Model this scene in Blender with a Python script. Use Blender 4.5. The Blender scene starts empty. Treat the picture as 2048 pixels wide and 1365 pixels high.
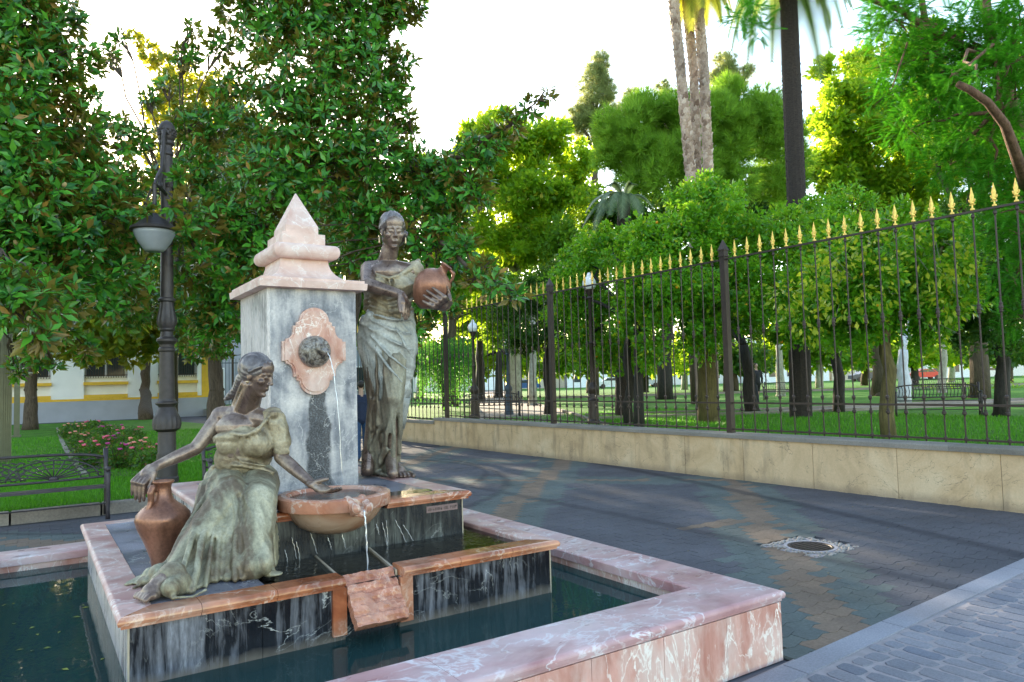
import bpy, math, random
import numpy as np
from mathutils import Vector, Matrix, Quaternion, Euler, noise as mnoise
rad = math.radians
scene = bpy.context.scene
col = scene.collection

# ---------------------------------------------------------------- camera
EYE = np.array([0.0, 0.0, 1.6])
F_PX, YAW, PITCH, ROLL = 1449.4, 0.5871, 0.0567, 0.0273
fwd = np.array([math.sin(YAW)*math.cos(PITCH), math.cos(YAW)*math.cos(PITCH), math.sin(PITCH)])
rt0 = np.array([math.cos(YAW), -math.sin(YAW), 0.0]); up0 = np.cross(rt0, fwd)
RT = math.cos(ROLL)*rt0 - math.sin(ROLL)*up0
UP = math.sin(ROLL)*rt0 + math.cos(ROLL)*up0
cam_d = bpy.data.cameras.new('camera'); cam = bpy.data.objects.new('camera', cam_d); col.objects.link(cam)
cam_d.sensor_width = 36; cam_d.lens = F_PX/2048*36; cam_d.clip_start = .05; cam_d.clip_end = 2000
M = Matrix.Identity(4)
for i in range(3):
    M[i][0], M[i][1], M[i][2], M[i][3] = RT[i], UP[i], -fwd[i], EYE[i]
cam.matrix_world = M
scene.camera = cam

# ---------------------------------------------------------------- world, sun, exposure
SUN_AZ, SUN_EL = rad(10.0), rad(13.0)
world = bpy.data.worlds.new('World'); scene.world = world; world.use_nodes = True
wn = world.node_tree
bg = wn.nodes['Background']; bg.inputs['Strength'].default_value = 0.15
sky = wn.nodes.new('ShaderNodeTexSky'); sky.sky_type = 'NISHITA'; sky.sun_disc = False
sky.sun_elevation = SUN_EL; sky.sun_rotation = SUN_AZ
sky.air_density = 1.0; sky.dust_density = .7; sky.ozone_density = .7
wn.links.new(sky.outputs[0], bg.inputs[0])
sun_d = bpy.data.lights.new('sun', 'SUN'); sun_d.energy = 3.2; sun_d.angle = rad(.6); sun_d.color = (1, .88, .68)
sun = bpy.data.objects.new('sun', sun_d); col.objects.link(sun)
sv = Vector((math.sin(SUN_AZ)*math.cos(SUN_EL), math.cos(SUN_AZ)*math.cos(SUN_EL), math.sin(SUN_EL)))
sun.rotation_euler = sv.to_track_quat('Z', 'Y').to_euler()
scene.view_settings.view_transform = 'Standard'; scene.view_settings.look = 'None'
scene.view_settings.exposure = 2.4; scene.view_settings.gamma = 1; scene.view_settings.use_curve_mapping = False
scene.view_settings.use_white_balance = True; scene.view_settings.white_balance_temperature = 7000; scene.view_settings.white_balance_tint = 10
scene.cycles.max_bounces = 8; scene.cycles.transparent_max_bounces = 12
scene.cycles.diffuse_bounces = 3; scene.cycles.glossy_bounces = 3; scene.cycles.transmission_bounces = 4
scene.cycles.caustics_reflective = False; scene.cycles.caustics_refractive = False

# ---------------------------------------------------------------- helpers
def at(px, py, depth):
    """world point seen at photograph pixel (px, py) at a distance depth along the view axis"""
    return EYE + depth*(fwd + RT*(px-1024)/F_PX - UP*(py-682.5)/F_PX)
def on(px, py, axis, val):
    d = fwd + RT*(px-1024)/F_PX - UP*(py-682.5)/F_PX
    return EYE + d*((val-EYE[axis])/d[axis])
def V3(p): return Vector((float(p[0]), float(p[1]), float(p[2])))

WPOS = {}
def wloc(o): return WPOS.get(o.name, Vector((0, 0, 0))) if o else Vector((0, 0, 0))
def tag(o, label=None, cat=None, group=None, kind=None):
    if label: o['label'] = label
    if cat: o['category'] = cat
    if group: o['group'] = group
    if kind: o['kind'] = kind
    return o
def thing(name, label, cat, loc=(0, 0, 0), rz=0, group=None):
    o = bpy.data.objects.new(name, None); col.objects.link(o)
    o.location = V3(loc); o.rotation_euler = (0, 0, rz); o.empty_display_size = .2
    WPOS[o.name] = V3(loc)
    return tag(o, label, cat, group)
def link_mesh(name, me, parent=None, mat=None, kind=None, loc=None):
    o = bpy.data.objects.new(name, me); col.objects.link(o)
    if mat is not None and not me.materials: me.materials.append(mat)
    if parent: o.parent = parent
    if loc is not None: o.location = V3(loc)
    WPOS[o.name] = wloc(parent)
    if kind: o['kind'] = kind
    return o
def fast_mesh(name, V, faces, smooth=False):
    """V (n,3) array; faces (m,k) array of one polygon size"""
    me = bpy.data.meshes.new(name)
    V = np.asarray(V, dtype=np.float32); Fc = np.asarray(faces, dtype=np.int32)
    m, k = Fc.shape
    me.vertices.add(len(V)); me.vertices.foreach_set('co', V.ravel())
    me.loops.add(m*k); me.loops.foreach_set('vertex_index', Fc.ravel())
    me.polygons.add(m); me.polygons.foreach_set('loop_start', np.arange(0, m*k, k, dtype=np.int32))
    me.polygons.foreach_set('loop_total', np.full(m, k, dtype=np.int32))
    if smooth: me.polygons.foreach_set('use_smooth', np.ones(m, dtype=bool))
    me.update(calc_edges=True)
    return me

class MB:
    def __init__(s): s.v = []; s.f = []
    def add(s, vs, fs):
        n = len(s.v); s.v += [tuple(float(c) for c in v) for v in vs]; s.f += [tuple(i+n for i in f) for f in fs]; return s
    def box(s, x0, x1, y0, y1, z0, z1, bev=0.0):
        if bev <= 0:
            return s.add([(x0,y0,z0),(x1,y0,z0),(x1,y1,z0),(x0,y1,z0),(x0,y0,z1),(x1,y0,z1),(x1,y1,z1),(x0,y1,z1)],
                         [(3,2,1,0),(4,5,6,7),(0,1,5,4),(1,2,6,5),(2,3,7,6),(3,0,4,7)])
        b = bev
        vs = [(x0,y0,z0),(x1,y0,z0),(x1,y1,z0),(x0,y1,z0),(x0,y0,z1-b),(x1,y0,z1-b),(x1,y1,z1-b),(x0,y1,z1-b),
              (x0+b,y0+b,z1),(x1-b,y0+b,z1),(x1-b,y1-b,z1),(x0+b,y1-b,z1)]
        fs = [(3,2,1,0),(8,9,10,11)]
        for i in range(4):
            j = (i+1) % 4; fs += [(i,j,4+j,4+i),(4+i,4+j,8+j,8+i)]
        return s.add(vs, fs)
    def prism(s, pts, z0, z1):
        n = len(pts)
        return s.add([(p[0],p[1],z0) for p in pts]+[(p[0],p[1],z1) for p in pts],
                     [tuple(range(n-1,-1,-1)), tuple(range(n,2*n))]+[(i,(i+1)%n,n+(i+1)%n,n+i) for i in range(n)])
    def rings(s, rings, cap=True, closed=True):
        n = len(rings[0]); vs = [p for r in rings for p in r]; fs = []
        for k in range(len(rings)-1):
            for i in range(n if closed else n-1):
                j = (i+1) % n
                fs.append((k*n+i, k*n+j, (k+1)*n+j, (k+1)*n+i))
        if cap:
            fs.append(tuple(range(n-1,-1,-1))); fs.append(tuple((len(rings)-1)*n+i for i in range(n)))
        return s.add(vs, fs)
    def lathe(s, prof, cx=0, cy=0, seg=20, flute=None):
        """prof: (r, z) list. flute=(n, depth, z0, z1)"""
        R = []
        for r, z in prof:
            ring = []
            for i in range(seg):
                a = 2*math.pi*i/seg; rr = r
                if flute and flute[2] <= z <= flute[3]: rr = r*(1-flute[1]*abs(math.sin(a*flute[0]/2)))
                ring.append((cx+rr*math.cos(a), cy+rr*math.sin(a), z))
            R.append(ring)
        return s.rings(R)
    def tube(s, pts, rs, seg=8):
        pts = [np.array(p, float) for p in pts]
        if not hasattr(rs, '__len__'): rs = [rs]*len(pts)
        R = []; ref = None
        for k, p in enumerate(pts):
            d = pts[min(k+1, len(pts)-1)]-pts[max(k-1, 0)]; d = d/(np.linalg.norm(d)+1e-9)
            if ref is None:
                a = np.array([0,0,1.]) if abs(d[2]) < .9 else np.array([1.,0,0])
                ref = np.cross(d, a)
            ref = ref-d*(ref@d); ref /= (np.linalg.norm(ref)+1e-9); b = np.cross(d, ref)
            R.append([p+rs[k]*(math.cos(2*math.pi*i/seg)*ref+math.sin(2*math.pi*i/seg)*b) for i in range(seg)])
        return s.rings(R)
    def ball(s, c, r, seg=12, rot=None):
        r = (r, r, r) if not hasattr(r, '__len__') else r
        R = []; n2 = max(6, seg//2+1)
        c = np.array(c, float)
        for k in range(n2+1):
            t = math.pi*min(max(k/n2, .02), .98)-math.pi/2
            ring = []
            for i in range(seg):
                a = 2*math.pi*i/seg
                q = np.array([r[0]*math.cos(t)*math.cos(a), r[1]*math.cos(t)*math.sin(a), r[2]*math.sin(t)])
                if rot is not None: q = rot@q
                ring.append(c+q)
            R.append(ring)
        return s.rings(R)
    def cap(s, p0, r0, p1, r1, seg=12):
        p0 = np.array(p0, float); p1 = np.array(p1, float); d = p1-p0; L = np.linalg.norm(d)+1e-9; d /= L
        pts = []; rs = []
        for k in range(4):
            t = math.pi/2*k/4+.12; pts.append(p0-d*r0*math.cos(t)); rs.append(r0*math.sin(t))
        for k in range(3):
            t = k/2; pts.append(p0+d*L*t); rs.append(r0+(r1-r0)*t)
        for k in range(3, -1, -1):
            t = math.pi/2*k/4+.12; pts.append(p1+d*r1*math.cos(t)); rs.append(r1*math.sin(t))
        return s.tube(pts, rs, seg)
    def chain(s, pts, rs, seg=12):
        for k in range(len(pts)-1): s.cap(pts[k], rs[k], pts[k+1], rs[k+1], seg)
        return s
    def mesh(s, name, off=None, smooth=False):
        me = bpy.data.meshes.new(name)
        v = s.v if off is None else [(a-off[0], b-off[1], c-off[2]) for a, b, c in s.v]
        me.from_pydata(v, [], s.f)
        if smooth: me.polygons.foreach_set('use_smooth', [True]*len(me.polygons))
        me.update(); return me
    def build(s, name, mat, parent=None, smooth=False, kind=None, label=None, angle=None):
        me = s.mesh(name, wloc(parent) if parent else None, smooth)
        me.materials.append(mat)
        if angle is not None:
            try: me.set_sharp_from_angle(angle=rad(angle))
            except Exception: pass
        o = link_mesh(name, me, parent, None, kind)
        if label: o['label'] = label
        return o

def sculpt(mb, name, mat, parent, voxel=.006, smooth=3, post=None, label=None):
    """fuse the overlapping closed shapes of mb into one continuous skin"""
    me = mb.mesh('raw', wloc(parent)); o = bpy.data.objects.new('raw', me); col.objects.link(o)
    m = o.modifiers.new('r', 'REMESH'); m.mode = 'VOXEL'; m.voxel_size = voxel; m.use_smooth_shade = True
    if smooth:
        s_ = o.modifiers.new('s', 'SMOOTH'); s_.factor = .5; s_.iterations = smooth
    dg = bpy.context.evaluated_depsgraph_get()
    res = bpy.data.meshes.new_from_object(o.evaluated_get(dg))
    bpy.data.objects.remove(o); bpy.data.meshes.remove(me)
    res.name = name
    if post is not None:
        n = len(res.vertices); co = np.zeros(n*3, np.float32); no = np.zeros(n*3, np.float32)
        res.vertices.foreach_get('co', co); res.vertices.foreach_get('normal', no)
        co = co.reshape(-1, 3); no = no.reshape(-1, 3); off = np.array(wloc(parent))
        co = co+no*post(co+off, no)[:, None].astype(np.float32)
        res.vertices.foreach_set('co', co.ravel()); res.update()
    res.polygons.foreach_set('use_smooth', [True]*len(res.polygons))
    res.materials.clear(); res.materials.append(mat)
    ob = link_mesh(name, res, parent)
    if label: ob['label'] = label
    return ob

def copy_tree(o, parent=None, loc=None, rz=None, label=None, group=None):
    c = o.copy(); col.objects.link(c); c.parent = parent
    if loc is not None: c.location = V3(loc); WPOS[c.name] = V3(loc)
    if rz is not None: c.rotation_euler = (0, 0, rz)
    if label: c['label'] = label
    if group: c['group'] = group
    for ch in list(o.children): copy_tree(ch, c)
    return c

# ---------------------------------------------------------------- materials
class NT:
    def __init__(s, name):
        s.m = bpy.data.materials.new(name); s.m.use_nodes = True; s.t = s.m.node_tree
        s.p = s.t.nodes['Principled BSDF']; s.out = s.t.nodes['Material Output']
    def n(s, typ, **kw):
        nd = s.t.nodes.new(typ)
        for k, v in kw.items():
            if k.startswith('i_'):
                nd.inputs[int(k[2:]) if k[2:].isdigit() else k[2:].replace('_', ' ')].default_value = v
            else: setattr(nd, k, v)
        return nd
    def l(s, a, b): s.t.links.new(a, b)
    def coord(s, kind='Object', scale=(1, 1, 1)):
        if kind == 'World':
            c = s.n('ShaderNodeNewGeometry').outputs['Position']
        else: c = s.n('ShaderNodeTexCoord').outputs[kind]
        mp = s.n('ShaderNodeMapping'); mp.inputs['Scale'].default_value = scale
        s.l(c, mp.inputs['Vector']); return mp.outputs[0]
    def noise(s, vec, scale, detail=4, rough=.55, dist=0):
        nd = s.n('ShaderNodeTexNoise'); s.l(vec, nd.inputs['Vector'])
        nd.inputs['Scale'].default_value = scale; nd.inputs['Detail'].default_value = detail
        nd.inputs['Roughness'].default_value = rough; nd.inputs['Distortion'].default_value = dist
        return nd.outputs['Fac']
    def ramp(s, fac, stops, interp='LINEAR'):
        r = s.n('ShaderNodeValToRGB'); cr = r.color_ramp; cr.interpolation = interp
        while len(cr.elements) < len(stops): cr.elements.new(.5)
        for e, (p, c) in zip(cr.elements, stops):
            e.position = p; e.color = (*c, 1) if hasattr(c, '__len__') else (c, c, c, 1)
        s.l(fac, r.inputs[0]); return r.outputs[0]
    def mix(s, fac, a, b, blend='MIX'):
        nd = s.n('ShaderNodeMix', data_type='RGBA', blend_type=blend)
        for sock, v in ((nd.inputs[0], fac), (nd.inputs[6], a), (nd.inputs[7], b)):
            if isinstance(v, (int, float)): sock.default_value = v if sock == nd.inputs[0] else (v, v, v, 1)
            elif isinstance(v, tuple): sock.default_value = (*v, 1)
            else: s.l(v, sock)
        return nd.outputs[2]
    def math(s, op, a, b=None, c=None, clamp=False):
        nd = s.n('ShaderNodeMath', operation=op, use_clamp=clamp)
        for i, v in enumerate((a, b, c)):
            if v is None: continue
            if isinstance(v, (int, float)): nd.inputs[i].default_value = v
            else: s.l(v, nd.inputs[i])
        return nd.outputs[0]
    def veins(s, vec, scale, width=.02, dist=1.2, detail=3):
        """thin lines where a noise field crosses its middle value"""
        n = s.noise(vec, scale, detail, .56, dist)
        d = s.math('ABSOLUTE', s.math('SUBTRACT', n, .5))
        return s.ramp(d, [(0, 1.), (width, 0.)])
    def bump(s, h, strength=.3, dist=.01):
        b = s.n('ShaderNodeBump'); b.inputs['Strength'].default_value = strength; b.inputs['Distance'].default_value = dist
        s.l(h, b.inputs['Height']); s.l(b.outputs[0], s.p.inputs['Normal']); return b
    def set(s, color=None, rough=None, metal=None, spec=None):
        for nm, v in (('Base Color', color), ('Roughness', rough), ('Metallic', metal), ('Specular IOR Level', spec)):
            if v is None: continue
            if isinstance(v, (int, float)): s.p.inputs[nm].default_value = v
            elif isinstance(v, tuple): s.p.inputs[nm].default_value = (*v, 1)
            else: s.l(v, s.p.inputs[nm])
        return s.m

def simple(name, c, rough=.6, metal=0, var=.15, scale=6, bump=0):
    t = NT(name); v = t.coord('Object'); n = t.noise(v, scale, 5)
    cc = t.ramp(n, [(.3, tuple(x*(1-var) for x in c)), (.7, tuple(min(1, x*(1+var)) for x in c))])
    if bump: t.bump(t.noise(v, scale*8, 4), bump, .004)
    return t.set(cc, rough, metal)

def pink_marble(name, base, dark, vein, wet=0., rough=.42, scale=1.0, st=(1, 1, 1), vf=1.0):
    t = NT(name); v = t.coord('World', (scale*st[0], scale*st[1], scale*st[2]))
    vein = tuple(min(.9, q*1.15) for q in vein)
    c = t.ramp(t.noise(v, 3.2, 6, .6, .8), [(.32, dark), (.52, base), (.72, tuple(min(1, x*1.18+.03) for x in base))])
    c = t.mix(t.math('MULTIPLY', t.veins(v, 2.3, .012, .55, 9), t.ramp(t.noise(v, 2.2, 2), [(.36, .1*vf), (.55, .95*vf)])), c, vein)
    c = t.mix(t.math('MULTIPLY', t.veins(v, 5.2, .022, .35, 9), t.ramp(t.noise(v, 3.2, 2), [(.42, 0.), (.6, .8*vf)])), c, vein)
    if wet:
        w = t.ramp(t.noise(v, 5, 4, .6), [(.42, 0.), (.6, 1.)])
        c = t.mix(t.math('MULTIPLY', w, wet), c, tuple(x*.45 for x in dark))
    cl_ = t.ramp(t.noise(v, 1.6, 6, .65), [(.45, 0.), (.62, .38*vf)]); c = t.mix(cl_, c, tuple(q*.85 for q in vein))
    t.bump(t.noise(v, 60, 4), .12, .003)
    return t.set(c, t.ramp(t.noise(v, 8, 3), [(.3, rough-.12), (.7, rough+.12)]))

def panel_marble(name, streak=1.0, dark=(.012, .014, .019), light=(.26, .27, .33), rough=.34, low=.42, high=.66, zlow=None, drip=None):
    t = NT(name); v = t.coord('World'); vs = t.coord('World', (15, 15, 1.5))
    big = t.noise(v, 2.3, 4, .6, .4)
    st = t.noise(vs, 1.6, 7, .62, .35)
    f = t.math('ADD', t.math('MULTIPLY', st, .55*streak), t.math('MULTIPLY', big, 1-.55*streak))
    fac = t.ramp(f, [(low, 0.), (high, 1.)])
    c = t.mix(fac, dark, light)
    fine = t.ramp(t.noise(t.coord('World', (110, 110, 22)), 1, 5, .7), [(.36, .45), (.66, 1.35)])
    c = t.mix(.6, c, t.mix(1., c, fine, 'MULTIPLY'))
    c = t.mix(t.math('MULTIPLY', t.veins(v, 2.6, .005, .7, 9), t.ramp(t.noise(v, 1.7, 2), [(.40, 0.), (.58, .8)])), c, (.62, .62, .6))
    if zlow is not None:   # mineral crust just above the water line
        z = t.n('ShaderNodeSeparateXYZ'); t.l(t.n('ShaderNodeNewGeometry').outputs['Position'], z.inputs[0])
        zz = t.math('ADD', z.outputs[2], t.math('MULTIPLY', t.noise(v, 5, 4), .10))
        k = t.ramp(t.math('SUBTRACT', zz, zlow), [(.045, 1.), (.10, 0.)])
        c = t.mix(t.math('MULTIPLY', k, .75), c, (.21, .17, .13))
    t.bump(t.noise(v, 50, 4), .15, .003)
    return t.set(c, t.ramp(f, [(.4, rough-.14), (.65, rough+.2)]))

def bronze(name, c0, c1, c2, scale=6, lo=.42, mid=.55, hi=.68, metal=.55, rough=.42, vert=1.0, bump=.35):
    t = NT(name); v = t.coord('Object', (1, 1, vert))
    n = t.noise(v, scale, 8, .64, .7)
    c = t.ramp(n, [(lo, c0), (mid, c1), (hi, c2)])
    fine = t.noise(t.coord('Object'), 55, 5, .7)
    c = t.mix(.45, c, t.mix(1., c, t.ramp(fine, [(.3, .45), (.7, 1.5)]), 'MULTIPLY'))
    t.bump(t.math('ADD', fine, t.math('MULTIPLY', n, 2)), bump, .006)
    return t.set(c, t.ramp(n, [(.4, rough-.08), (.65, rough+.18)]), metal)

def leaf_mat(name, c_dark, c_light, back=None, trans=(.25, .45, .05), tfac=.35, rough=.35, hue=.0, accent=None, afrac=.06):
    t = NT(name); g = t.n('ShaderNodeNewGeometry')
    oi = t.n('ShaderNodeObjectInfo')
    r = t.math('FRACT', t.math('ADD', g.outputs['Random Per Island'], oi.outputs['Random']))
    stops = [(0, c_dark), (.55, tuple((a+b)/2 for a, b in zip(c_dark, c_light))), (1-afrac-.01 if accent else 1, c_light)]
    if accent: stops += [(1-afrac, accent)]
    c = t.ramp(r, stops)
    if back: c = t.mix(g.outputs['Backfacing'], c, back)
    t.set(c, rough, spec=.32)
    tr = t.n('ShaderNodeBsdfTranslucent')
    tc = t.mix(r, trans, tuple(min(1, x*1.35) for x in trans)); t.l(tc, tr.inputs[0])
    mx = t.n('ShaderNodeMixShader'); mx.inputs[0].default_value = tfac
    t.l(t.p.outputs[0], mx.inputs[1]); t.l(tr.outputs[0], mx.inputs[2]); t.l(mx.outputs[0], t.out.inputs[0])
    return t.m

def island_mat(name, cols, rough=.7, fine=30, bump=.3, stains=None, spec=.4, tint=.25):
    """stone pieces: each loose piece or object takes its own tone"""
    t = NT(name); g = t.n('ShaderNodeNewGeometry'); v = t.coord('World')
    oi = t.n('ShaderNodeObjectInfo')
    r = t.math('FRACT', t.math('ADD', g.outputs['Random Per Island'], oi.outputs['Random']))
    k = len(cols); c = t.ramp(r, [(i/max(1, k-1), cc) for i, cc in enumerate(cols)])
    big = t.ramp(t.noise(v, 1.1, 4), [(.3, 1-tint), (.7, 1+tint*.6)])
    c = t.mix(1., c, big, 'MULTIPLY')
    f = t.noise(v, fine, 6, .7); c = t.mix(.55, c, t.mix(1., c, t.ramp(f, [(.3, .55), (.7, 1.35)]), 'MULTIPLY'))
    if stains:
        s = t.n('ShaderNodeSeparateXYZ'); t.l(g.outputs['Position'], s.inputs[0])
        acc = None
        for (cx, cy, R, w, st) in stains:
            dx = t.math('SUBTRACT', s.outputs[0], cx); dy = t.math('SUBTRACT', s.outputs[1], cy)
            d = t.math('SQRT', t.math('ADD', t.math('MULTIPLY', dx, dx), t.math('MULTIPLY', dy, dy)))
            d = t.math('ABSOLUTE', t.math('SUBTRACT', d, R))
            d = t.math('ADD', d, t.math('MULTIPLY', t.math('SUBTRACT', t.noise(v, 3, 3), .5), w))
            m_ = t.math('MULTIPLY', t.ramp(t.math('DIVIDE', d, w), [(.15, 1.), (1, 0.)], 'EASE'), st)
            acc = m_ if acc is None else t.math('MAXIMUM', acc, m_)
        c = t.mix(t.math('MULTIPLY', acc, .75), c, (.03, .03, .038))
    t.bump(f, bump, .004)
    return t.set(c, rough, 0, spec)

# ================================================================ MATERIALS IN USE
PINK = (.50, .27, .235); PINKD = (.36, .15, .13); VEIN = (.68, .62, .58)
m_pink = pink_marble('pink_marble', (.56, .34, .30), (.42, .21, .19), VEIN)
m_pink_rim = pink_marble('pink_marble_rim', (.54, .31, .31), (.40, .19, .19), (.68, .64, .66), wet=.22, rough=.36, st=(.6, 1, 1))
m_pink_side = pink_marble('pink_marble_side', (.60, .31, .25), (.46, .19, .14), (.78, .70, .64), wet=.0, rough=.4, scale=1.9, st=(1, 1, .42), vf=1.3)
m_pink_wet = pink_marble('red_marble_wet', (.50, .17, .075), (.32, .09, .04), (.66, .46, .36), wet=.6, rough=.16, scale=.9)
m_cap = pink_marble('pale_pink_marble', (.70, .49, .42), (.60, .37, .30), (.84, .76, .72), rough=.5, scale=1.6, vf=.6)
m_panel = panel_marble('black_marble_panel', zlow=.27, dark=(.010, .011, .015), light=(.30, .31, .36), low=.47, high=.70, rough=.28)
m_panel2 = panel_marble('dark_marble_panel', dark=(.014, .017, .02), light=(.20, .22, .20), low=.48, high=.72)
m_deck = panel_marble('grey_marble_deck', streak=.2, dark=(.13, .13, .16), light=(.30, .29, .33), rough=.4)
m_deckwet = panel_marble('wet_black_marble', streak=.2, dark=(.008, .009, .012), light=(.03, .033, .04), rough=.12)
m_side = panel_marble('pale_striped_marble', light=(.50, .47, .46), dark=(.10, .10, .13), low=.36, high=.52)
m_pedside = panel_marble('pale_marble_side', streak=.8, light=(.62, .56, .54), dark=(.34, .31, .31), low=.33, high=.52)
m_caulk = simple('mortar_joint', (.42, .35, .26), .8)

def pedestal_mat():
    t = NT('pedestal_marble'); v = t.coord('World'); vs = t.coord('World', (7, 7, 1.3))
    big = t.noise(v, 2.6, 5, .62, .9); st = t.noise(vs, 1.4, 7, .6, .5)
    f = t.math('ADD', t.math('MULTIPLY', st, .45), t.math('MULTIPLY', big, .55))
    c = t.ramp(f, [(.36, (.08, .09, .115)), (.45, (.22, .225, .25)), (.54, (.46, .44, .44)), (.66, (.68, .63, .59))])
    # dark wet run under the spout
    s = t.n('ShaderNodeSeparateXYZ'); t.l(t.n('ShaderNodeNewGeometry').outputs['Position'], s.inputs[0])
    wob = t.math('MULTIPLY', t.math('SUBTRACT', t.noise(t.coord('World', (3, 3, 3)), 1.6, 4), .5), .14)
    dx = t.math('ABSOLUTE', t.math('ADD', t.math('SUBTRACT', s.outputs[0], 1.80), wob))
    half = t.math('ADD', .035, t.math('MULTIPLY', t.math('SUBTRACT', 1.75, s.outputs[2], clamp=True), .11))
    run = t.ramp(t.math('DIVIDE', dx, half), [(.75, 1.), (1.1, 0.)])
    below = t.ramp(s.outputs[2], [(1.62, 1.), (1.72, 0.)]); below = t.math('LESS_THAN', s.outputs[2], 1.66)
    k = t.math('MULTIPLY', run, below)
    grain = t.ramp(t.noise(v, 90, 4, .8), [(.45, (.012, .014, .02)), (.7, (.15, .17, .20))])
    c = t.mix(t.math('MULTIPLY', k, .93), c, grain)
    c = t.mix(t.math('MULTIPLY', t.veins(v, 2.0, .007, 1.8, 5), .6), c, (.7, .68, .66))
    f2 = t.noise(v, 60, 6, .7); c = t.mix(.4, c, t.mix(1., c, t.ramp(f2, [(.35, .6), (.65, 1.25)]), 'MULTIPLY'))
    t.bump(f2, .2, .003)
    return t.set(c, .42)
m_ped = pedestal_mat()

STAIN = [(-50, 21.3, 60, .16, .75), (-54.2, 6.5, 60, .14, .6), (2.2, 12.6, 5.0, .12, .6), (3.0, 13.4, 4.4, .1, .6)]
m_pv_grey = island_mat('paver_grey', [(.100, .099, .112), (.108, .106, .120), (.103, .102, .115)], .8, 40, .3, STAIN, .15)
m_pv_green = island_mat('paver_green', [(.114, .134, .130), (.124, .146, .140), (.108, .126, .124)], .8, 40, .3, STAIN, .15)
m_pv_orange = island_mat('paver_orange', [(.215, .158, .120), (.195, .145, .112), (.235, .172, .128)], .8, 40, .3, STAIN, .15)
m_joint = simple('sand_joint', (.06, .055, .06), .9, bump=.3)
m_granite = island_mat('granite', [(.26, .265, .31), (.30, .30, .345), (.28, .275, .315)], .6, 90, .4)
m_sett = island_mat('granite_sett', [(.15, .165, .21), (.20, .205, .24), (.25, .245, .275)], .75, 60, 1.2)
m_mortar = simple('pinkish_mortar', (.30, .27, .28), .85, bump=1.2, scale=14)
m_kerb = island_mat('rough_granite_kerb', [(.24, .20, .17), (.30, .26, .22)], .8, 35, .9)
m_wallp = None
def wall_mat():
    t = NT('beige_render_panel'); v = t.coord('World'); oi = t.n('ShaderNodeObjectInfo')
    c = t.ramp(t.noise(v, 1.3, 7, .62, .8), [(.32, (.50, .34, .19)), (.5, (.66, .465, .275)), (.68, (.76, .58, .38))])
    c = t.mix(t.math('MULTIPLY', t.ramp(t.noise(t.coord('World', (3, 3, .7)), 1.6, 5), [(.52, 0.), (.68, .5)]), 1.), c, (.20, .14, .09))
    c = t.mix(t.math('MULTIPLY', t.veins(v, .8, .0035, 2.5, 5), .7), c, (.10, .07, .05))
    s = t.n('ShaderNodeSeparateXYZ'); t.l(t.n('ShaderNodeNewGeometry').outputs['Position'], s.inputs[0])
    z = t.math('ADD', s.outputs[2], t.math('MULTIPLY', t.noise(v, 4, 4), .12))
    c = t.mix(t.ramp(z, [(.08, .55), (.18, 0.)]), c, (.19, .14, .10))
    c = t.mix(.18, c, t.mix(oi.outputs['Random'], (.34, .25, .17), (.56, .46, .36)))
    f = t.noise(v, 45, 5, .7); t.bump(f, .35, .004)
    return t.set(t.mix(.35, c, t.mix(1., c, t.ramp(f, [(.3, .7), (.7, 1.2)]), 'MULTIPLY')), .85, spec=.2)
m_wallp = wall_mat()
m_coping = island_mat('granite_coping', [(.22, .20, .175), (.27, .245, .22)], .8, 60, .8)
m_iron = simple('dark_iron_paint', (.045, .030, .026), .45, .25, .2, 12, .15)
m_lampiron = simple('lamp_iron_paint', (.055, .045, .045), .5, .2, .2, 10, .2)
m_blueiron = simple('blue_grey_iron', (.06, .085, .12), .5, .2)
m_gold = simple('gilded_paint', (.95, .62, .14), .38, .35, .15, 30)
m_bench = simple('bench_iron', (.05, .042, .048), .5, .3, .3, 14, .3)
m_soil = simple('soil', (.045, .035, .02), .95, bump=.8, scale=10)
m_path = simple('park_path', (.27, .22, .19), .9, var=.2, scale=1.5, bump=.3)
m_asph = simple('asphalt', (.12, .12, .14), .85, var=.15, scale=2)
m_white = simple('white_render', (.86, .86, .88), .85, var=.04, scale=1.5)
m_ochre = simple('ochre_paint', (.75, .45, .05), .8, var=.08)
m_plinth = simple('grey_plinth', (.36, .38, .45), .85, var=.08, scale=1)
m_glass = simple('window_glass', (.04, .055, .065), .1)
m_opal = simple('opal_globe', (.82, .84, .88), .25, var=.02)
m_lampglass = simple('frosted_lamp_glass', (.30, .33, .36), .25, var=.08)

def grass_base():
    t = NT('lawn_turf'); v = t.coord('World')
    c = t.ramp(t.noise(v, 2.2, 7, .65), [(.3, (.035, .11, .006)), (.55, (.06, .20, .010)), (.75, (.10, .27, .014))])
    t.bump(t.noise(v, 55, 4, .8), .8, .02)
    return t.set(c, .85, spec=.2)
m_lawn = grass_base()
m_blade = leaf_mat('grass_blade', (.05, .20, .008), (.12, .36, .016), trans=(.12, .38, .02), tfac=.35, rough=.5)

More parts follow.
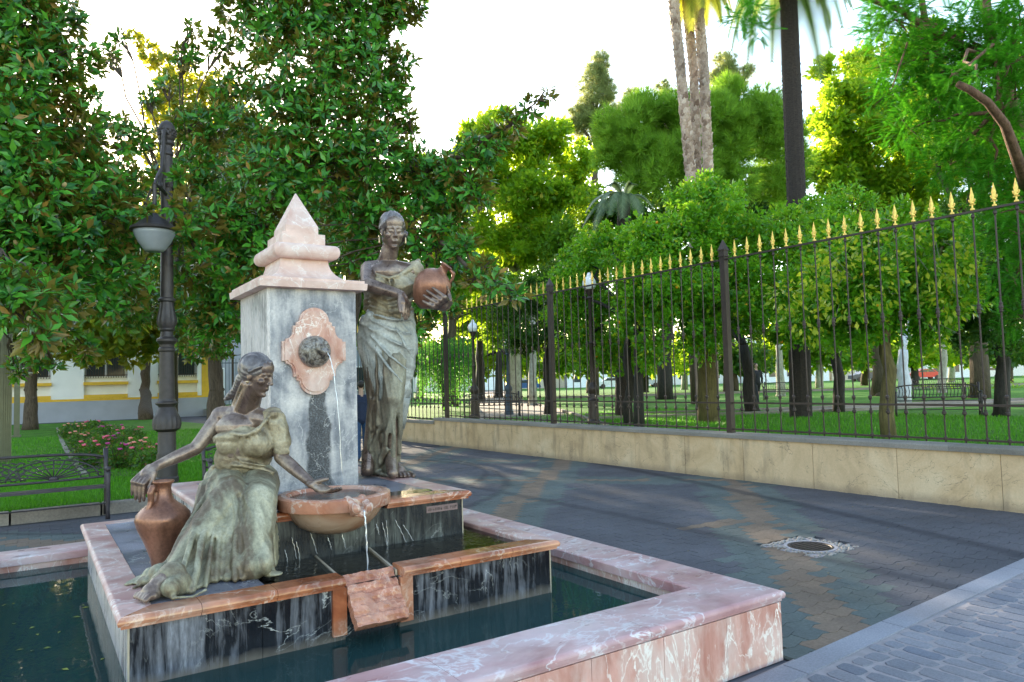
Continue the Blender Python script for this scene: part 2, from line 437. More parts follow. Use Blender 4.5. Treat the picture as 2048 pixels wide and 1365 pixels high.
def water_mat(name, tint, rough=.02, bump=.12, scale=9, deep=None, dfac=0):
    t = NT(name); v = t.coord('World', (1, 1, 1))
    b = t.n('ShaderNodeBump'); b.inputs['Strength'].default_value = bump; b.inputs['Distance'].default_value = .02
    t.l(t.noise(v, scale, 3, .5, .6), b.inputs['Height'])
    gl = t.n('ShaderNodeBsdfGlossy'); gl.inputs['Roughness'].default_value = rough
    tr = t.n('ShaderNodeBsdfTransparent'); tr.inputs[0].default_value = (*tint, 1)
    fr = t.n('ShaderNodeFresnel'); fr.inputs[0].default_value = 1.33
    t.l(b.outputs[0], gl.inputs['Normal']); t.l(b.outputs[0], fr.inputs['Normal'])
    mx = t.n('ShaderNodeMixShader'); t.l(fr.outputs[0], mx.inputs[0]); t.l(tr.outputs[0], mx.inputs[1]); t.l(gl.outputs[0], mx.inputs[2])
    last = mx.outputs[0]
    if deep:
        df = t.n('ShaderNodeBsdfDiffuse'); df.inputs[0].default_value = (*deep, 1)
        m2 = t.n('ShaderNodeMixShader'); m2.inputs[0].default_value = dfac
        t.l(last, m2.inputs[1]); t.l(df.outputs[0], m2.inputs[2]); last = m2.outputs[0]
        m2.inputs[0].default_value = dfac
    t.l(last, t.out.inputs[0]); t.t.nodes.remove(t.p)
    return t.m
m_water = water_mat('basin_water', (.25, .46, .46), bump=.05, scale=9, deep=(.06, .17, .17), dfac=.22)
m_pool = water_mat('pool_water', (.6, .7, .72), bump=.2, scale=22)
def stream_mat():
    t = NT('falling_water')
    gl = t.n('ShaderNodeBsdfGlossy'); gl.inputs['Roughness'].default_value = .12
    tr = t.n('ShaderNodeBsdfTransparent'); df = t.n('ShaderNodeBsdfDiffuse'); df.inputs[0].default_value = (.85, .88, .95, 1)
    m1 = t.n('ShaderNodeMixShader'); m1.inputs[0].default_value = .45
    t.l(tr.outputs[0], m1.inputs[1]); t.l(gl.outputs[0], m1.inputs[2])
    m2 = t.n('ShaderNodeMixShader'); m2.inputs[0].default_value = .3
    t.l(m1.outputs[0], m2.inputs[1]); t.l(df.outputs[0], m2.inputs[2]); t.l(m2.outputs[0], t.out.inputs[0]); t.t.nodes.remove(t.p)
    return t.m
m_stream = stream_mat()

# ================================================================ GROUND
def struct(mb, name, mat, smooth=False): return mb.build(name, mat, kind='structure', smooth=smooth)
g = MB(); g.add([(-250, -60, -.03), (400, -60, -.03), (400, 420, -.03), (-250, 420, -.03)], [(0, 1, 2, 3)])
struct(g, 'ground', m_asph)
pav = thing('pavement', None, None); pav['kind'] = 'structure'
g = MB(); g.add([(-6, 2.60, -.016), (9.3, 2.9, -.016), (9.3, 60, -.016), (-6, 60, -.016)], [(0, 1, 2, 3)])
g.build('joint_bed', m_joint, pav)

def strip_y(x): return 2.415+.056*x        # near edge of the paving field, just behind the granite band
PL_, PH_, PA_ = .212, .128, .016
def wave(x, j):
    """height of the zigzag joint between rows j-1 and j at x (in piece lengths)"""
    f = (x+.25+.5*(j % 2)) % 1.0
    return PA_*(4*f-1 if f < .5 else 3-4*f)
def paver_shape(par, h=.02):
    e = .0016; xs = [-.5, -.25, 0, .25, .5]
    lo = [(x, -.5*PH_+wave(x+.5*par, par)) for x in xs]; hi = [(x, .5*PH_+wave(x+.5*par, par+1)) for x in xs[::-1]]
    pts = []
    for (x, y) in lo: pts.append((x*(PL_-2*e), y+e))
    for (x, y) in hi: pts.append((x*(PL_-2*e), y-e))
    n = len(pts)
    v = [(x, y, -h) for x, y in pts]+[(x, y, 0) for x, y in pts]
    f = [tuple(n+i for i in range(n))]+[(i, (i+1) % n, n+(i+1) % n, n+i) for i in range(n)]
    return v, f
PSH = [paver_shape(0), paver_shape(1)]
rng = random.Random(4)
def hue_at(x, y):
    # two diagonal ribbons that zigzag between the fountain and the wall
    best = 9
    for c in (1.49, -2.7, -7.2): best = min(best, abs((x-y)-c)/1.414) if not (x < 3.6 and y < 7.2) else best
    for c in (16.6, 20.6): best = min(best, abs((x+y)-c)/1.414+.1)
    if y > 7.3 and x < 3.8: best = min(abs((x-y)+8.6)/1.414, abs((x+y)-9.6)/1.414)
    if 5.7 < x < 6.9 and abs(y-5.45+.1*(x-6.3)) < .09: return 2
    jit = rng.uniform(-.05, .05)
    if best+jit < .16: return 2
    if best+jit < .52: return 1
    return 0
fields = [[], [], []]; singles = []
for j in range(int(2.2/PH_), int(17/PH_)):
    for i in range(int(-3/PL_), int(9.3/PL_)+1):
        x = (i+.5*(j % 2))*PL_; y = j*PH_
        if x > 9.27-.0121*y or y < strip_y(x)-.06: continue
        if x < 3.62 and y < 7.12: continue
        if y > 11.0 and x < 5.0: continue
        if y > 10.9+(0) and x < 5.0: continue
        if abs(x-6.06) < .33 and abs(y-4.19) < .33: continue
        if x < -2.2: continue
        d = x*fwd[0]+y*fwd[1]; px = 1024+F_PX*(x*RT[0]+y*RT[1]-1.6*RT[2]*0)/d
        if px < -150 or px > 2200: continue
        fields[hue_at(x, y)].append((d, x, y, j % 2))
allp = sorted([(d, x, y, q, k) for k in range(3) for d, x, y, q in fields[k]])
near = set((x, y) for d, x, y, q, k in allp[:295])
mats3 = (m_pv_grey, m_pv_green, m_pv_orange)
def shared(v, f, name, mat):
    me = bpy.data.meshes.new(name); me.from_pydata(v, [], f); me.materials.append(mat); me.update(); return me
pvm = [[shared(*PSH[q], 'paver', m) for q in (0, 1)] for m in mats3]
for d, x, y, q, k in allp[:295]:
    o = link_mesh('paver', pvm[k][q], pav, loc=(x, y, rng.uniform(-.0016, .0016)))
    o.rotation_euler = (rng.uniform(-.006, .006), rng.uniform(-.006, .006), rng.uniform(-.008, .008))
for k in range(3):
    mb = MB()
    for d, x, y, q in fields[k]:
        if (x, y) in near: continue
        dz = rng.uniform(-.0016, .0016); tx, ty = rng.uniform(-.006, .006), rng.uniform(-.006, .006)
        mb.add([(x+a, y+b, c+dz+a*tx+b*ty) for a, b, c in PSH[q][0]], PSH[q][1])
    mb.build('paver_field', mats3[k], pav, kind='stuff')
g = MB(); g.add([(-6, 17.0, -.004), (9.3, 17.0, -.004), (9.3, 60, -.004), (-6, 60, -.004)], [(0, 1, 2, 3)])
g.build('far_paving', m_pv_grey, pav)

# granite band, sett band
band = thing('stone_band', None, None); band['kind'] = 'structure'
def sheet(mb, xs, lo, hi, z):
    return mb.add([(xs[0], lo(xs[0]), z), (xs[1], lo(xs[1]), z), (xs[1], hi(xs[1]), z), (xs[0], hi(xs[0]), z)], [(0, 1, 2, 3)])
g = MB(); sheet(g, (-1, 12), lambda x: -.5+.056*x, lambda x: strip_y(x)+.02, -.0045); g.build('mortar_bed', m_mortar, band)
x = 2.6
while x < 9.2:
    L = rng.uniform(.85, 1.1); g = MB()
    y0, y1 = strip_y(x), strip_y(x+L)
    g.add([(x+.004, y0-.155, -.02), (x+L-.004, y1-.155, -.02), (x+L-.004, y1, -.02), (x+.004, y0, -.02),
           (x+.004, y0-.155, .003), (x+L-.004, y1-.155, .003), (x+L-.004, y1, .003), (x+.004, y0, .003)],
          [(4, 5, 6, 7), (0, 1, 5, 4), (1, 2, 6, 5), (2, 3, 7, 6), (3, 0, 4, 7)])
    g.build('kerb_slab', m_granite, band); x += L
nset = 0; x = 2.75
while x < 9.0 and nset < 296:
    w = rng.uniform(.098, .125); y = strip_y(x)-.155-.012-rng.uniform(0, .05); ylow = strip_y(x)-.155-.79
    first = True
    while y > ylow+.05 and nset < 296:
        L = min(rng.uniform(.15, .25), y-ylow-.004) if not first else rng.uniform(.07, .22); first = False
        if y > .9:
            h = rng.uniform(-.001, .002); j = lambda: rng.uniform(-.010, .010)
            b = [(x+j(), y-L+j()), (x+w+j(), y-L+j()), (x+w+j(), y+j()), (x+j(), y+j())]
            cxm, cym = x+w/2, y-L/2; pts8 = []
            for q in range(4):
                p0, p1 = b[q], b[(q+1) % 4]; c0_, c1_ = rng.uniform(.10, .2), rng.uniform(.8, .9)
                pts8 += [(p0[0]*(1-c0_)+p1[0]*c0_, p0[1]*(1-c0_)+p1[1]*c0_), (p0[0]*(1-c1_)+p1[0]*c1_, p0[1]*(1-c1_)+p1[1]*c1_)]
            vs = [(a, c_, -.02) for a, c_ in pts8]+[(a, c_, -.006) for a, c_ in pts8]+[(cxm+(a-cxm)*.93, cym+(c_-cym)*.95, .0005+h) for a, c_ in pts8]
            fs = [tuple(16+q for q in range(8))]
            for q in range(8): fs += [(q, (q+1) % 8, 8+(q+1) % 8, 8+q), (8+q, 8+(q+1) % 8, 16+(q+1) % 8, 16+q)]
            mb = MB(); mb.add(vs, fs); mb.build('sett', m_sett, band); nset += 1
        y -= L+.020
    x += w+.022
# second slab line and road corner at the very bottom right
x = 2.9
while x < 9:
    y0, y1 = strip_y(x)-.155-.79, strip_y(x+1)-.155-.79
    g = MB(); g.add([(x+.004, y0-.16, -.02), (x+.996, y1-.16, -.02), (x+.996, y1, -.02), (x+.004, y0, -.02),
                     (x+.004, y0-.16, .003), (x+.996, y1-.16, .003), (x+.996, y1, .003), (x+.004, y0, .003)],
                    [(4, 5, 6, 7), (0, 1, 5, 4), (1, 2, 6, 5), (2, 3, 7, 6), (3, 0, 4, 7)])
    g.build('kerb_slab', m_granite, band); x += 1
g = MB(); sheet(g, (-1, 12), lambda x: -3., lambda x: strip_y(x)-.155-.97, -.002); struct(g, 'road', m_asph)

# manhole cover with pebble surround
mh = thing('manhole_cover', 'round cast iron manhole cover framed by pale pebbles in the paving', 'manhole cover', (6.06, 4.19, 0))
m_peb = island_mat('pale_pebbles', [(.27, .25, .24), (.33, .30, .28), (.22, .21, .20)], .7, 50, .3)
g = MB(); g.box(6.06-.325, 6.06+.325, 4.19-.325, 4.19+.325, -.014, -.006); g.build('bed', m_mortar, mh)
g = MB()
for k in range(330):
    a, b = rng.uniform(-.31, .31), rng.uniform(-.31, .31)
    if a*a+b*b < .235**2: continue
    r = rng.uniform(.010, .018); g.ball((6.06+a, 4.19+b, -.002), (r*1.3, r, r*.7), 6)
g.build('pebbles', m_peb, mh, kind='stuff', smooth=True)
g = MB(); g.lathe([(.235, -.012), (.235, .003), (.205, .003), (.205, -.012)], 6.06, 4.19, 32); g.build('frame', m_granite, mh)
g = MB(); g.lathe([(.2, -.012), (.2, .002), (.185, .003), (.18, -.003), (.0, -.003)], 6.06, 4.19, 32)
for a in range(-3, 4):
    L = math.sqrt(max(0, .165**2-(a*.048)**2))
    g.box(6.06-L, 6.06+L, 4.19+a*.048-.009, 4.19+a*.048+.009, -.003, .002)
g.build('lid', m_iron, mh)

# small leaves and litter scattered on the paving
m_litter = leaf_mat('fallen_leaf', (.10, .06, .03), (.25, .17, .08), tfac=.1, rough=.8)
def scatter(name, tv, tf, pos, R, s, mat, parent=None, kind='stuff', smooth=False):
    tv = np.asarray(tv, float); pos = np.asarray(pos, float); n = len(pos)
    V = np.einsum('nij,kj->nki', R, tv)*np.asarray(s).reshape(-1, 1, 1)+pos[:, None, :]
    off = np.array(wloc(parent)) if parent else 0
    V = V.reshape(-1, 3)-off
    tf = np.asarray(tf); Fc = (tf[None]+(np.arange(n)*len(tv))[:, None, None]).reshape(-1, tf.shape[1])
    me = fast_mesh(name, V, Fc, smooth); me.materials.append(mat)
    return link_mesh(name, me, parent, None, kind)
def rand_rot(rs, n, z=None, spread=None):
    """random frames; z: preferred local z axis (n,3)"""
    if z is None: z = rs.normal(size=(n, 3))
    z = z/np.linalg.norm(z, axis=1, keepdims=True)
    a = rs.normal(size=(n, 3)); x = a-z*np.sum(a*z, 1, keepdims=True); x /= np.linalg.norm(x, axis=1, keepdims=True)
    y = np.cross(z, x); return np.stack([x, y, z], axis=2)
rs = np.random.RandomState(3)
LV = [(0, 0, 0), (.5, .22, .08), (.5, -.22, .08), (1, 0, .02), (.5, 0, 0)]
LF = [(0, 4, 1), (0, 2, 4), (4, 3, 1), (4, 2, 3)]
n = 120; pos = np.stack([rs.uniform(3.9, 9, n), rs.uniform(2.8, 11, n), np.full(n, .004)], 1)
o = scatter('fallen_leaves', LV, LF, pos, rand_rot(rs, n, np.tile([0, 0, 1.], (n, 1))+rs.normal(size=(n, 3))*.1), rs.uniform(.012, .035, n), m_litter, kind='stuff')

# ================================================================ PARK WALL AND FENCE
FX = lambda y: 9.189-.0121*y
wall = thing('park_wall', 'low beige rendered wall of square panels with a grey granite coping under the fence', 'wall', (9.1, 10, 0))
WZ = .709
def seg_box(y0, y1, xa, xb, z0, z1, bev=0):
    """box that follows the wall line; xa..xb measured inward (+x) from the face"""
    m = MB(); m.box(0, xb-xa, 0, y1-y0, z0, z1, bev)
    c, s = math.cos(math.atan(.0121)), math.sin(math.atan(.0121))
    x0, yy0 = FX(y0)+xa, y0
    m.v = [(x0+a*c-b*s, yy0+a*s+b*c, z) for a, b, z in m.v]; return m
edges = [-1.9+1.175*k for k in range(-2, 17)]
step = 17.34
y = edges[0]; seg_box(edges[0], 45, .012, .30, -.1, .56).build('core', m_caulk, wall)
k = 0; ys = [3.842+1.178*(i-6) for i in range(0, 18)]
ys = [v for v in ys if v < step-.4]+[step]
yb = step
while yb < 44: yb += 1.178; ys.append(yb)
for a, b in zip(ys[:-1], ys[1:]):
    top = WZ-.07 if b <= step+.01 else WZ-.17
    seg_box(a+.004, b-.004, rng.uniform(0, .003), .02, -.05, top).build('wall_panel', m_wallp, wall)
ya = ys[0]
while ya < 44:
    L = min(1.9, 44-ya)
    if ya < step < ya+L: L = step-ya
    top = WZ if ya+L <= step+.01 else WZ-.10
    seg_box(ya+.002, ya+L-.002, -.035, .36, top-.07, top, .014).build('coping_stone', m_coping, wall); ya += L

fence = thing('park_fence', 'tall dark iron railing with gilded spear points on top of the beige wall', 'fence', (9.1, 10, WZ))
fx = lambda y: FX(y)+.13
post_me = MB(); h = .048
post_me.box(-h, h, -h, h, 0, 2.80); post_me.box(-h-.016, h+.016, -h-.016, h+.016, 2.80, 2.825); post_me.box(-h-.006, h+.006, -h-.006, h+.006, 2.825, 2.90)
post_me.box(-h-.02, h+.02, -h-.02, h+.02, 2.90, 2.915)
post_me.add([(-h-.015, -h-.015, 2.915), (h+.015, -h-.015, 2.915), (h+.015, h+.015, 2.915), (-h-.015, h+.015, 2.915), (0, 0, 3.09)], [(0, 1, 4), (1, 2, 4), (2, 3, 4), (3, 0, 4), (3, 2, 1, 0)])
post_mesh = post_me.mesh('post'); post_mesh.materials.append(m_iron)
def picket_mesh():
    m = MB(); r = .0105
    m.tube([(0, 0, .02), (0, 0, 2.755)], r, 6)
    def knob(z, rr, hh): m.lathe([(r, z-hh), (rr, z-hh*.4), (rr, z+hh*.4), (r, z+hh)], 0, 0, 8)
    for z in (.06, .075): knob(z, .022, .02)
    knob(.375, .026, .03); knob(.41, .018, .012); knob(.565, .025, .03); knob(.535, .018, .012)
    knob(1.60, .027, .022); knob(1.645, .023, .016); knob(1.555, .023, .016); knob(1.60, .02, .07)
    knob(2.70, .022, .03)
    me = m.mesh('picket'); me.materials.append(m_iron); return me
def finial_mesh():
    m = MB()
    m.lathe([(.012, 2.765), (.026, 2.775), (.024, 2.79), (.010, 2.80), (.010, 2.84), (.022, 2.85), (.022, 2.865), (.010, 2.88)], 0, 0, 8)
    m.add([(-.014, -.010, 2.86), (.014, -.010, 2.86), (.014, .010, 2.86), (-.014, .010, 2.86), (0, -.026, 2.94), (0, .026, 2.94), (-.010, 0, 2.94), (.010, 0, 2.94), (0, 0, 3.055)],
          [(0, 4, 1), (1, 4, 7), (1, 7, 2), (2, 7, 5), (2, 5, 3), (3, 5, 6), (3, 6, 0), (0, 6, 4), (4, 6, 8), (6, 5, 8), (5, 7, 8), (7, 4, 8)])
    for s in (-1, 1):
        m.ball((0, s*.022, 2.875), (.008, .016, .011), 6); m.ball((0, s*.031, 2.893), (.008, .010, .015), 6)
        m.ball((0, s*.024, 2.835), (.007, .013, .008), 6)
    me = m.mesh('finial'); me.materials.append(m_gold); return me
pk, fm = picket_mesh(), finial_mesh()
posts = [7.69+4.588*k for k in range(-2, 8)]
for p in posts:
    dz = 0 if p < step else -.10
    link_mesh('post', post_mesh, fence, loc=(fx(p)-9.1, p-10, dz))
for a, b in zip(posts[:-1], posts[1:]):
    if b < 2.5: continue
    dz = 0 if (a+b)/2 < step else -.10
    for z, hh in ((.06, .012), (.47, .013), (2.755, .013)):
        g = MB(); z0 = WZ+z+dz; yA, yB = a+.05, b-.05
        for zz in (0,):
            g.box(-.016, .016, 0, yB-yA, z0-hh, z0+hh)
        g.v = [(fx(yA+y_)+x_, yA+y_, z_) for x_, y_, z_ in g.v]
        g.build('rail', m_iron, fence)
    for i in range(1, 20):
        yy = a+(b-a)*i/20
        if yy > 31 or yy < 2.4: continue
        o = link_mesh('picket', pk, fence, loc=(fx(yy)-9.1, yy-10, dz)); o.rotation_euler = (rng.uniform(-.002, .002), rng.uniform(-.002, .002), 0)
        f = link_mesh('finial', fm, o); f.rotation_euler = (0, 0, rng.uniform(-.15, .15))

# park ground behind the wall
PG = .42
g = MB(); g.add([(9.28, -6, PG), (260, -6, PG), (260, 300, PG), (9.28-.012*300+3, 300, PG)], [(0, 1, 2, 3)])
struct(g, 'park_lawn', m_lawn)
def ground_poly(pix, z, name, mat):
    pts = [on(a, b, 2, z) for a, b in pix]
    m = MB(); m.add([(p[0], p[1], z) for p in pts], [tuple(range(len(pts)))]); return struct(m, name, mat)
def path_strip(pts, w, name):
    m = MB(); R = []
    pts = [np.array(p, float) for p in pts]
    for k, p in enumerate(pts):
        d = pts[min(k+1, len(pts)-1)]-pts[max(k-1, 0)]; d /= np.linalg.norm(d); nrm = np.array([-d[1], d[0]])
        R.append([(p[0]+nrm[0]*w/2, p[1]+nrm[1]*w/2, PG+.006), (p[0]-nrm[0]*w/2, p[1]-nrm[1]*w/2, PG+.006)])
    m.rings(R, cap=False, closed=False); struct(m, name, m_path)
    e = MB()
    for s in (-1, 1):
        for k in range(len(pts)-1):
            d = pts[k+1]-pts[k]; d /= np.linalg.norm(d); nrm = np.array([-d[1], d[0]])*s
            a = pts[k]+nrm*w/2; b = pts[k+1]+nrm*w/2; c = b+nrm*.12; f = a+nrm*.12
            e.prism([tuple(a), tuple(b), tuple(c), tuple(f)] if s < 0 else [tuple(f), tuple(c), tuple(b), tuple(a)], PG-.02, PG+.09)
    e.build(name+'_edging', m_kerb, kind='structure')
path_strip([(10.6, 14.6), (14.5, 21), (24, 38), (40, 64), (60, 95)], 3.0, 'park_path')
path_strip([(14.6, 17.6), (20, 14.6), (30, 11.0), (46, 5.5), (70, -3)], 2.0, 'side_path')
path_strip([(30, 40), (60, 22), (100, -5)], 2.5, 'cross_path')

# left lawn
KY = 11.15; LZ = .13
g = MB(); g.add([(-40, KY+.15, LZ), (4.6, KY+.15, LZ), (5.4, 20, LZ), (6.6, 33, LZ), (5.5, 44, LZ), (-40, 45.5, LZ)], [(0, 1, 2, 3, 4, 5)])
struct(g, 'lawn', m_lawn)
kb = thing('lawn_kerb', None, None); kb['kind'] = 'structure'
x = -3.2
while x < 4.6:
    L = 1.0; g = MB(); g.box(x+.012, x+L-.012, KY, KY+.16, -.02, LZ+.015, .012); g.build('kerb_stone', m_kerb, kb); x += L
def edge_run(a, b, n):
    a = np.array(a); b = np.array(b)
    for k in range(n):
        p, q = a+(b-a)*k/n, a+(b-a)*(k+.98)/n; d = (q-p)/np.linalg.norm(q-p); nn = np.array([d[1], -d[0]])*.15
        g = MB(); g.prism([tuple(p), tuple(p+nn), tuple(q+nn), tuple(q)], -.02, LZ+.015); g.build('kerb_stone', m_kerb, kb)
edge_run((4.6, KY+.1), (5.4, 20), 8)

def grass(name, xs, ys, n, z, hmin, hmax, mask=None, seed=1):
    r_ = np.random.RandomState(seed)
    p = np.stack([r_.uniform(*xs, n), r_.uniform(*ys, n), np.full(n, z)], 1)
    if mask is not None: p = p[mask(p)]
    n = len(p)
    V = [(-.5, 0, 0), (.5, 0, 0), (.35, .25, .55), (-.35, .25, .55), (0, .75, 1)]
    a = r_.uniform(0, 6.28, n); c, s_ = np.cos(a), np.sin(a); z0 = np.zeros(n)
    w = r_.uniform(.10, .2, n)
    R = np.stack([np.stack([c*w, -s_*.6, z0], 1), np.stack([s_*w, c*.6, z0], 1), np.stack([z0, z0, z0+1], 1)], 1)
    return scatter(name, V, [(0, 1, 2), (0, 2, 3), (3, 2, 4)], p, R, r_.uniform(hmin, hmax, n), m_blade)
def lawn_mask(p):
    d = p[:, 0]*fwd[0]+p[:, 1]*fwd[1]; px = 1024+F_PX*(p[:, 0]*RT[0]+p[:, 1]*RT[1])/d
    return (px > -20) & (px < 470)
grass('grass', (-3, 5), (KY+.17, 16), 65000, LZ, .035, .075, lawn_mask, 1)
grass('grass', (-8, 6), (16, 30), 35000, LZ, .05, .09, lawn_mask, 2)
grass('grass', (9.45, 20), (2, 20), 45000, PG, .05, .09, lambda p: (p[:, 0] > 9.5), 5)

# grass in shade shows the blades only near the front edge; far lawns keep their turf material

# ================================================================ FOUNTAIN
RX, RY, RH, RW, RY2, RXL = 3.614, 2.674, .367, .38, 7.147, -.62
Z1, Z2, ZW = .592, .859, .262
T1 = (.331, 2.812, 3.735, 6.631); T2 = (.917, 2.561, 4.407, 6.478)
ZP = Z1-.028
ft = thing('fountain', 'stepped marble fountain with pink rims, black marble sides and a square pedestal', 'fountain', (1.75, 5.2, 0))
# basin walls (outer pink slabs, inner face), coping slabs in L runs
bw = MB()
i = .03
bw.box(RXL+i, RX-i, RY+i, RY+RW-i, -.02, RH-.06); bw.box(RXL+i, RX-i, RY2-RW+i, RY2-i, -.02, RH-.06)
bw.box(RXL+i, RXL+RW-i, RY+RW-i, RY2-RW+i, -.02, RH-.06); bw.box(RX-RW+i, RX-i, RY+RW-i, RY2-RW+i, -.02, RH-.06)
bw.build('basin_core', m_pink_side, ft)
def slabs(axis, a, b, n, make, name, mat):
    for k in range(n):
        u, v_ = a+(b-a)*k/n, a+(b-a)*(k+1)/n
        make(u+.0015, v_-.0015).build(name, mat, ft)
def side_slab(axis, face, out):
    def f(u, v_):
        m = MB(); e = rng.uniform(0, .0015)
        lo, hi = sorted((face+out*e, face-out*.028))
        if axis == 'x': m.box(u, v_, lo, hi, -.02, RH-.062)
        else: m.box(lo, hi, u, v_, -.02, RH-.062)
        return m
    return f
slabs('x', RXL, RX-.03, 9, side_slab('x', RY+.014, -1), 'side_slab', m_pink_side)
slabs('y', RY+.03, RY2, 9, side_slab('y', RX-.014, 1), 'side_slab', m_pink_side)
slabs('y', RY+RW, RY2-RW, 6, side_slab('y', RX-RW+.016, -1), 'inner_slab', m_pink_side)
slabs('x', RXL+RW, RX-RW, 6, side_slab('x', RY2-RW+.016, -1), 'inner_slab', m_pink_side)

def rim_profile(w, top, th=.058, r=.024):
    """cross-section across the rim, outer edge at 0, inner at w, rounded nose and a small fillet below"""
    P = [(.012, top-th-.0), (.012, top-th+.006), (.0, top-th+.010)]
    for k in range(5):
        a = math.pi+math.pi/2*k/4*1.0
        P.append((r+r*math.cos(a), top-r-r*math.sin(a)*1.0))
    P = [(.016, top-th), (.016, top-th+.012), (.004, top-th+.016)]
    for k in range(6):
        a = math.pi-math.pi/2*k/5
        P.append((r+r*math.cos(a)*1.0, top-r+r*math.sin(a)))
    P += [(w-.006, top), (w, top-.006), (w, top-th)]
    return P
def run_rim(kind, u0, u1, face, w, top, mitre0, mitre1, n, name, mat, th=.058, r=.024, sgn=1, parent=ft):
    """kind 'x': runs along x, outer edge at y=face and inner towards +sgn*y; mitred at ends"""
    prof = rim_profile(w, top, th, r)
    for k in range(n):
        rings = []
        for (t, isend) in ((k/n, k == 0), ((k+1)/n, k == n-1)):
            ring = []
            for (a, z) in prof:
                u = u0+(u1-u0)*t
                if isend and t == 0 and mitre0: u = u0+a
                elif isend and t == 1 and mitre1: u = u1-a
                else: u += .0012 if t == k/n else -.0012
                ring.append((u, face+sgn*a, z) if kind == 'x' else (face+sgn*a, u, z))
            rings.append(ring)
        m = MB(); m.rings(rings)
        m.build(name, mat, parent)
run_rim('x', RXL, RX, RY, RW, RH, 1, 1, 4, 'rim_slab', m_pink_rim)
run_rim('y', RY, RY2, RX, RW, RH, 1, 1, 4, 'rim_slab', m_pink_rim, sgn=-1)
run_rim('x', RXL, RX, RY2, RW, RH, 1, 1, 4, 'rim_slab', m_pink_rim, sgn=-1)
run_rim('y', RY, RY2, RXL, RW, RH, 1, 1, 4, 'rim_slab', m_pink_rim)
m_tile = simple('teal_basin_floor', (.035, .13, .14), .5, var=.35, scale=3)
g = MB(); g.box(RXL+RW-.02, RX-RW+.02, RY+RW-.02, RY2-RW+.02, -.08, -.02); g.build('basin_floor', m_tile, ft)

# lower platform
d = .05
def panels(x0, x1, y0, y1, z0, z1, nx, ny, mats, name, skip=None):
    """thin cladding slabs round a block; mats: front, left, right, back"""
    t_ = .02
    for k in range(nx):
        a, b = x0+(x1-x0)*k/nx, x0+(x1-x0)*(k+1)/nx
        for (lo, hi, m_) in ((y0, y0+t_, mats[0]), (y1-t_, y1, mats[3])):
            seg = [(a, b)]
            if skip and m_ is mats[0] and lo == y0:
                seg = [s for s in ((a, min(b, skip[0])), (max(a, skip[1]), b)) if s[1]-s[0] > .02]
            for (p, q) in seg: MB().box(p+.0012, q-.0012, lo, hi, z0, z1).build(name, m_, ft)
    for k in range(ny):
        a, b = y0+t_+(y1-y0-2*t_)*k/ny, y0+t_+(y1-y0-2*t_)*(k+1)/ny
        for (lo, hi, m_) in ((x0, x0+t_, mats[1]), (x1-t_, x1, mats[2])):
            MB().box(lo, hi, a+.0012, b-.0012, z0, z1).build(name, m_, ft)
def oncx(px, py, y): return float(on(px, py, 1, y)[0])
CH0, CH1 = oncx(690, 1165, T1[2]+d), oncx(797, 1140, T1[2]+d)     # spill notch in the front
panels(T1[0]+d, T1[1]-d, T1[2]+d, T1[3]-d, -.02, Z1-.055, 4, 3, (m_panel, m_side, m_panel, m_panel), 'platform_panel', (CH0, CH1))
g = MB(); g.box(T1[0]+d+.02, T1[1]-d-.02, T1[2]+d+.14, T1[3]-d-.02, -.02, Z1-.06)
g.box(T1[0]+d+.02, CH0, T1[2]+d+.02, T1[2]+d+.14, -.02, Z1-.06); g.box(CH1, T1[1]-d-.02, T1[2]+d+.02, T1[2]+d+.14, -.02, Z1-.06)
g.box(CH0, CH1, T1[2]+d+.03, T1[2]+d+.14, -.02, Z1-.17)
g.build('platform_core', m_panel2, ft)
for px_ in (T1[0]+d, T1[1]-d):
    MB().box(px_-.004, px_+.004, T1[2]+d-.004, T1[2]+d+.004, ZW-.2, Z1-.055).build('corner_joint', m_caulk, ft)
CW = .16      # cornice width
# front cornice split by the notch, dry side pink, wet front red
run_rim('x', T1[0], CH0-.012, T1[2], CW, Z1, 1, 0, 3, 'cornice_slab', m_pink_wet, .055, .026)
run_rim('x', CH1+.012, T1[1], T1[2], CW, Z1, 0, 1, 3, 'cornice_slab', m_pink_wet, .055, .026)
run_rim('y', T1[2], T1[3], T1[0], CW, Z1, 1, 1, 5, 'cornice_slab', m_pink, .055, .026)
run_rim('y', T1[2], T1[3], T1[1], CW, Z1, 1, 1, 4, 'cornice_slab', m_pink, .055, .026, sgn=-1)
run_rim('x', T1[0], T1[1], T1[3], CW, Z1, 1, 1, 4, 'cornice_slab', m_pink, .055, .026, sgn=-1)
# deck: dry grey slabs on the left, sunken black pools on the right
PX0 = 1.02
for k in range(3):
    y0_, y1_ = T1[2]+CW+(T1[3]-T1[2]-2*CW)*k/3, T1[2]+CW+(T1[3]-T1[2]-2*CW)*(k+1)/3
    MB().box(T1[0]+CW, PX0-.002, y0_+.001, y1_-.001, Z1-.06, Z1-.004).build('deck_slab', m_deck, ft)
MB().box(PX0, T1[1]-CW, T1[3]-CW-.6, T1[3]-CW, Z1-.06, Z1-.03).build('deck_slab', m_deck, ft)
MB().box(PX0, T1[1]-CW, T1[2]+CW, T1[3]-CW-.602, Z1-.075, Z1-.06).build('pool_floor', m_deckwet, ft)
CA, CB = oncx(631, 1117, T2[2]+d), oncx(738, 1100, T2[2]+d)   # channel dividers
for cx_, m_ in ((CA, m_caulk), (CB, m_caulk)):
    xe = CH0 if cx_ == CA else CH1
    g = MB(); g.prism([(cx_-.006, T2[2]+d), (xe-.006, T1[2]+CW*.5), (xe+.006, T1[2]+CW*.5), (cx_+.006, T2[2]+d)], Z1-.06, Z1-.024)
    g.build('channel_divider', m_caulk, ft)
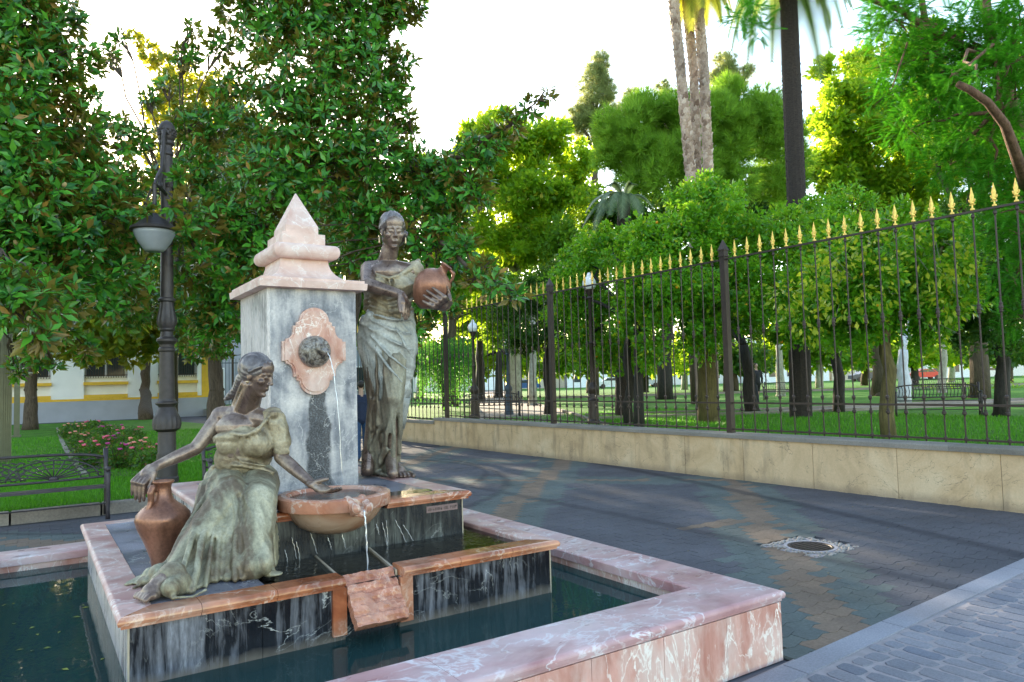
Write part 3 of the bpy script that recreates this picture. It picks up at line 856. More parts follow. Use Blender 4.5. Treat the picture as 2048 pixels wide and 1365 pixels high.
MB().box(CH0, CH1, T1[2]+d+.03, T1[2]+CW, Z1-.17, Z1-.055).build('notch_sill', m_deckwet, ft)
for s_, xe in ((-1, CH0), (1, CH1)):
    lo, hi = sorted((xe, xe-s_*.02))
    g = MB(); lo, hi = (xe-.075, xe) if s_ < 0 else (xe, xe+.075)
    g.box(lo, hi, T1[2]+.025, T1[2]+d, Z1-.30, Z1-.056); g.build('notch_cheek', m_pink_wet, ft)

# rough red spill slab that leans out of the notch
def spill():
    nx, ny = 22, 26; W = (CH1-CH0)*.94; x0 = CH0+.006; R = []
    P0 = np.array([0, T1[2]+.10, Z1-.005]); P1 = np.array([0, T1[2]-.115, Z1-.225])
    vs = []; fs = []
    nrm = np.array([0, -(P1-P0)[2], (P1-P0)[1]]); nrm = -nrm/np.linalg.norm(nrm)
    if nrm[2] < 0: nrm = -nrm
    for side in (0, 1):
        for j in range(ny+1):
            for k in range(nx+1):
                p = P0+(P1-P0)*j/ny; p[0] = x0+W*k/nx
                if side == 0:
                    q = Vector((p[0]*9, p[1]*9, p[2]*9)); hgt = .016*mnoise.noise(q)+.010*mnoise.noise(q*3)+.005*mnoise.noise(q*8)
                    hgt += .008*math.copysign(1, math.sin(j*1.15))*(.5+.5*mnoise.noise(Vector((k*.4, j, 0))))
                    p = p+nrm*hgt
                    if j == 0: p[1] += .02*mnoise.noise(Vector((k*.5, 3, 1)))
                else: p = p-nrm*.05+np.array([0, .01, 0])
                e = .006*mnoise.noise(Vector((j*.5, k, side)))
                p[0] += e if k in (0, nx) else 0
                vs.append(p)
    N = (nx+1)*(ny+1)
    for j in range(ny):
        for k in range(nx):
            a = j*(nx+1)+k; fs.append((a, a+nx+1, a+nx+2, a+1)); fs.append((N+a, N+a+1, N+a+nx+2, N+a+nx+1))
    for j in range(ny):
        a = j*(nx+1); fs.append((a, N+a, N+a+nx+1, a+nx+1)); a += nx; fs.append((a, a+nx+1, N+a+nx+1, N+a))
    for k in range(nx):
        fs.append((k, k+1, N+k+1, N+k)); a = ny*(nx+1)+k; fs.append((a, N+a, N+a+1, a+1))
    m = MB(); m.add(vs, fs); return m
m_rock = pink_marble('rough_red_stone', (.50, .20, .125), (.34, .11, .06), (.60, .36, .27), wet=.35, rough=.3, scale=2.2)
spill().build('spill_slab', m_rock, ft, label='rough split-faced red slab in the notch')

# upper platform
panels(T2[0]+d, T2[1]-d, T2[2]+d, T2[3]-d, Z1-.06, Z2-.055, 3, 3, (m_panel2, m_side, m_panel2, m_panel2), 'step_panel')
MB().box(T2[0]+d+.02, T2[1]-d-.02, T2[2]+d+.02, T2[3]-d-.02, Z1-.06, Z2-.06).build('step_core', m_panel2, ft)
MB().box(T2[1]-d-.004, T2[1]-d+.004, T2[2]+d-.004, T2[2]+d+.004, Z1-.04, Z2-.055).build('corner_joint', m_caulk, ft)
bowlC = np.array([1.585, 4.43]); BR = .345; BZ = .945
nl, nr = oncx(612, 1020, T2[2]), oncx(776, 1003, T2[2])
run_rim('x', T2[0], nl, T2[2], CW, Z2, 1, 0, 2, 'cornice_slab', m_pink_wet, .055, .024)
run_rim('x', nr, T2[1], T2[2], CW, Z2, 0, 1, 2, 'cornice_slab', m_pink_wet, .055, .024)
run_rim('y', T2[2], T2[3], T2[0], CW+.04, Z2, 1, 1, 3, 'cornice_slab', m_pink, .055, .024)
run_rim('y', T2[2], T2[3], T2[1], CW+.04, Z2, 1, 1, 3, 'cornice_slab', m_pink, .055, .024, sgn=-1)
run_rim('x', T2[0], T2[1], T2[3], CW, Z2, 1, 1, 3, 'cornice_slab', m_pink, .055, .024, sgn=-1)
MB().box(T2[0]+CW+.04, T2[1]-CW-.04, T2[2]+CW, T2[3]-CW, Z2-.06, Z2-.004).build('deck_slab', m_deck, ft)
MB().box(nl, nr, T2[2]+.06, T2[2]+CW, Z2-.06, Z2-.006).build('bowl_seat', m_deckwet, ft)
# puddle of wet stone beside the bowl
g = MB(); g.prism([(nr+.06+.42*math.cos(a)*(1+.1*math.sin(3*a)), T2[2]+.24+.10*math.sin(a)) for a in [k*math.pi/10 for k in range(20)]], Z2-.0035, Z2-.001)
g.build('puddle', m_deckwet, ft)

# name plate on the upper step
def text_mesh(txt, size, depth=.002):
    c = bpy.data.curves.new('txt', 'FONT'); c.body = txt; c.size = size; c.extrude = depth; c.align_x = 'CENTER'; c.align_y = 'CENTER'
    o = bpy.data.objects.new('txt', c); col.objects.link(o)
    me = bpy.data.meshes.new_from_object(o.evaluated_get(bpy.context.evaluated_depsgraph_get()))
    bpy.data.objects.remove(o); bpy.data.curves.remove(c); return me
pa, pb = on(738+114, 1024, 1, T2[2]+d), on(914, 1017, 1, T2[2]+d)
m_plate = simple('pinkish_brass_plate', (.22, .15, .15), .45, .3)
pm = MB().box(pa[0], pb[0], T2[2]+d-.008, T2[2]+d, Z2-.125, Z2-.082); plate = pm.build('name_plate', m_plate, ft)
rngp = random.Random(8)
# worn, illegible lettering as seen from here: a row of small raised strokes
g = MB(); xx = pa[0]+.012
while xx < pb[0]-.014:
    w_ = rngp.choice((.006, .008, .010)); 
    g.box(xx, xx+.0016, T2[2]+d-.0095, T2[2]+d-.008, Z2-.114, Z2-.094)
    g.box(xx+.0016, xx+w_, T2[2]+d-.0095, T2[2]+d-.008, Z2-.114+rngp.choice((0, .009, .018)), Z2-.112+rngp.choice((0, .009, .018))+.001) if rngp.random() < .6 else g.box(xx+w_-.0016, xx+w_, T2[2]+d-.0095, T2[2]+d-.008, Z2-.114, Z2-.094)
    xx += w_+.005 if rngp.random() < .85 else w_+.016
g.build('worn_lettering', m_iron, plate)

# pedestal
PXL, PXR, PYF, PYB, PZ = 1.425, 2.10, 5.336, 6.128, 2.335
ped = MB(); ped.box(PXL+.004, PXR-.004, PYF+.004, PYB-.004, Z2-.02, PZ); ped = ped.build('pedestal', m_panel2, ft)
MB().box(PXL+.02, PXR, PYF, PYF+.02, Z2-.004, PZ).build('front_panel', m_ped, ped)
MB().box(PXL, PXL+.02, PYF, PYB, Z2-.004, PZ).build('side_panel', m_pedside, ped)
MB().box(PXR-.002, PXR+.001, PYF+.0205, PYB, Z2-.004, PZ).build('side_panel', m_pedside, ped)
cxm, cym = (PXL+PXR)/2, (PYF+PYB)/2
def sq(hx, hy, z, ch=0):
    if ch: return [(cxm-hx+ch, cym-hy, z), (cxm+hx-ch, cym-hy, z), (cxm+hx, cym-hy+ch, z), (cxm+hx, cym+hy-ch, z), (cxm+hx-ch, cym+hy, z), (cxm-hx+ch, cym+hy, z), (cxm-hx, cym+hy-ch, z), (cxm-hx, cym-hy+ch, z)]
    return [(cxm-hx, cym-hy, z), (cxm+hx, cym-hy, z), (cxm+hx, cym+hy, z), (cxm-hx, cym+hy, z)]
def stack(name, prof):
    m = MB(); m.rings([sq(hx, hy, z) for hx, hy, z in prof]); m.build(name, m_cap, ft)
zf = lambda z: z
stack('cap_slab', [(.355, .415, PZ), (.405, .465, PZ+.004), (.41, .47, PZ+.055), (.403, .463, PZ+.058)])
stack('cap_fillet', [(.392, .452, PZ+.058), (.392, .452, PZ+.078), (.37, .43, PZ+.082)])
sc = []
zb, zt = PZ+.080, 2.594
for k in range(9):
    t_ = k/8; w_ = .375-(.375-.185)*math.sin(t_*math.pi/2)**.75; sc.append((w_, w_*1.17, zb+(zt-zb)*(1-math.cos(t_*math.pi/2))**.9))
stack('scotia', sc)
to = []
for k in range(11):
    a = -math.pi/2+math.pi*k/10; to.append((.215+.040*math.cos(a), .262+.040*math.cos(a), 2.650+.056*math.sin(a)))
stack('torus_block', to)
stack('middle_block', [(.168, .205, 2.706), (.168, .205, 2.800)])
stack('pyramid_block', [(.128, .160, 2.800), (.128, .160, 2.868), (.004, .004, 3.160)])

# wall medallion with the spout
def medallion_outline(W, H):
    """mixtilinear plaque with stepped round lobes"""
    q = []
    for k in range(9):
        a = math.pi/2*(k/8); q.append((W*.48*math.cos(a)*.98, H*.68+H*.32*math.sin(a)))
    q = q[::-1]                      # from the top centre down to the lobe's right foot
    q += [(W*.56, H*.66), (W*.56, H*.58), (W*.66, H*.58), (W*.66, H*.50)]
    for k in range(1, 7):
        t_ = k/6; q.append((W*.66+W*.22*(1-math.cos(t_*math.pi/2)), H*.50-H*.22*math.sin(t_*math.pi/2)))
    q += [(W*.90, H*.22), (W*1.0, H*.22), (W*1.0, 0)]
    r_ = [(x, z) for x, z in q]; low = [(x, -z) for x, z in q[::-1]][1:]
    right = r_+low
    return right+[(-x, z) for x, z in right[::-1]][1:-1]
mc = on(627, 703, 1, PYF); MW = .240; MH = .325
out = medallion_outline(MW, MH)
def plaque(sx, y0, y1, name, mat):
    n = len(out); m = MB()
    vs = [(mc[0]+x*sx, y1, mc[2]+z*sx) for x, z in out]+[(mc[0]+x*sx, y0, mc[2]+z*sx) for x, z in out]
    fs = [tuple(n+i for i in range(n))[::-1]]+[(i, (i+1) % n, n+(i+1) % n, n+i) for i in range(n)]
    m.add(vs, fs); return m.build(name, mat, ft)
m_med = pink_marble('medallion_marble', (.58, .31, .24), (.42, .16, .11), (.82, .72, .66), rough=.35, scale=2.6, st=(1, 1, .6))
plaque(1.0, PYF-.03, PYF+.002, 'medallion', m_med); md = plaque(.93, PYF-.042, PYF-.03, 'medallion_face', m_med)
def blackstone():
    t = NT('brown_black_stone'); v = t.coord('World', (1, 1, 1))
    c = t.ramp(t.noise(v, 16, 5, .6, 1.5), [(.36, (.04, .035, .035)), (.46, (.16, .13, .10)), (.54, (.30, .27, .24)), (.66, (.07, .07, .09))])
    t.bump(t.noise(v, 50, 4), .3, .004); return t.set(c, .3)
m_blk = blackstone()
g = MB(); R = []
for r_, yy in ((.118, 0), (.118, -.03), (.110, -.055), (.092, -.080), (.062, -.096), (.02, -.102)):
    R.append([(mc[0]-.01+r_*math.cos(2*math.pi*k/28), PYF-.042+yy, mc[2]-.005+r_*math.sin(2*math.pi*k/28)) for k in range(28)])
g.rings(R); sp = g.build('spout_boss', m_blk, ft, smooth=True, angle=50)
g = MB(); c0 = np.array([mc[0]+.01, PYF-.15, mc[2]])
g.ball(c0+[0, 0, .012], (.045, .05, .04)); g.ball(c0+[.01, -.045, -.01], (.034, .04, .026)); g.ball(c0+[.012, -.075, -.016], (.024, .02, .016))
g.ball(c0+[-.03, .0, .05], (.016, .014, .02)); g.ball(c0+[.034, .0, .05], (.016, .014, .02))
g.ball(c0+[-.014, -.035, .022], (.012, .012, .010)); g.ball(c0+[.026, -.035, .022], (.012, .012, .010)); g.ball(c0+[0, .03, -.02], (.05, .04, .05))
sculpt(g, 'spout_head', m_blk, sp, .005, 1)

# bowl
g = MB(); seg = 48; R = []
prof = [(.0, .70), (.09, .703), (.16, .722), (.22, .755), (.265, .80), (.292, .845), (.297, .868), (BR-.004, .868), (BR, .874), (BR, BZ-.008), (BR-.01, BZ),
        (BR-.055, BZ), (BR-.066, BZ-.01), (.255, .895), (.19, .85), (.10, .83), (0, .825)]
for r_, z in prof: R.append([(bowlC[0]+max(r_, .001)*math.cos(2*math.pi*k/seg), bowlC[1]+max(r_, .001)*math.sin(2*math.pi*k/seg), z) for k in range(seg)])
m_bowl = pink_marble('bowl_marble', (.50, .215, .13), (.36, .12, .065), (.62, .50, .42), wet=.25, rough=.22, scale=.8)
m_bowlu = pink_marble('bowl_underside', (.46, .31, .22), (.34, .16, .09), (.60, .50, .40), rough=.25, scale=.7)
g.rings(R, cap=False); bowl = g.build('bowl', m_bowl, ft, smooth=True, angle=40)
bowl.data.materials.append(m_bowlu)
for p in bowl.data.polygons:
    if p.center.z+WPOS['fountain'].z < .862: p.material_index = 1
sa = at(722, 1008, 4.22); sdir = np.array([sa[0]-bowlC[0], sa[1]-bowlC[1]]); sdir /= np.linalg.norm(sdir); sn = np.array([-sdir[1], sdir[0]])
g = MB()
S = lambda u, w, z: np.array([bowlC[0]+sdir[0]*u+sn[0]*w, bowlC[1]+sdir[1]*u+sn[1]*w, z])
for s_ in (-1, 1):
    g.cap(S(BR-.05, s_*.046, BZ-.012), .028, S(BR+.045, s_*.040, BZ-.045), .024); g.ball(S(BR+.055, s_*.040, BZ-.05), (.028, .028, .032)); g.cap(S(BR+.02, s_*.046, BZ-.05), .022, S(BR-.01, s_*.03, BZ-.085), .02)
g.cap(S(BR-.04, 0, BZ-.066), .028, S(BR+.05, 0, BZ-.085), .024); g.cap(S(BR-.04, -.03, BZ-.06), .024, S(BR+.04, -.025, BZ-.08), .02); g.cap(S(BR-.04, .03, BZ-.06), .024, S(BR+.04, .025, BZ-.08), .02)
sculpt(g, 'bowl_lip', m_bowl, bowl, .005, 2)
def disc(cx, cy, r_, z, name, mat, kind='structure'):
    m = MB(); m.add([(cx+r_*math.cos(a*math.pi/20), cy+r_*math.sin(a*math.pi/20), z) for a in range(40)], [tuple(range(40))])
    return m.build(name, mat, kind=kind)
disc(bowlC[0], bowlC[1], BR-.068, BZ-.022, 'water', m_pool)
g = MB(); g.add([(RXL+RW-.015, RY+RW-.015, ZW), (RX-RW+.015, RY+RW-.015, ZW), (RX-RW+.015, RY2-RW+.015, ZW), (RXL+RW-.015, RY2-RW+.015, ZW)], [(0, 1, 2, 3)])
struct(g, 'water', m_water)
g = MB(); g.add([(PX0, T1[2]+.05, Z1-.030), (CH0, T1[2]+.05, Z1-.030), (CH0, T1[2]+CW, Z1-.030), (CA-.006, T2[2]+d, Z1-.030), (PX0, T2[2]+d, Z1-.030)], [(0, 1, 2, 3, 4)])
g.v = [(x, max(y, T1[2]+CW-.01), z) for x, y, z in g.v]; struct(g, 'water', m_pool)
g = MB(); g.add([(CB+.006, T2[2]+d, Z1-.030), (CH1+.006, T1[2]+CW-.01, Z1-.030), (T1[1]-CW+.01, T1[2]+CW-.01, Z1-.030), (T1[1]-CW+.01, T1[3]-CW-.6, Z1-.030), (T2[1]-d, T1[3]-CW-.6, Z1-.030), (T2[1]-d, T2[2]+d, Z1-.030)], [(0, 1, 2, 3, 4, 5)])
struct(g, 'water', m_pool)
g = MB(); g.add([(CA, T2[2]+d, Z1-.040), (CH0, T1[2]+.10, Z1-.040), (CH1, T1[2]+.10, Z1-.040), (CB, T2[2]+d, Z1-.040)], [(0, 1, 2, 3)]); struct(g, 'water', m_pool)
g = MB(); g.prism([(CA, T2[2]+d), (CH0, T1[2]+.06), (CH1, T1[2]+.06), (CB, T2[2]+d)], Z1-.058, Z1-.052); g.build('channel_floor', m_deckwet, ft)
# falling water
def stream(pts, r0, r1, label, grp=None):
    pts = [np.array(p, float) for p in pts]; n = len(pts); P = []; Rr = []
    for k in range((n-1)*6+1):
        i_ = min(k//6, n-2); f = (k-6*i_)/6; P.append(pts[i_]*(1-f)+pts[i_+1]*f+np.array([.002*math.sin(k*1.7), 0, 0]))
        Rr.append((r0+(r1-r0)*k/((n-1)*6))*(1+.35*math.sin(k*2.1)))
    m = MB(); m.tube(P, Rr, 6); o = m.build('water_jet', m_stream, smooth=True); tag(o, label, 'water jet', grp); return o
lipp = S(BR+.07, 0, BZ-.06)
stream([lipp, lipp+[sdir[0]*.02, sdir[1]*.02, -.06], lipp+[sdir[0]*.03, sdir[1]*.03, -.18], [lipp[0]+sdir[0]*.04, lipp[1]+sdir[1]*.04, Z1-.05]], .005, .0042, 'thin stream of water pouring from the red bowl lip into the channel')
s0 = c0+np.array([.012, -.09, -.022])
stream([s0, s0+[.012, -.02, -.03], s0+[.03, -.045, -.15], s0+[.05, -.08, -.45], s0+[.055, -.12, BZ-.03-s0[2]]], .0045, .0016, 'fine jet falling from the carved spout towards the bowl')
rng2 = random.Random(11)
ORD = ['leftmost', 'second from the left', 'third from the left', 'fourth from the left', 'fifth from the left', 'sixth from the left', 'fifth from the right', 'fourth from the right', 'third from the right', 'second from the right', 'rightmost']
for tk_, (px_, y0_, y1_, dx_) in enumerate(sorted(((583, 1075, 1118, 10), (592, 1083, 1122, 8), (620, 1065, 1108, 14), (655, 1075, 1100, 8), (683, 1068, 1097, 8), (764, 1045, 1092, 10), (772, 1040, 1096, 4), (752, 1048, 1070, 6), (790, 1040, 1085, 22), (806, 1050, 1082, 20), (569, 1100, 1125, 6)))):
    a = on(px_, y0_, 1, T2[2]+d-.012); b = on(px_+dx_, y1_, 1, T2[2]+d-.02)
    o = stream([a, (a+b)/2+[.003, -.004, 0], b], .0016, .0022, 'thin white trickle on the black step by the bowl, '+ORD[tk_], 'trickles under the bowl')

# drifting leaves and foam on the basin water
n = 70; rs = np.random.RandomState(9)
pos = np.stack([rs.uniform(-.2, .33, n), rs.uniform(3.2, 6.7, n), np.full(n, ZW+.003)], 1)
m_fl = leaf_mat('floating_leaf', (.10, .14, .01), (.32, .34, .04), tfac=.1, rough=.4)
scatter('floating_leaves', LV, LF, pos[:26], rand_rot(rs, 26, np.tile([0, 0, 1.], (26, 1))+rs.normal(size=(26, 3))*.12), rs.uniform(.02, .05, 26), m_fl)

# ================================================================ STATUES
B_DK = (.040, .026, .022)
m_skin = bronze('bronze_skin', (.12, .078, .062), (.225, .16, .13), (.42, .33, .26), 5, .36, .52, .68, .6, .33, 1, .25)
m_hair = bronze('bronze_hair', (.11, .09, .085), (.20, .175, .17), (.32, .29, .26), 7, .4, .52, .68, .6, .36, 1, .3)
m_blouse = bronze('bronze_blouse', (.17, .125, .08), (.35, .29, .19), (.53, .46, .33), 4.5, .38, .52, .68, .4, .48, 1, .5)
m_skirt = bronze('bronze_skirt', (.15, .11, .07), (.29, .27, .185), (.50, .46, .33), 4.2, .40, .51, .64, .35, .5, .45, .5)
m_skirt2 = bronze('bronze_skirt_brown', (.12, .09, .065), (.24, .22, .165), (.38, .37, .29), 4, .40, .53, .68, .4, .48, .35, .5)
m_shawl = bronze('pale_patina_shawl', (.26, .27, .25), (.44, .45, .42), (.60, .60, .57), 5, .36, .5, .66, .25, .55, .6, .5)
m_jar = bronze('terracotta_bronze', (.19, .085, .055), (.32, .145, .09), (.42, .21, .14), 3, .38, .52, .68, .5, .36, .3, .2)
m_ear = simple('earring_bronze', (.45, .33, .2), .3, .8)

def frame(face, up=(0, 0, 1)):
    """columns: right, face, up"""
    f = np.array(face, float); f /= np.linalg.norm(f); u = np.array(up, float)
    r = np.cross(f, u); r /= np.linalg.norm(r); u = np.cross(r, f)
    return np.stack([r, f, u], axis=1)
def head(mb, hair, c, Fm, s):
    """c: chin-level base point under the skull centre, s: head height; x right, y face, z up"""
    T = lambda x, y, z: np.array(c)+Fm@np.array([x, y, z])*s
    def el(m, x, y, z, rx, ry, rz, seg=20): m.ball(T(x, y, z), (rx*s, ry*s, rz*s), seg, rot=Fm)
    def cp(m, a, ra, b, rb): m.cap(T(*a), ra*s, T(*b), rb*s, 12)
    el(mb, 0, -.07, .62, .31, .37, .37); el(mb, 0, .07, .45, .25, .27, .40); el(mb, 0, .19, .33, .165, .15, .22); el(mb, 0, .19, .69, .235, .155, .20)
    el(mb, 0, .10, .28, .21, .22, .20); el(mb, 0, .262, .092, .075, .075, .062); cp(mb, (-.175, .02, .26), .08, (0, .235, .10), .08); cp(mb, (.175, .02, .26), .08, (0, .235, .10), .08)
    cp(mb, (0, .335, .555), .026, (0, .410, .390), .034); el(mb, 0, .412, .372, .038, .042, .030); el(mb, -.036, .375, .360, .026, .036, .022); el(mb, .036, .375, .360, .026, .036, .022)
    for q in (-1, 1):
        cp(mb, (q*.05, .335, .580), .026, (q*.185, .262, .568), .024); el(mb, q*.118, .300, .497, .054, .042, .032); cp(mb, (q*.075, .335, .485), .009, (q*.17, .30, .487), .009)
        el(mb, q*.155, .225, .385, .085, .088, .085); el(mb, q*.285, -.02, .45, .03, .065, .10)
    cp(mb, (-.058, .325, .252), .021, (.058, .325, .252), .021); cp(mb, (-.045, .322, .212), .024, (.045, .322, .212), .024); el(mb, 0, .352, .246, .035, .018, .016)
    el(hair, 0, -.09, .645, .335, .405, .375); el(hair, 0, -.20, .46, .25, .20, .20)
    for q in (-1, 1):
        cp(hair, (0, .26, .87), .04, (q*.22, .18, .735), .045); cp(hair, (q*.22, .18, .735), .045, (q*.315, -.02, .56), .045)
    return T
def hand(mb, wrist, knuck, tips_dir, side, s, curl=.5, thumb=None, palm_n=None, spread=.30):
    """palm from wrist to knuckles; fingers continue along tips_dir and curl towards palm_n"""
    w = np.array(wrist, float); k = np.array(knuck, float); d = k-w; L = np.linalg.norm(d); d /= L
    t = np.array(tips_dir, float); t /= np.linalg.norm(t)
    n = np.array(palm_n, float); n = n-d*(n@d); n /= np.linalg.norm(n)
    a = np.cross(d, n)*side      # across the palm towards the thumb
    W = .044*s
    for q in (-1, -.33, .33, 1):
        mb.cap(w+a*q*W*.45, .019*s, k+a*q*W*.85, .0155*s, 10)
    mb.ball(w+d*L*.45, .03*s, 10)
    lens = {1: .078, .33: .088, -.33: .082, -1: .064}
    for q, fl in lens.items():
        fl *= s; p = k+a*q*W*.88; dd = t+a*q*spread*.5; dd /= np.linalg.norm(dd); r_ = .0125*s*(1 if q > -1 else .88)
        cc = n*curl
        p1 = p+dd*fl*.45; d2 = dd+cc*.6; d2 /= np.linalg.norm(d2); p2 = p1+d2*fl*.33; d3 = dd+cc*1.3; d3 /= np.linalg.norm(d3); p3 = p2+d3*fl*.26
        mb.chain([p, p1, p2, p3], [r_, r_*.92, r_*.82, r_*.68], 8)
    tb = w+d*L*.25+a*W*.8; th = np.array(thumb, float) if thumb is not None else (d*.8+a*.6+n*.3)
    th /= np.linalg.norm(th); p1 = tb+th*.038*s; p2 = p1+(th*.8+d*.4)*.032*s; p3 = p2+(th*.6+d*.5)*.026*s
    mb.chain([tb, p1, p2, p3], [.017*s, .0145*s, .0125*s, .0095*s], 8)
def foot(mb, heel, toe, s, up=(0, 0, 1)):
    h = np.array(heel, float); t = np.array(toe, float); d = t-h; L = np.linalg.norm(d); d /= L; a = np.cross(d, np.array(up, float)); a /= np.linalg.norm(a)
    u = np.cross(a, d)
    mb.cap(h+u*.035*s, .034*s, h+d*L*.62+u*.028*s, .036*s); mb.cap(h+u*.07*s, .036*s, h+d*L*.45+u*.05*s, .030*s)
    mb.cap(h+d*L*.55+u*.02*s-a*.02*s, .026*s, h+d*L*.74+u*.015*s-a*.026*s, .02*s); mb.cap(h+d*L*.55+u*.02*s+a*.02*s, .026*s, h+d*L*.76+u*.015*s+a*.024*s, .02*s)
    for i, q in enumerate((-1, -.45, .05, .52, 1)):
        p = h+d*L*(.76-.02*abs(q))+a*q*.042*s+u*.018*s; e = h+d*L*(1.0-.035*i)+a*q*.046*s+u*.010*s
        mb.chain([p, (p+e)/2+u*.007*s, e], [.013*s*(1.35 if i == 0 else 1), .011*s*(1.3 if i == 0 else 1), .010*s*(1.35 if i == 0 else 1)], 8)
def wrinkle(amp, f, dirv, warp=3.0, seed=0.):
    """cloth creases: ridged waves across dirv, bent by slow noise"""
    dv = np.array(dirv, float); dv /= np.linalg.norm(dv)
    def fn(co, no):
        x = co@dv; out_ = np.zeros(len(co), np.float32)
        for i, p in enumerate(co):
            q = Vector((float(p[0])*warp+seed, float(p[1])*warp, float(p[2])*warp))
            out_[i] = mnoise.noise(q)
        ph = x*f+out_*5.5
        ridge = 1-np.abs(np.sin(ph)); ridge2 = 1-np.abs(np.sin(ph*1.9+1.3+out_*3))
        return amp*(ridge**1.5-.35)+amp*.4*(ridge2**2-.3)
    return fn
def strands(amp, f, dirv):
    dv = np.array(dirv, float); dv /= np.linalg.norm(dv)
    return lambda co, no: amp*np.sin(co@dv*f+np.sin(co[:, 2]*23)*1.5)

# ---------------------------------------------------------------- seated woman
sw = thing('seated_woman_statue', 'bronze statue of a seated woman reaching into the bowl with one hand on a jar', 'statue', (1.05, 4.5, Z1))
fig = MB(); hair = MB()
viewr = RT*1.0; tocam = -fwd*1.0
faceS = RT*.95-fwd*.18+np.array([0, 0, -.22]); FmS = frame(faceS, (.03, 0, 1))
shift_ = lambda T_: T_(0, .02, .2)
nb = at(492, 818, 4.56); nt = at(506, 776, 4.50)
hs = .268
chin = at(527, 799, 4.46); base = chin-FmS@np.array([0, .30, .0])*hs
TH = head(fig, hair, base, FmS, hs)
fig.cap(nb+[0, 0, -.01], .078, TH(0, -.01, .26), .064); fig.cap(at(474, 826, 4.62), .05, TH(0, -.16, .25), .05); fig.cap(nb+[0, 0, -.01], .06, shift_(TH), .05)
shL, shR = at(443, 833, 4.60), at(545, 842, 4.52)
fig.cap(shL, .066, nb+[0, 0, -.045], .074); fig.cap(shR, .062, nb+[0, 0, -.045], .074)
fig.ball((shL+shR)/2+[0, 0, -.05], (.19, .11, .10), 16)
chest = at(487, 890, 4.52); fig.ball(chest, (.155, .105, .14), 16); fig.cap(chest, .12, at(484, 960, 4.58), .12)
el1, wr1 = at(392, 897, 4.48), at(305, 936, 4.33)
fig.chain([shL, (shL+el1)/2, el1], [.062, .052, .043]); fig.chain([el1, el1*.6+wr1*.4, wr1], [.043, .042, .027])
hand(fig, wr1, at(277, 966, 4.25), (-.08, -.05, -1), 1, 1.15, .15, thumb=at(291, 998, 4.25)-at(300, 955, 4.30), palm_n=(.55, .45, -.5), spread=.12)
el2, wr2 = at(562, 915, 4.50), at(624, 968, 4.33)
fig.chain([shR, (shR+el2)/2, el2], [.06, .05, .042]); fig.chain([el2, el2*.6+wr2*.4, wr2], [.043, .041, .027])
hand(fig, wr2, at(652, 982, 4.28), at(682, 984, 4.24)-at(650, 982, 4.29), 1, 1.12, .5, thumb=RT*.8+np.array([0, 0, .5]), palm_n=(0.1, .1, 1), spread=.3)
# left-hand foot at the platform corner
fh, fto = at(328, 1163, 3.86), on(280, 1200, 2, Z1+.012)
fh = on(326, 1168, 2, Z1+.01)
fh = on(338, 1186, 2, Z1+.006); fto = on(276, 1204, 2, Z1+.010)
foot(fig, fh, fto, 1.15)

sculpt(fig, 'figure', m_skin, sw, .0060, 2)
# hair: tail falling behind the neck
hair.chain([TH(0, -.34, .36), at(474, 780, 4.56), at(463, 790, 4.58), at(451, 799, 4.60)], [.040, .032, .028, .012])
sculpt(hair, 'hair', m_hair, sw, .006, 2, post=strands(.0022, 260, FmS[:, 2]*.5+FmS[:, 0]))
e = MB(); e.ball(TH(.335, .0, .33), .010, 8); e.build('earring', m_ear, sw, smooth=True)
# blouse
bl = MB()
cB = lambda px, py, dp, r: bl.ball(at(px, py, dp), r, 18)
cB(487, 915, 4.55, (.178, .13, .15)); cB(462, 888, 4.46, (.088, .085, .080)); cB(514, 888, 4.43, (.088, .085, .080)); cB(485, 872, 4.50, (.165, .115, .05))
bl.cap(at(486, 880, 4.53), .135, at(484, 938, 4.57), .148); cB(483, 945, 4.57, (.168, .14, .05))
# gathered neckline roll from the bare shoulder round to the sleeve
neckl = [at(422, 880, 4.55), at(440, 869, 4.46), at(465, 868, 4.39), at(490, 871, 4.35), at(512, 863, 4.36), at(528, 846, 4.40), at(541, 828, 4.48), at(540, 822, 4.60)]
bl.chain(neckl, [.014]*8, 8)
bl.chain([at(422, 880, 4.57), at(430, 878, 4.66), at(480, 872, 4.72), at(530, 850, 4.66)], [.03]*4, 8)
# puff sleeve
bl.chain([at(546, 836, 4.52), at(553, 862, 4.52), at(562, 884, 4.51)], [.072, .080, .066]); bl.chain([at(561, 893, 4.51), at(563, 902, 4.50)], [.056, .05])
bl.ball(at(548, 830, 4.46), .025); bl.ball(at(532, 872, 4.50), .075); bl.ball(at(528, 900, 4.52), .07)
# waist rolls
for (a, b, c, r_) in (((424, 945, 4.50), (484, 955, 4.40), (544, 948, 4.47), .018), ((424, 934, 4.50), (470, 930, 4.40), (540, 940, 4.47), .012), ((430, 925, 4.48), (470, 908, 4.42), (500, 925, 4.43), .010), ((455, 900, 4.42), (486, 925, 4.41), (530, 932, 4.44), .010)):
    bl.chain([at(*a), at(*b), at(*c)], [r_]*3, 8)
for k in range(13):   # gathers falling from the neckline
    t_ = k/12; a = neckl[0]*(1-t_)+neckl[5]*t_ if False else None
    i_ = min(int(t_*6), 5); f_ = t_*6-i_; p = neckl[i_]*(1-f_)+neckl[i_+1]*f_
    q = p+np.array([.01*(k-6)*.2, -.010, -.035-.012*(k % 3)]); bl.cap(p+[0, .006, 0], .009, q+[0, .010, 0], .004, 6)
sculpt(bl, 'blouse', m_blouse, sw, .0075, 2, post=wrinkle(.0075, 34, (.5, .3, .8), 4.0, 2.))
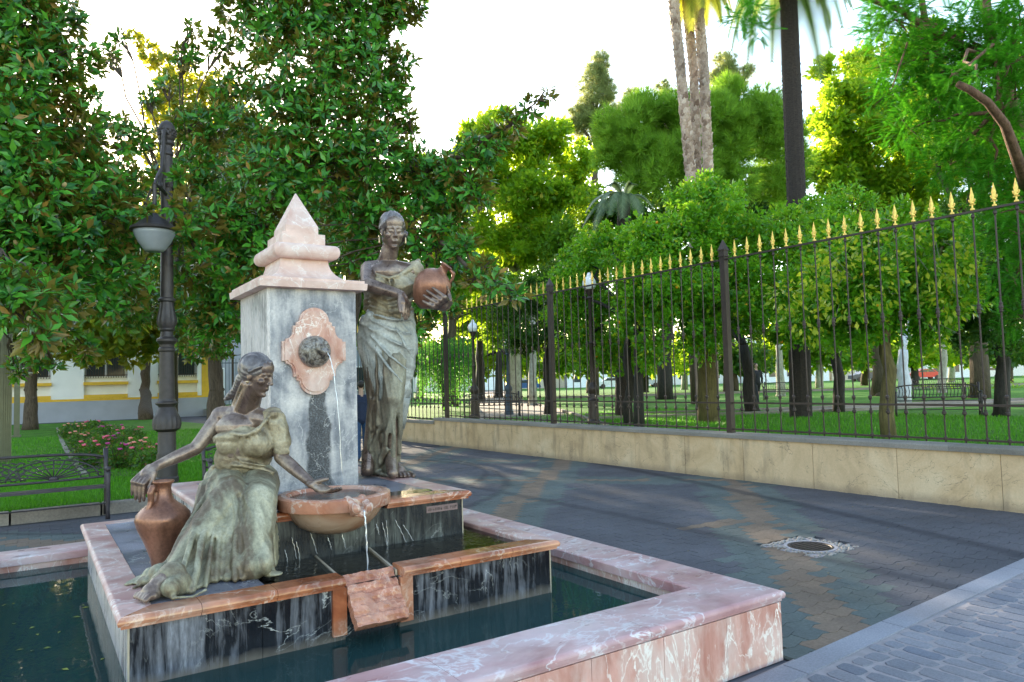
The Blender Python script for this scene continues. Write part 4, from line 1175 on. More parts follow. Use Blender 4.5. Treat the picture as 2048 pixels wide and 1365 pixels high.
# skirt
sk = MB()
hpL, hpR = at(450, 965, 4.60), at(515, 966, 4.58)
knL, knR = at(462, 992, 4.20), at(520, 1002, 4.18)
sk.ball(at(484, 962, 4.60), (.19, .17, .10), 18)
sk.chain([hpL, knL], [.135, .108]); sk.chain([hpR, knR], [.135, .10])
ftL = at(345, 1150, 3.92); ftR = at(520, 1130, 4.06)
ftL = on(350, 1150, 2, Z1+.05); ftR = on(505, 1135, 2, Z1+.05)
sk.chain([knL, (knL+ftL)/2+[-.01, 0, .0], ftL], [.11, .092, .06]); sk.chain([knR, (knR+ftR)/2, ftR], [.10, .10, .075])
sk.cap(knL*.5+knR*.5+[0, .05, -.06], .08, at(450, 1110, 4.14), .10)
# hanging folds: knee arc to the hem arc on the platform
hem = [(322, 1168), (352, 1186), (385, 1182), (412, 1172), (432, 1160), (452, 1157), (470, 1160), (486, 1156), (500, 1150), (516, 1150), (530, 1146), (543, 1140), (548, 1128)]
kne = [(418, 978, 4.26), (424, 990, 4.20), (432, 1000, 4.16), (442, 1004, 4.13), (453, 1006, 4.11), (464, 1006, 4.10), (474, 1004, 4.10), (482, 1000, 4.13), (496, 1006, 4.10), (509, 1010, 4.08), (522, 1010, 4.08), (534, 1005, 4.10), (544, 996, 4.16)]
rf = random.Random(5)
for k, (h_, kn_) in enumerate(zip(hem, kne)):
    a = at(*kn_); b = on(h_[0], h_[1], 2, Z1+.012); r_ = rf.uniform(.017, .027)
    m_ = (a+b)/2+np.array([0, 0, .02])+np.array([-.02, -.02, 0])*rf.random()
    sk.chain([a, m_, b], [r_*.5, r_*.7, r_*.85], 8)
# the cloth sheet itself: rows from lap to hem, columns round the front, gathered folds deepen downwards
NC, NR = 96, 26; front = []; back = []
for r_ in range(NR+1):
    t_ = r_/NR; row_f, row_b = [], []
    for c_ in range(NC+1):
        u = c_/NC*12; i_ = min(int(u), 11); f_ = u-i_
        a = at(*kne[i_])*(1-f_)+at(*kne[i_+1])*f_
        b = on(hem[i_][0], hem[i_][1], 2, Z1+.004)*(1-f_)+on(hem[i_+1][0], hem[i_+1][1], 2, Z1+.004)*f_
        tt = t_; p = a*(1-tt)+b*tt; p = p+np.array([.02, .05, .0])*math.sin(math.pi*tt)*.4
        amp = .004+.022*tt**.8; w = math.sin(u*2*math.pi*.50+2.0*math.sin(tt*2.2+u*.9))+.45*math.sin(u*2*math.pi*1.23+tt*3+math.sin(u*2.1)*2)
        o_ = tocam*amp*w
        row_f.append(p+np.array([o_[0], o_[1], 0])); row_b.append(p-np.array([tocam[0], tocam[1], 0])*.10)
    front.append(row_f); back.append(row_b)
sheet_v = [p for r_ in front for p in r_]+[p for r_ in back for p in r_]; S_ = (NC+1)*(NR+1); sheet_f = []
for r_ in range(NR):
    for c_ in range(NC):
        q = r_*(NC+1)+c_; sheet_f += [(q, q+NC+1, q+NC+2, q+1), (S_+q, S_+q+1, S_+q+NC+2, S_+q+NC+1)]
for r_ in range(NR):
    q = r_*(NC+1); sheet_f.append((q, S_+q, S_+q+NC+1, q+NC+1)); q += NC; sheet_f.append((q, q+NC+1, S_+q+NC+1, S_+q))
for c_ in range(NC):
    sheet_f.append((c_, c_+1, S_+c_+1, S_+c_)); q = NR*(NC+1)+c_; sheet_f.append((q, S_+q, S_+q+1, q+1))
sk.add(sheet_v, sheet_f)
for px_ in (440, 458, 474, 492, 510, 528): sk.cap(at(px_, 1010, 4.24), .05, on(px_-2, 1128, 2, Z1+.07), .06)
# side of the skirt running down to the foot, lap creases and the trailing hem
sk.chain([at(418, 975, 4.40), at(402, 1030, 4.24), at(380, 1075, 4.10), at(345, 1130, 3.96), on(300, 1158, 2, Z1+.03)], [.06, .055, .05, .045, .03])
sk.chain([at(425, 975, 4.30), at(402, 1060, 4.12), on(345, 1150, 2, Z1+.04), on(318, 1166, 2, Z1+.05)], [.04, .03, .03, .03])
for (a, b) in (((300, 1150), (262, 1168)), ((310, 1160), (268, 1176)), ((300, 1148), (250, 1170)), ((335, 1140), (285, 1158))):
    sk.cap(on(*a, 2, Z1+.02), .02, on(*b, 2, Z1+.008), .008)
sk.ball(on(290, 1162, 2, Z1+.012), (.07, .05, .015)); sk.ball(on(300, 1160, 2, Z1+.03), (.06, .05, .03))
sk.chain([on(322, 1182, 2, Z1+.02), on(345, 1196, 2, Z1+.012), on(385, 1194, 2, Z1+.010), on(412, 1180, 2, Z1+.012)], [.013, .010, .009, .012], 8)
for q_ in ((330, 1166, .055, .07), (318, 1150, .05, .06), (345, 1150, .09, .07), (352, 1168, .05, .07), (340, 1176, .05, .05), (300, 1152, .03, .045)): sk.ball(on(q_[0], q_[1], 2, Z1+q_[2]), q_[3])
sk.ball(on(365, 1178, 2, Z1+.01), (.09, .045, .02)); sk.ball(on(345, 1165, 2, Z1+.04), (.08, .05, .045))
for a, b, r_ in (((432, 962, 4.44), (478, 990, 4.18), .016), ((470, 960, 4.42), (486, 995, 4.20), .018), ((500, 960, 4.42), (494, 985, 4.25), .015), ((545, 965, 4.45), (500, 972, 4.40), .014), ((520, 955, 4.45), (460, 975, 4.30), .012)):
    sk.cap(at(*a), r_, at(*b), r_*.8, 8)
sk.chain([at(420, 955, 4.52), at(484, 966, 4.42), at(545, 957, 4.48)], [.022, .022, .02])
sk.ball(on(548, 1148, 2, Z1+.0), (.05, .05, .015)); 
sculpt(sk, 'skirt', m_skirt, sw, .0085, 1, post=wrinkle(.007, 30, (.85, -.35, .12), 2.2, 7.))

# ---------------------------------------------------------------- jars
def jar_profile(s):
    return [(0, 0), (.066, 0), (.070, .012), (.078, .06), (.115, .17), (.155, .265), (.168, .315), (.160, .352), (.130, .390), (.090, .420), (.062, .448), (.052, .480), (.047, .520), (.050, .548), (.062, .558), (.066, .568), (.062, .576), (.050, .574), (.043, .56), (.038, .50), (0, .48)]
js = thing('tall_bronze_jar', 'tall brown bronze water jar under the hand of the seated woman', 'jar', (.655, 4.72, Z1-.004))
g = MB(); sj = .93
g.lathe([(max(r_, .001)*.98*sj, Z1-.004+z*.92*sj) for r_, z in jar_profile(1)], .655, 4.72, 40); g.build('body', m_jar, js, smooth=True, angle=60)
hx = np.array([.655, 4.72, Z1]); vd = tocam*.75-RT*.35; vd = np.array([vd[0], vd[1], 0]); vd /= np.linalg.norm(vd)
g = MB(); pts = [hx+vd*.046+[0, 0, .440], hx+vd*.072+[0, 0, .455], hx+vd*.085+[0, 0, .425], hx+vd*.082+[0, 0, .375], hx+vd*.100+[0, 0, .335], hx+vd*.125+[0, 0, .285]]
g.chain(pts, [.016, .019, .020, .018, .014, .006], 10); sculpt(g, 'handle', m_jar, js, .005, 3)

# ---------------------------------------------------------------- standing woman
st = thing('standing_woman_statue', 'tall bronze statue of a standing barefoot woman in a pale shawl holding a round jar', 'statue', (2.40, 5.68, Z2))
fig = MB(); hair = MB()
D0 = 6.02
faceT = RT*.36-fwd*.93+np.array([0, 0, -.14]); FmT = frame(faceT, (-.02, 0, 1))
hs = .316; chin = at(790, 501, D0-.13); base = chin-FmT@np.array([0, .32, 0])*hs
TH2 = head(fig, hair, base, FmT, hs)
nb = at(773, 528, D0+.02); fig.cap(nb, .082, TH2(0, -.02, .26), .064); fig.cap(nb+[0, 0, -.04], .10, nb+[0, 0, .03], .06)
aL, aR = at(739, 541, D0+.02), at(820, 545, D0-.02)
fig.cap(aL, .078, nb+[0, 0, -.03], .075); fig.cap(aR, .078, nb+[0, 0, -.03], .075); fig.ball(at(780, 548, D0), (.20, .13, .11), 18)
fig.ball(at(782, 580, D0), (.17, .13, .16), 16)
el1, wr1 = at(735, 570, D0-.26), at(803, 590, D0-.34)
fig.chain([aL, (aL+el1)/2+[0, 0, .01], el1], [.080, .070, .056]); fig.chain([el1, el1*.62+wr1*.38, wr1], [.056, .053, .034])
hand(fig, wr1, at(812, 608, D0-.36), (.06, -.04, -1), -1, 1.35, .25, thumb=(-.25, -.2, -.9), palm_n=(-.5, .5, -.1), spread=.2)
JC = at(863, 575, D0-.22)
el2, wr2 = at(846, 606, D0+.16), at(893, 612, D0-.24)
fig.chain([aR, (aR+el2)/2, el2], [.075, .068, .056]); fig.chain([el2, wr2], [.054, .036])
hand(fig, wr2, at(878, 604, D0-.40), at(852, 588, D0-.38)-at(878, 604, D0-.40), -1, 1.45, .10, thumb=at(884, 585, D0-.34)-at(887, 607, D0-.36), palm_n=JC-at(878, 604, D0-.40), spread=.22)
fA, fB = on(733, 948, 2, Z2), on(790, 950, 2, Z2)
foot(fig, on(735, 936, 2, Z2+.0), on(741, 953, 2, Z2), 1.35); foot(fig, on(783, 947, 2, Z2+.0), on(812, 957, 2, Z2), 1.35)
fig.cap(on(735, 940, 2, Z2+.06), .055, at(738, 905, 5.98), .06); fig.cap(on(785, 947, 2, Z2+.05), .045, at(782, 920, 5.92), .055)
fig.chain([at(738, 905, 5.98), at(752, 780, 6.02), at(762, 660, 6.03), at(780, 600, 6.02)], [.05, .06, .08, .09]); fig.chain([at(782, 920, 5.92), at(790, 780, 5.98), at(790, 660, 6.02), at(782, 600, 6.02)], [.045, .06, .08, .09])
sculpt(fig, 'figure', m_skin, st, .0062, 2)
hair.ball(TH2(-.05, -.5, .30), .055, 10); hair.chain([TH2(.26, .22, .7), TH2(.30, .16, .45), TH2(.27, .15, .12)], [.018, .010, .006], 8)
hair.chain([TH2(-.28, -.1, .4), TH2(-.22, -.3, .2)], [.05, .04])
sculpt(hair, 'hair', m_hair, st, .0062, 2, post=strands(.0024, 230, FmT[:, 0]+FmT[:, 2]*.6))
for q in (-1, 1):
    e = MB(); p = TH2(q*.34, .0, .34); e.chain([p, p+[0, 0, -.05]], [.007, .010], 6); e.build('earring', m_ear, st, smooth=True)
bl = MB()
def bt(px, py, dp, r): bl.ball(at(px, py, D0+dp), r, 18)
bt(782, 585, 0, (.195, .155, .16)); bt(762, 573, -.12, (.10, .09, .09)); bt(805, 573, -.12, (.10, .09, .09)); bl.cap(at(781, 590, D0), .165, at(779, 628, D0), .185)
nk = [at(735, 530, D0+.05), at(742, 541, D0-.08), at(757, 551, D0-.16), at(778, 557, D0-.19), at(797, 552, D0-.18), at(813, 543, D0-.12), at(832, 528, D0-.02), at(836, 524, D0+.08)]
bl.chain(nk, [.024, .020, .018, .018, .018, .020, .024, .02], 8)
bl.chain([nk[0], at(735, 560, D0+.12), at(780, 560, D0+.16), at(830, 555, D0+.12), nk[-1]], [.03]*5, 8)
bl.cap(at(830, 540, D0), .080, at(835, 562, D0), .072)
bl.ball(at(815, 562, D0-.05), .085); bl.ball(at(822, 580, D0-.02), .08); bl.cap(at(740, 580, D0+.05), .05, at(738, 615, D0+.06), .05)
for k in range(14):
    i_ = min(k//2, 6); p = nk[i_] if k % 2 == 0 else (nk[i_]+nk[min(i_+1, 7)])/2
    bl.cap(p, .013, p+np.array([.004, -.015, -.055]), .006, 6)
for a, b, c, r_ in (((736, 590, -.05), (775, 600, -.17), (818, 585, -.14), .016), ((738, 605, -.05), (778, 615, -.18), (822, 600, -.12), .018), ((740, 618, -.05), (780, 624, -.18), (824, 618, -.12), .02)):
    bl.chain([at(a[0], a[1], D0+a[2]), at(b[0], b[1], D0+b[2]), at(c[0], c[1], D0+c[2])], [r_]*3, 8)
sculpt(bl, 'blouse', m_blouse, st, .0075, 2, post=wrinkle(.010, 28, (.3, .2, .9), 3.5, 4.))
# long skirt: elliptical sections from waist to hem
secs = [(618, 738, 824), (640, 730, 826), (668, 724, 831), (700, 722, 833), (735, 727, 827), (770, 731, 821), (800, 735, 817), (832, 737, 811), (862, 735, 806), (890, 731, 802), (915, 728, 800), (934, 731, 799), (948, 742, 797)]
def section(py, x0, x1, grow=0., dpt=.78, fold=None, n=40, dd=0.):
    cxp = (x0+x1)/2; c = at(cxp, py, D0+dd); rx = (x1-x0)/2*D0/F_PX+grow; ry = rx*dpt
    ring = []
    for i in range(n):
        a = 2*math.pi*i/n; f = 1+(fold(a, py) if fold else 0)
        ring.append(c+RT*[1, 1, 0]*rx*f*math.cos(a)-np.array([fwd[0], fwd[1], 0])*ry*f*math.sin(a))
    return ring
def fold_fn(a, py):
    g_ = min(1, max(0, (py-690)/160)); w = (py-700)/250*1.1
    return g_*(.045*math.sin(7*a+w*2.2)+.03*math.sin(13*a-w*3+1)+.018*math.sin(21*a+w*2))
fine = []
for k in range(len(secs)-1):
    for t_ in (0, .33, .66):
        a, b = secs[k], secs[k+1]; fine.append([a[i]*(1-t_)+b[i]*t_ for i in range(3)])
fine.append(list(secs[-1]))
s_ = MB(); s_.rings([section(p[0], p[1], p[2], fold=fold_fn, n=90, dd=.0) for p in fine])
# knee under the cloth and folds that radiate from it
s_.chain([at(790, 720, D0-.10), at(785, 795, D0-.17), at(770, 850, D0-.10)], [.10, .085, .06])
for a, b, r_ in (((782, 800, -.20), (742, 900, -.10), .018), ((786, 805, -.22), (762, 925, -.13), .020), ((790, 808, -.21), (785, 935, -.13), .02), ((800, 800, -.16), (798, 905, -.05), .018), ((745, 800, -.12), (735, 925, -.06), .018), ((736, 690, -.12), (742, 860, -.10), .016), ((752, 690, -.18), (756, 850, -.16), .014), ((765, 700, -.2), (775, 800, -.2), .014), ((812, 720, -.14), (800, 860, -.10), .014), ((775, 900, -.16), (752, 938, -.1), .02)):
    s_.cap(at(a[0], a[1], D0+a[2]), r_*.7, at(b[0], b[1], D0+b[2]), r_*1.3, 8)
s_.chain([at(738, 930, D0-.05), at(750, 944, D0-.10), at(775, 951, D0-.16), at(797, 946, D0-.12)], [.018]*4, 8)
sculpt(s_, 'skirt', m_skirt2, st, .010, 1, post=wrinkle(.0075, 44, tuple(RT*1.0+np.array([0, 0, .10])), 1.6, 3.))
# pale shawl knotted at the hip, falling in a diagonal to the right knee
sh = MB(); R = []
tops = 618
n_ = 90; rows = 16
for r_ in range(rows+1):
    ring = []
    for i in range(n_):
        a = 2*math.pi*i/n_
        # lower edge depends on the angle: short on the left hip, long on the right thigh
        low = 655+145*max(0, min(1, (math.cos(a-.55)+.75)/1.6))**1.1
        py = tops+(low-tops)*r_/rows
        q = np.interp(py, [s0_[0] for s0_ in secs], [s0_[1] for s0_ in secs]); w = np.interp(py, [s0_[0] for s0_ in secs], [s0_[2] for s0_ in secs])
        c = at((q+w)/2, py, D0); rx = (w-q)/2*D0/F_PX+.012+.004*math.sin(r_*1.3+a*3); ry = rx*.79
        ring.append(c+RT*[1, 1, 0]*rx*math.cos(a)-np.array([fwd[0], fwd[1], 0])*ry*math.sin(a))
    R.append(ring)
inner = [[p+(np.array([np.mean([q[j] for q in ring]) for j in range(3)])-p)*.12 for p in ring] for ring in R[::-1]]
sh.rings(R+inner, cap=False)
nV = len(sh.v); last = len(R+inner)-1
for i in range(n_): sh.f.append((last*n_+i, last*n_+(i+1) % n_, (i+1) % n_, i))
for a, b, r_ in (((742, 640, -.16), (822, 668, -.17), .013), ((738, 655, -.16), (826, 700, -.17), .014), ((750, 630, -.18), (824, 640, -.13), .012), ((742, 672, -.17), (815, 740, -.19), .014), ((752, 700, -.19), (805, 765, -.20), .012), ((790, 650, -.20), (828, 720, -.14), .012)):
    m_p = ((a[0]+b[0])/2, (a[1]+b[1])/2+5, (a[2]+b[2])/2-.03)
    sh.chain([at(a[0], a[1], D0+a[2]), at(m_p[0], m_p[1], D0+m_p[2]), at(b[0], b[1], D0+b[2])], [r_*.7, r_, r_*.7], 8)
sh.chain([at(728, 638, D0-.05), at(724, 668, D0-.05), at(723, 700, D0-.06), at(727, 730, D0-.04)], [.035, .040, .034, .015])
sh.chain([at(738, 632, D0-.14), at(729, 645, D0-.10)], [.03, .035])
sculpt(sh, 'shawl', m_shawl, st, .009, 1, post=wrinkle(.008, 26, (.45, -.2, .85), 3.2, 9.))
g = MB()   # fringe
for k in range(150):
    a = math.pi*(1.02-1.2*k/150)
    low = 655+145*max(0, min(1, (math.cos(a-.55)+.75)/1.6))**1.1
    if math.sin(a) < -.25: continue
    L = rf.uniform(52, 66); pts_ = []
    for j_ in range(5):
        py = low-3+L*j_/4; q = np.interp(py, [s0_[0] for s0_ in secs], [s0_[1] for s0_ in secs]); w = np.interp(py, [s0_[0] for s0_ in secs], [s0_[2] for s0_ in secs])
        c = at((q+w)/2, py, D0); rx = (w-q)/2*D0/F_PX+.010+.002*math.sin(k*1.3+j_); aa = a+.012*math.sin(k*2.7+j_*.8)
        pts_.append(c+RT*[1, 1, 0]*rx*math.cos(aa)-np.array([fwd[0], fwd[1], 0])*rx*.79*math.sin(aa))
    g.tube(pts_, [.0042, .0038, .0034, .003, .0015], 5)
g.build('fringe', m_shawl, st, smooth=True)
# her jar
jt = thing('round_bronze_jar', 'round reddish bronze jar held against the hip of the standing woman', 'jar', JC)
ax = (at(893, 540, D0-.24)-at(848, 606, D0-.20)); ax /= np.linalg.norm(ax); FJ = frame(np.cross(ax, RT), ax)
g = MB(); R = []
for r_, h_ in [(.002, -.175), (.055, -.172), (.085, -.14), (.125, -.08), (.148, -.01), (.146, .05), (.118, .105), (.075, .135), (.045, .150), (.036, .170), (.036, .190), (.050, .205), (.053, .213), (.046, .218), (.034, .20), (.02, .17), (.002, .165)]:
    R.append([JC+FJ@np.array([r_*math.cos(2*math.pi*k/36), r_*math.sin(2*math.pi*k/36), h_]) for k in range(36)])
g.rings(R); g.build('body', m_jar, jt, smooth=True, angle=60)
g = MB(); hd = RT*.8-UP*.2; q0 = JC+FJ@np.array([0, 0, .2]); hd = hd-ax*(hd@ax); hd /= np.linalg.norm(hd)
g.chain([q0+hd*.04, q0+hd*.085-ax*.01, q0+hd*.10-ax*.05, q0+hd*.10-ax*.09], [.012, .015, .014, .011], 8); sculpt(g, 'handle', m_jar, jt, .005, 2)

# ---------------------------------------------------------------- passer-by behind the pedestal
def person(name, label, base_pt, facing, H_, mats, group=None):
    vx = .013 if 'behind' in label else .024
    t_ = thing(name, label, 'person', base_pt, group=group); b = np.array(base_pt, float); Fm = frame(facing); s = H_/1.75
    P_ = lambda x, y, z: b+Fm@np.array([x, y, z])*s
    f_ = MB(); h_ = MB(); head(f_, h_, P_(0, -.0, 1.53), Fm, .225*s); f_.cap(P_(0, -.01, 1.42), .055*s, P_(0, 0, 1.56), .05*s)
    for q in (-1, 1):
        hand(f_, P_(q*.30, .02+q*.1, .84), P_(q*.30, .03+q*.12, .76), Fm@np.array([0, .1, -1]), q, s, .3, palm_n=Fm@np.array([-q, 0, 0]))
        f_.cap(P_(q*.29, q*.08, .95), .035*s, P_(q*.30, .02+q*.1, .84), .028*s)
        f_.chain([P_(q*.10, q*.18, .10), P_(q*.1, q*.10, .45), P_(q*.09, 0, .9)], [.04*s, .05*s, .06*s])
    f_.cap(P_(0, 0, .9), .1*s, P_(0, 0, 1.35), .1*s)
    sculpt(f_, 'figure', mats[0], t_, vx, 2); sculpt(h_, 'hair', mats[1], t_, vx, 2)
    j_ = MB(); j_.ball(P_(0, 0, 1.25), (.21*s, .14*s, .2*s)); j_.cap(P_(0, 0, 1.25), .15*s, P_(0, 0, .93), .155*s); j_.cap(P_(-.17, 0, 1.38), .07*s, P_(.17, 0, 1.38), .07*s)
    for q in (-1, 1): j_.chain([P_(q*.19, 0, 1.38), P_(q*.27, q*.03, 1.12), P_(q*.30, q*.09, .88)], [.07*s, .055*s, .045*s])
    sculpt(j_, 'jacket', mats[2], t_, vx, 2, post=wrinkle(.008, 30, (.2, .2, .9), 4))
    k_ = MB(); k_.ball(P_(0, 0, .92), (.17*s, .13*s, .12*s))
    for q in (-1, 1): k_.chain([P_(q*.09, 0, .88), P_(q*.1, q*.12, .50), P_(q*.1, q*.20, .09)], [.10*s, .075*s, .06*s])
    sculpt(k_, 'trousers', mats[3], t_, vx, 2, post=wrinkle(.007, 40, (0, 0, 1), 4))
    for q in (-1, 1):
        m = MB(); m.cap(P_(q*.1, q*.18, .05), .045*s, P_(q*.1, q*.18+.17, .035), .04*s); m.build('shoe', mats[4], t_, smooth=True)
    return t_
m_sk = simple('skin', (.42, .26, .19), .5, var=.05); m_hr = simple('dark_hair', (.02, .015, .012), .6)
m_jk = simple('navy_jacket', (.008, .018, .05), .8); m_jn = simple('blue_jeans', (.015, .05, .12), .8); m_sh = simple('brown_shoes', (.12, .05, .03), .5)
pp = on(724, 921, 2, 0)
person('person', 'person in a dark navy jacket and blue jeans walking away behind the pedestal', pp, (.3, 1, 0), 1.72, (m_sk, m_hr, m_jk, m_jn, m_sh))
m_jk2 = simple('black_coat', (.012, .012, .015), .8)
pq = on(1515, 797, 2, PG); 
person('person', 'small distant person in a black coat on the park path near the leaning trunk', (pq[0]*.8, pq[1]*.8, PG), (-.4, -1, 0), 1.7, (m_sk, m_hr, m_jk2, m_jk2, m_sh))

# ================================================================ STREET FURNITURE
# street lamp on the left lawn
LX, LY = 1.80, 12.6
lamp = thing('street_lamp', 'dark iron street lamp with fluted baluster column and a hanging cup lantern among the leaves', 'street lamp', (LX, LY, LZ))
zof = lambda py, px=324: float(at(px, py, LX*fwd[0]+LY*fwd[1])[2])
ll = lambda prof, name, **kw: None
g = MB()
g.lathe([(.175, LZ-.02), (.175, LZ+.12), (.16, LZ+.14), (.15, LZ+.5), (.155, zof(962)), (.15, zof(955)), (.145, zof(915)), (.15, zof(912)), (.135, zof(905)), (.130, zof(862))], LX, LY, 28, flute=(14, .05, LZ+.14, zof(960)))
g.build('base', m_lampiron, lamp, smooth=True, angle=35)
g = MB(); g.lathe([(.13, zof(864)), (.20, zof(858)), (.215, zof(848)), (.205, zof(838)), (.165, zof(828)), (.12, zof(815)), (.13, zof(812)), (.17, zof(808)), (.17, zof(806)), (.13, zof(803)), (.12, zof(798))], LX, LY, 36, flute=(18, .10, zof(857), zof(836)))
g.build('lower_bulb', m_lampiron, lamp, smooth=True, angle=35)
g = MB(); g.lathe([(.118, zof(800)), (.108, zof(705)), (.125, zof(702)), (.125, zof(698)), (.105, zof(695)), (.108, zof(690)), (.155, zof(683)), (.155, zof(679)), (.10, zof(674)), (.09, zof(664)), (.12, zof(660)), (.12, zof(657))], LX, LY, 24); g.build('shaft', m_lampiron, lamp, smooth=True, angle=35)
g = MB(); g.lathe([(.10, zof(658)), (.145, zof(648)), (.15, zof(640)), (.11, zof(615)), (.10, zof(604)), (.13, zof(602)), (.13, zof(598)), (.10, zof(595))], LX, LY, 36, flute=(14, .12, zof(656), zof(606))); g.build('upper_bulb', m_lampiron, lamp, smooth=True, angle=35)
g = MB(); g.lathe([(.098, zof(597)), (.088, zof(400)), (.10, zof(372)), (.115, zof(370)), (.115, zof(366)), (.09, zof(362)), (.085, zof(305)), (.105, zof(302)), (.105, zof(298)), (.09, zof(294)), (.09, zof(284)), (.115, zof(280)), (.115, zof(274))], LX, LY, 24); g.build('upper_shaft', m_lampiron, lamp, smooth=True, angle=35)
g = MB(); g.lathe([(.09, zof(276)), (.125, zof(268)), (.128, zof(256)), (.12, zof(244)), (.08, zof(235)), (.01, zof(230))], LX, LY, 24)
for k in range(5):
    zz = zof(262)+(zof(236)-zof(262))*k/5; rr_ = .128 if k < 3 else .12-.02*(k-2)
    for q in range(12):
        a = 2*math.pi*(q+.5*(k % 2))/12; g.ball((LX+rr_*math.cos(a), LY+rr_*math.sin(a), zz), (.022, .022, .022), 6)
g.build('pine_cone_finial', m_lampiron, lamp, smooth=True)
tc = np.array([-fwd[0], -fwd[1], 0])*.9+np.array([RT[0], RT[1], 0])*.25; tc /= np.linalg.norm(tc)
LC = np.array([LX, LY, 0.])
Q = lambda u, z: LC+tc*u+np.array([0, 0, z])
g = MB(); R = [Q(.09, zof(280)), Q(.16, zof(262)), Q(.24, zof(262)), Q(.28, zof(290)), Q(.42, zof(345)), Q(.60, zof(385))]
g.tube(R, .028, 8); g.tube([Q(.09, zof(372)), Q(.3, zof(340)), Q(.36, zof(322))], .022, 8); g.tube([Q(.09, zof(385)), Q(.6, zof(388)), Q(.95, zof(396))], .03, 8); g.tube([Q(.42, zof(345)), Q(.75, zof(372)), Q(.95, zof(396))], .024, 8)
g.tube([Q(.2, zof(262)), Q(.2, zof(385))], .018, 8); g.ball(Q(.20, zof(262)), .045, 8); g.ball(Q(.60, zof(386)), .045, 8)
HU = .95; hz = zof(455)
g.tube([Q(HU, zof(396)), Q(HU, hz+.16)], .03, 8)
g.build('bracket', m_lampiron, lamp, smooth=True, angle=50)
hc = Q(HU, 0)
sl = 11.2/12.6
g = MB(); z0 = float(at(322, 455, hc[0]*fwd[0]+hc[1]*fwd[1])[2]); dz = lambda py: float(at(322, py, hc[0]*fwd[0]+hc[1]*fwd[1])[2])
g.lathe([(.04, dz(422)), (.07, dz(428)), (.20, dz(438)), (.25, dz(446)), (.325, dz(452)), (.335, dz(457)), (.30, dz(459))], hc[0], hc[1], 36); g.build('lantern_hood', m_lampiron, lamp, smooth=True, angle=40)
g = MB(); g.lathe([(.29, dz(458)), (.275, dz(466)), (.22, dz(482)), (.15, dz(496)), (.12, dz(500)), (.05, dz(501))], hc[0], hc[1], 36); g.build('lantern_glass', m_lampglass, lamp, smooth=True)

# park globe lamps
def globe_lamp(px, py_base, py_globe, r_px, label):
    p = on(px, py_base, 2, PG); dd = p[0]*fwd[0]+p[1]*fwd[1]; zg = float(at(px, py_globe, dd)[2]); r_ = r_px*dd/F_PX
    t_ = thing('globe_lamp', label, 'street lamp', (p[0], p[1], PG), group='white globe lamps in the park')
    X, Y = p[0], p[1]; top = zg-r_; h_ = top-PG
    g = MB(); g.lathe([(.17, PG), (.17, PG+.12), (.14, PG+.16), (.13, PG+.62), (.16, PG+.66), (.12, PG+.70), (.10, PG+.82), (.15, PG+.92), (.14, PG+1.0), (.07, PG+1.12)], X, Y, 20, flute=(10, .1, PG+.16, PG+.62)); g.build('base', m_blueiron if 'blue' in label else m_iron, t_, smooth=True, angle=35)
    g = MB(); g.lathe([(.07, PG+1.12), (.055, PG+h_*.6), (.075, PG+h_*.6+.03), (.05, PG+h_*.6+.06), (.045, top-.25), (.08, top-.2), (.05, top-.15), (.10, top-.04), (.12, top+.03)], X, Y, 16); g.build('pole', m_blueiron if 'blue' in label else m_iron, t_, smooth=True, angle=35)
    g = MB(); g.ball((X, Y, zg), (r_, r_, r_*1.08), 24); g.lathe([(r_*.35, zg+r_*.9), (r_*.42, zg+r_*1.15), (r_*.30, zg+r_*1.3), (r_*.22, zg+r_*1.55), (.01, zg+r_*1.62)], X, Y, 16)
    g.build('globe', m_opal, t_, smooth=True)
globe_lamp(1188, 851, 566, 14, 'white globe lamp just behind the fence, highest globe in the photo')
globe_lamp(950, 838, 655, 10, 'white globe lamp between the left pair of fence posts, beside the weeping tree')
globe_lamp(1018, 830, 690, 8, 'small distant globe lamp on a blue post behind the park bench')

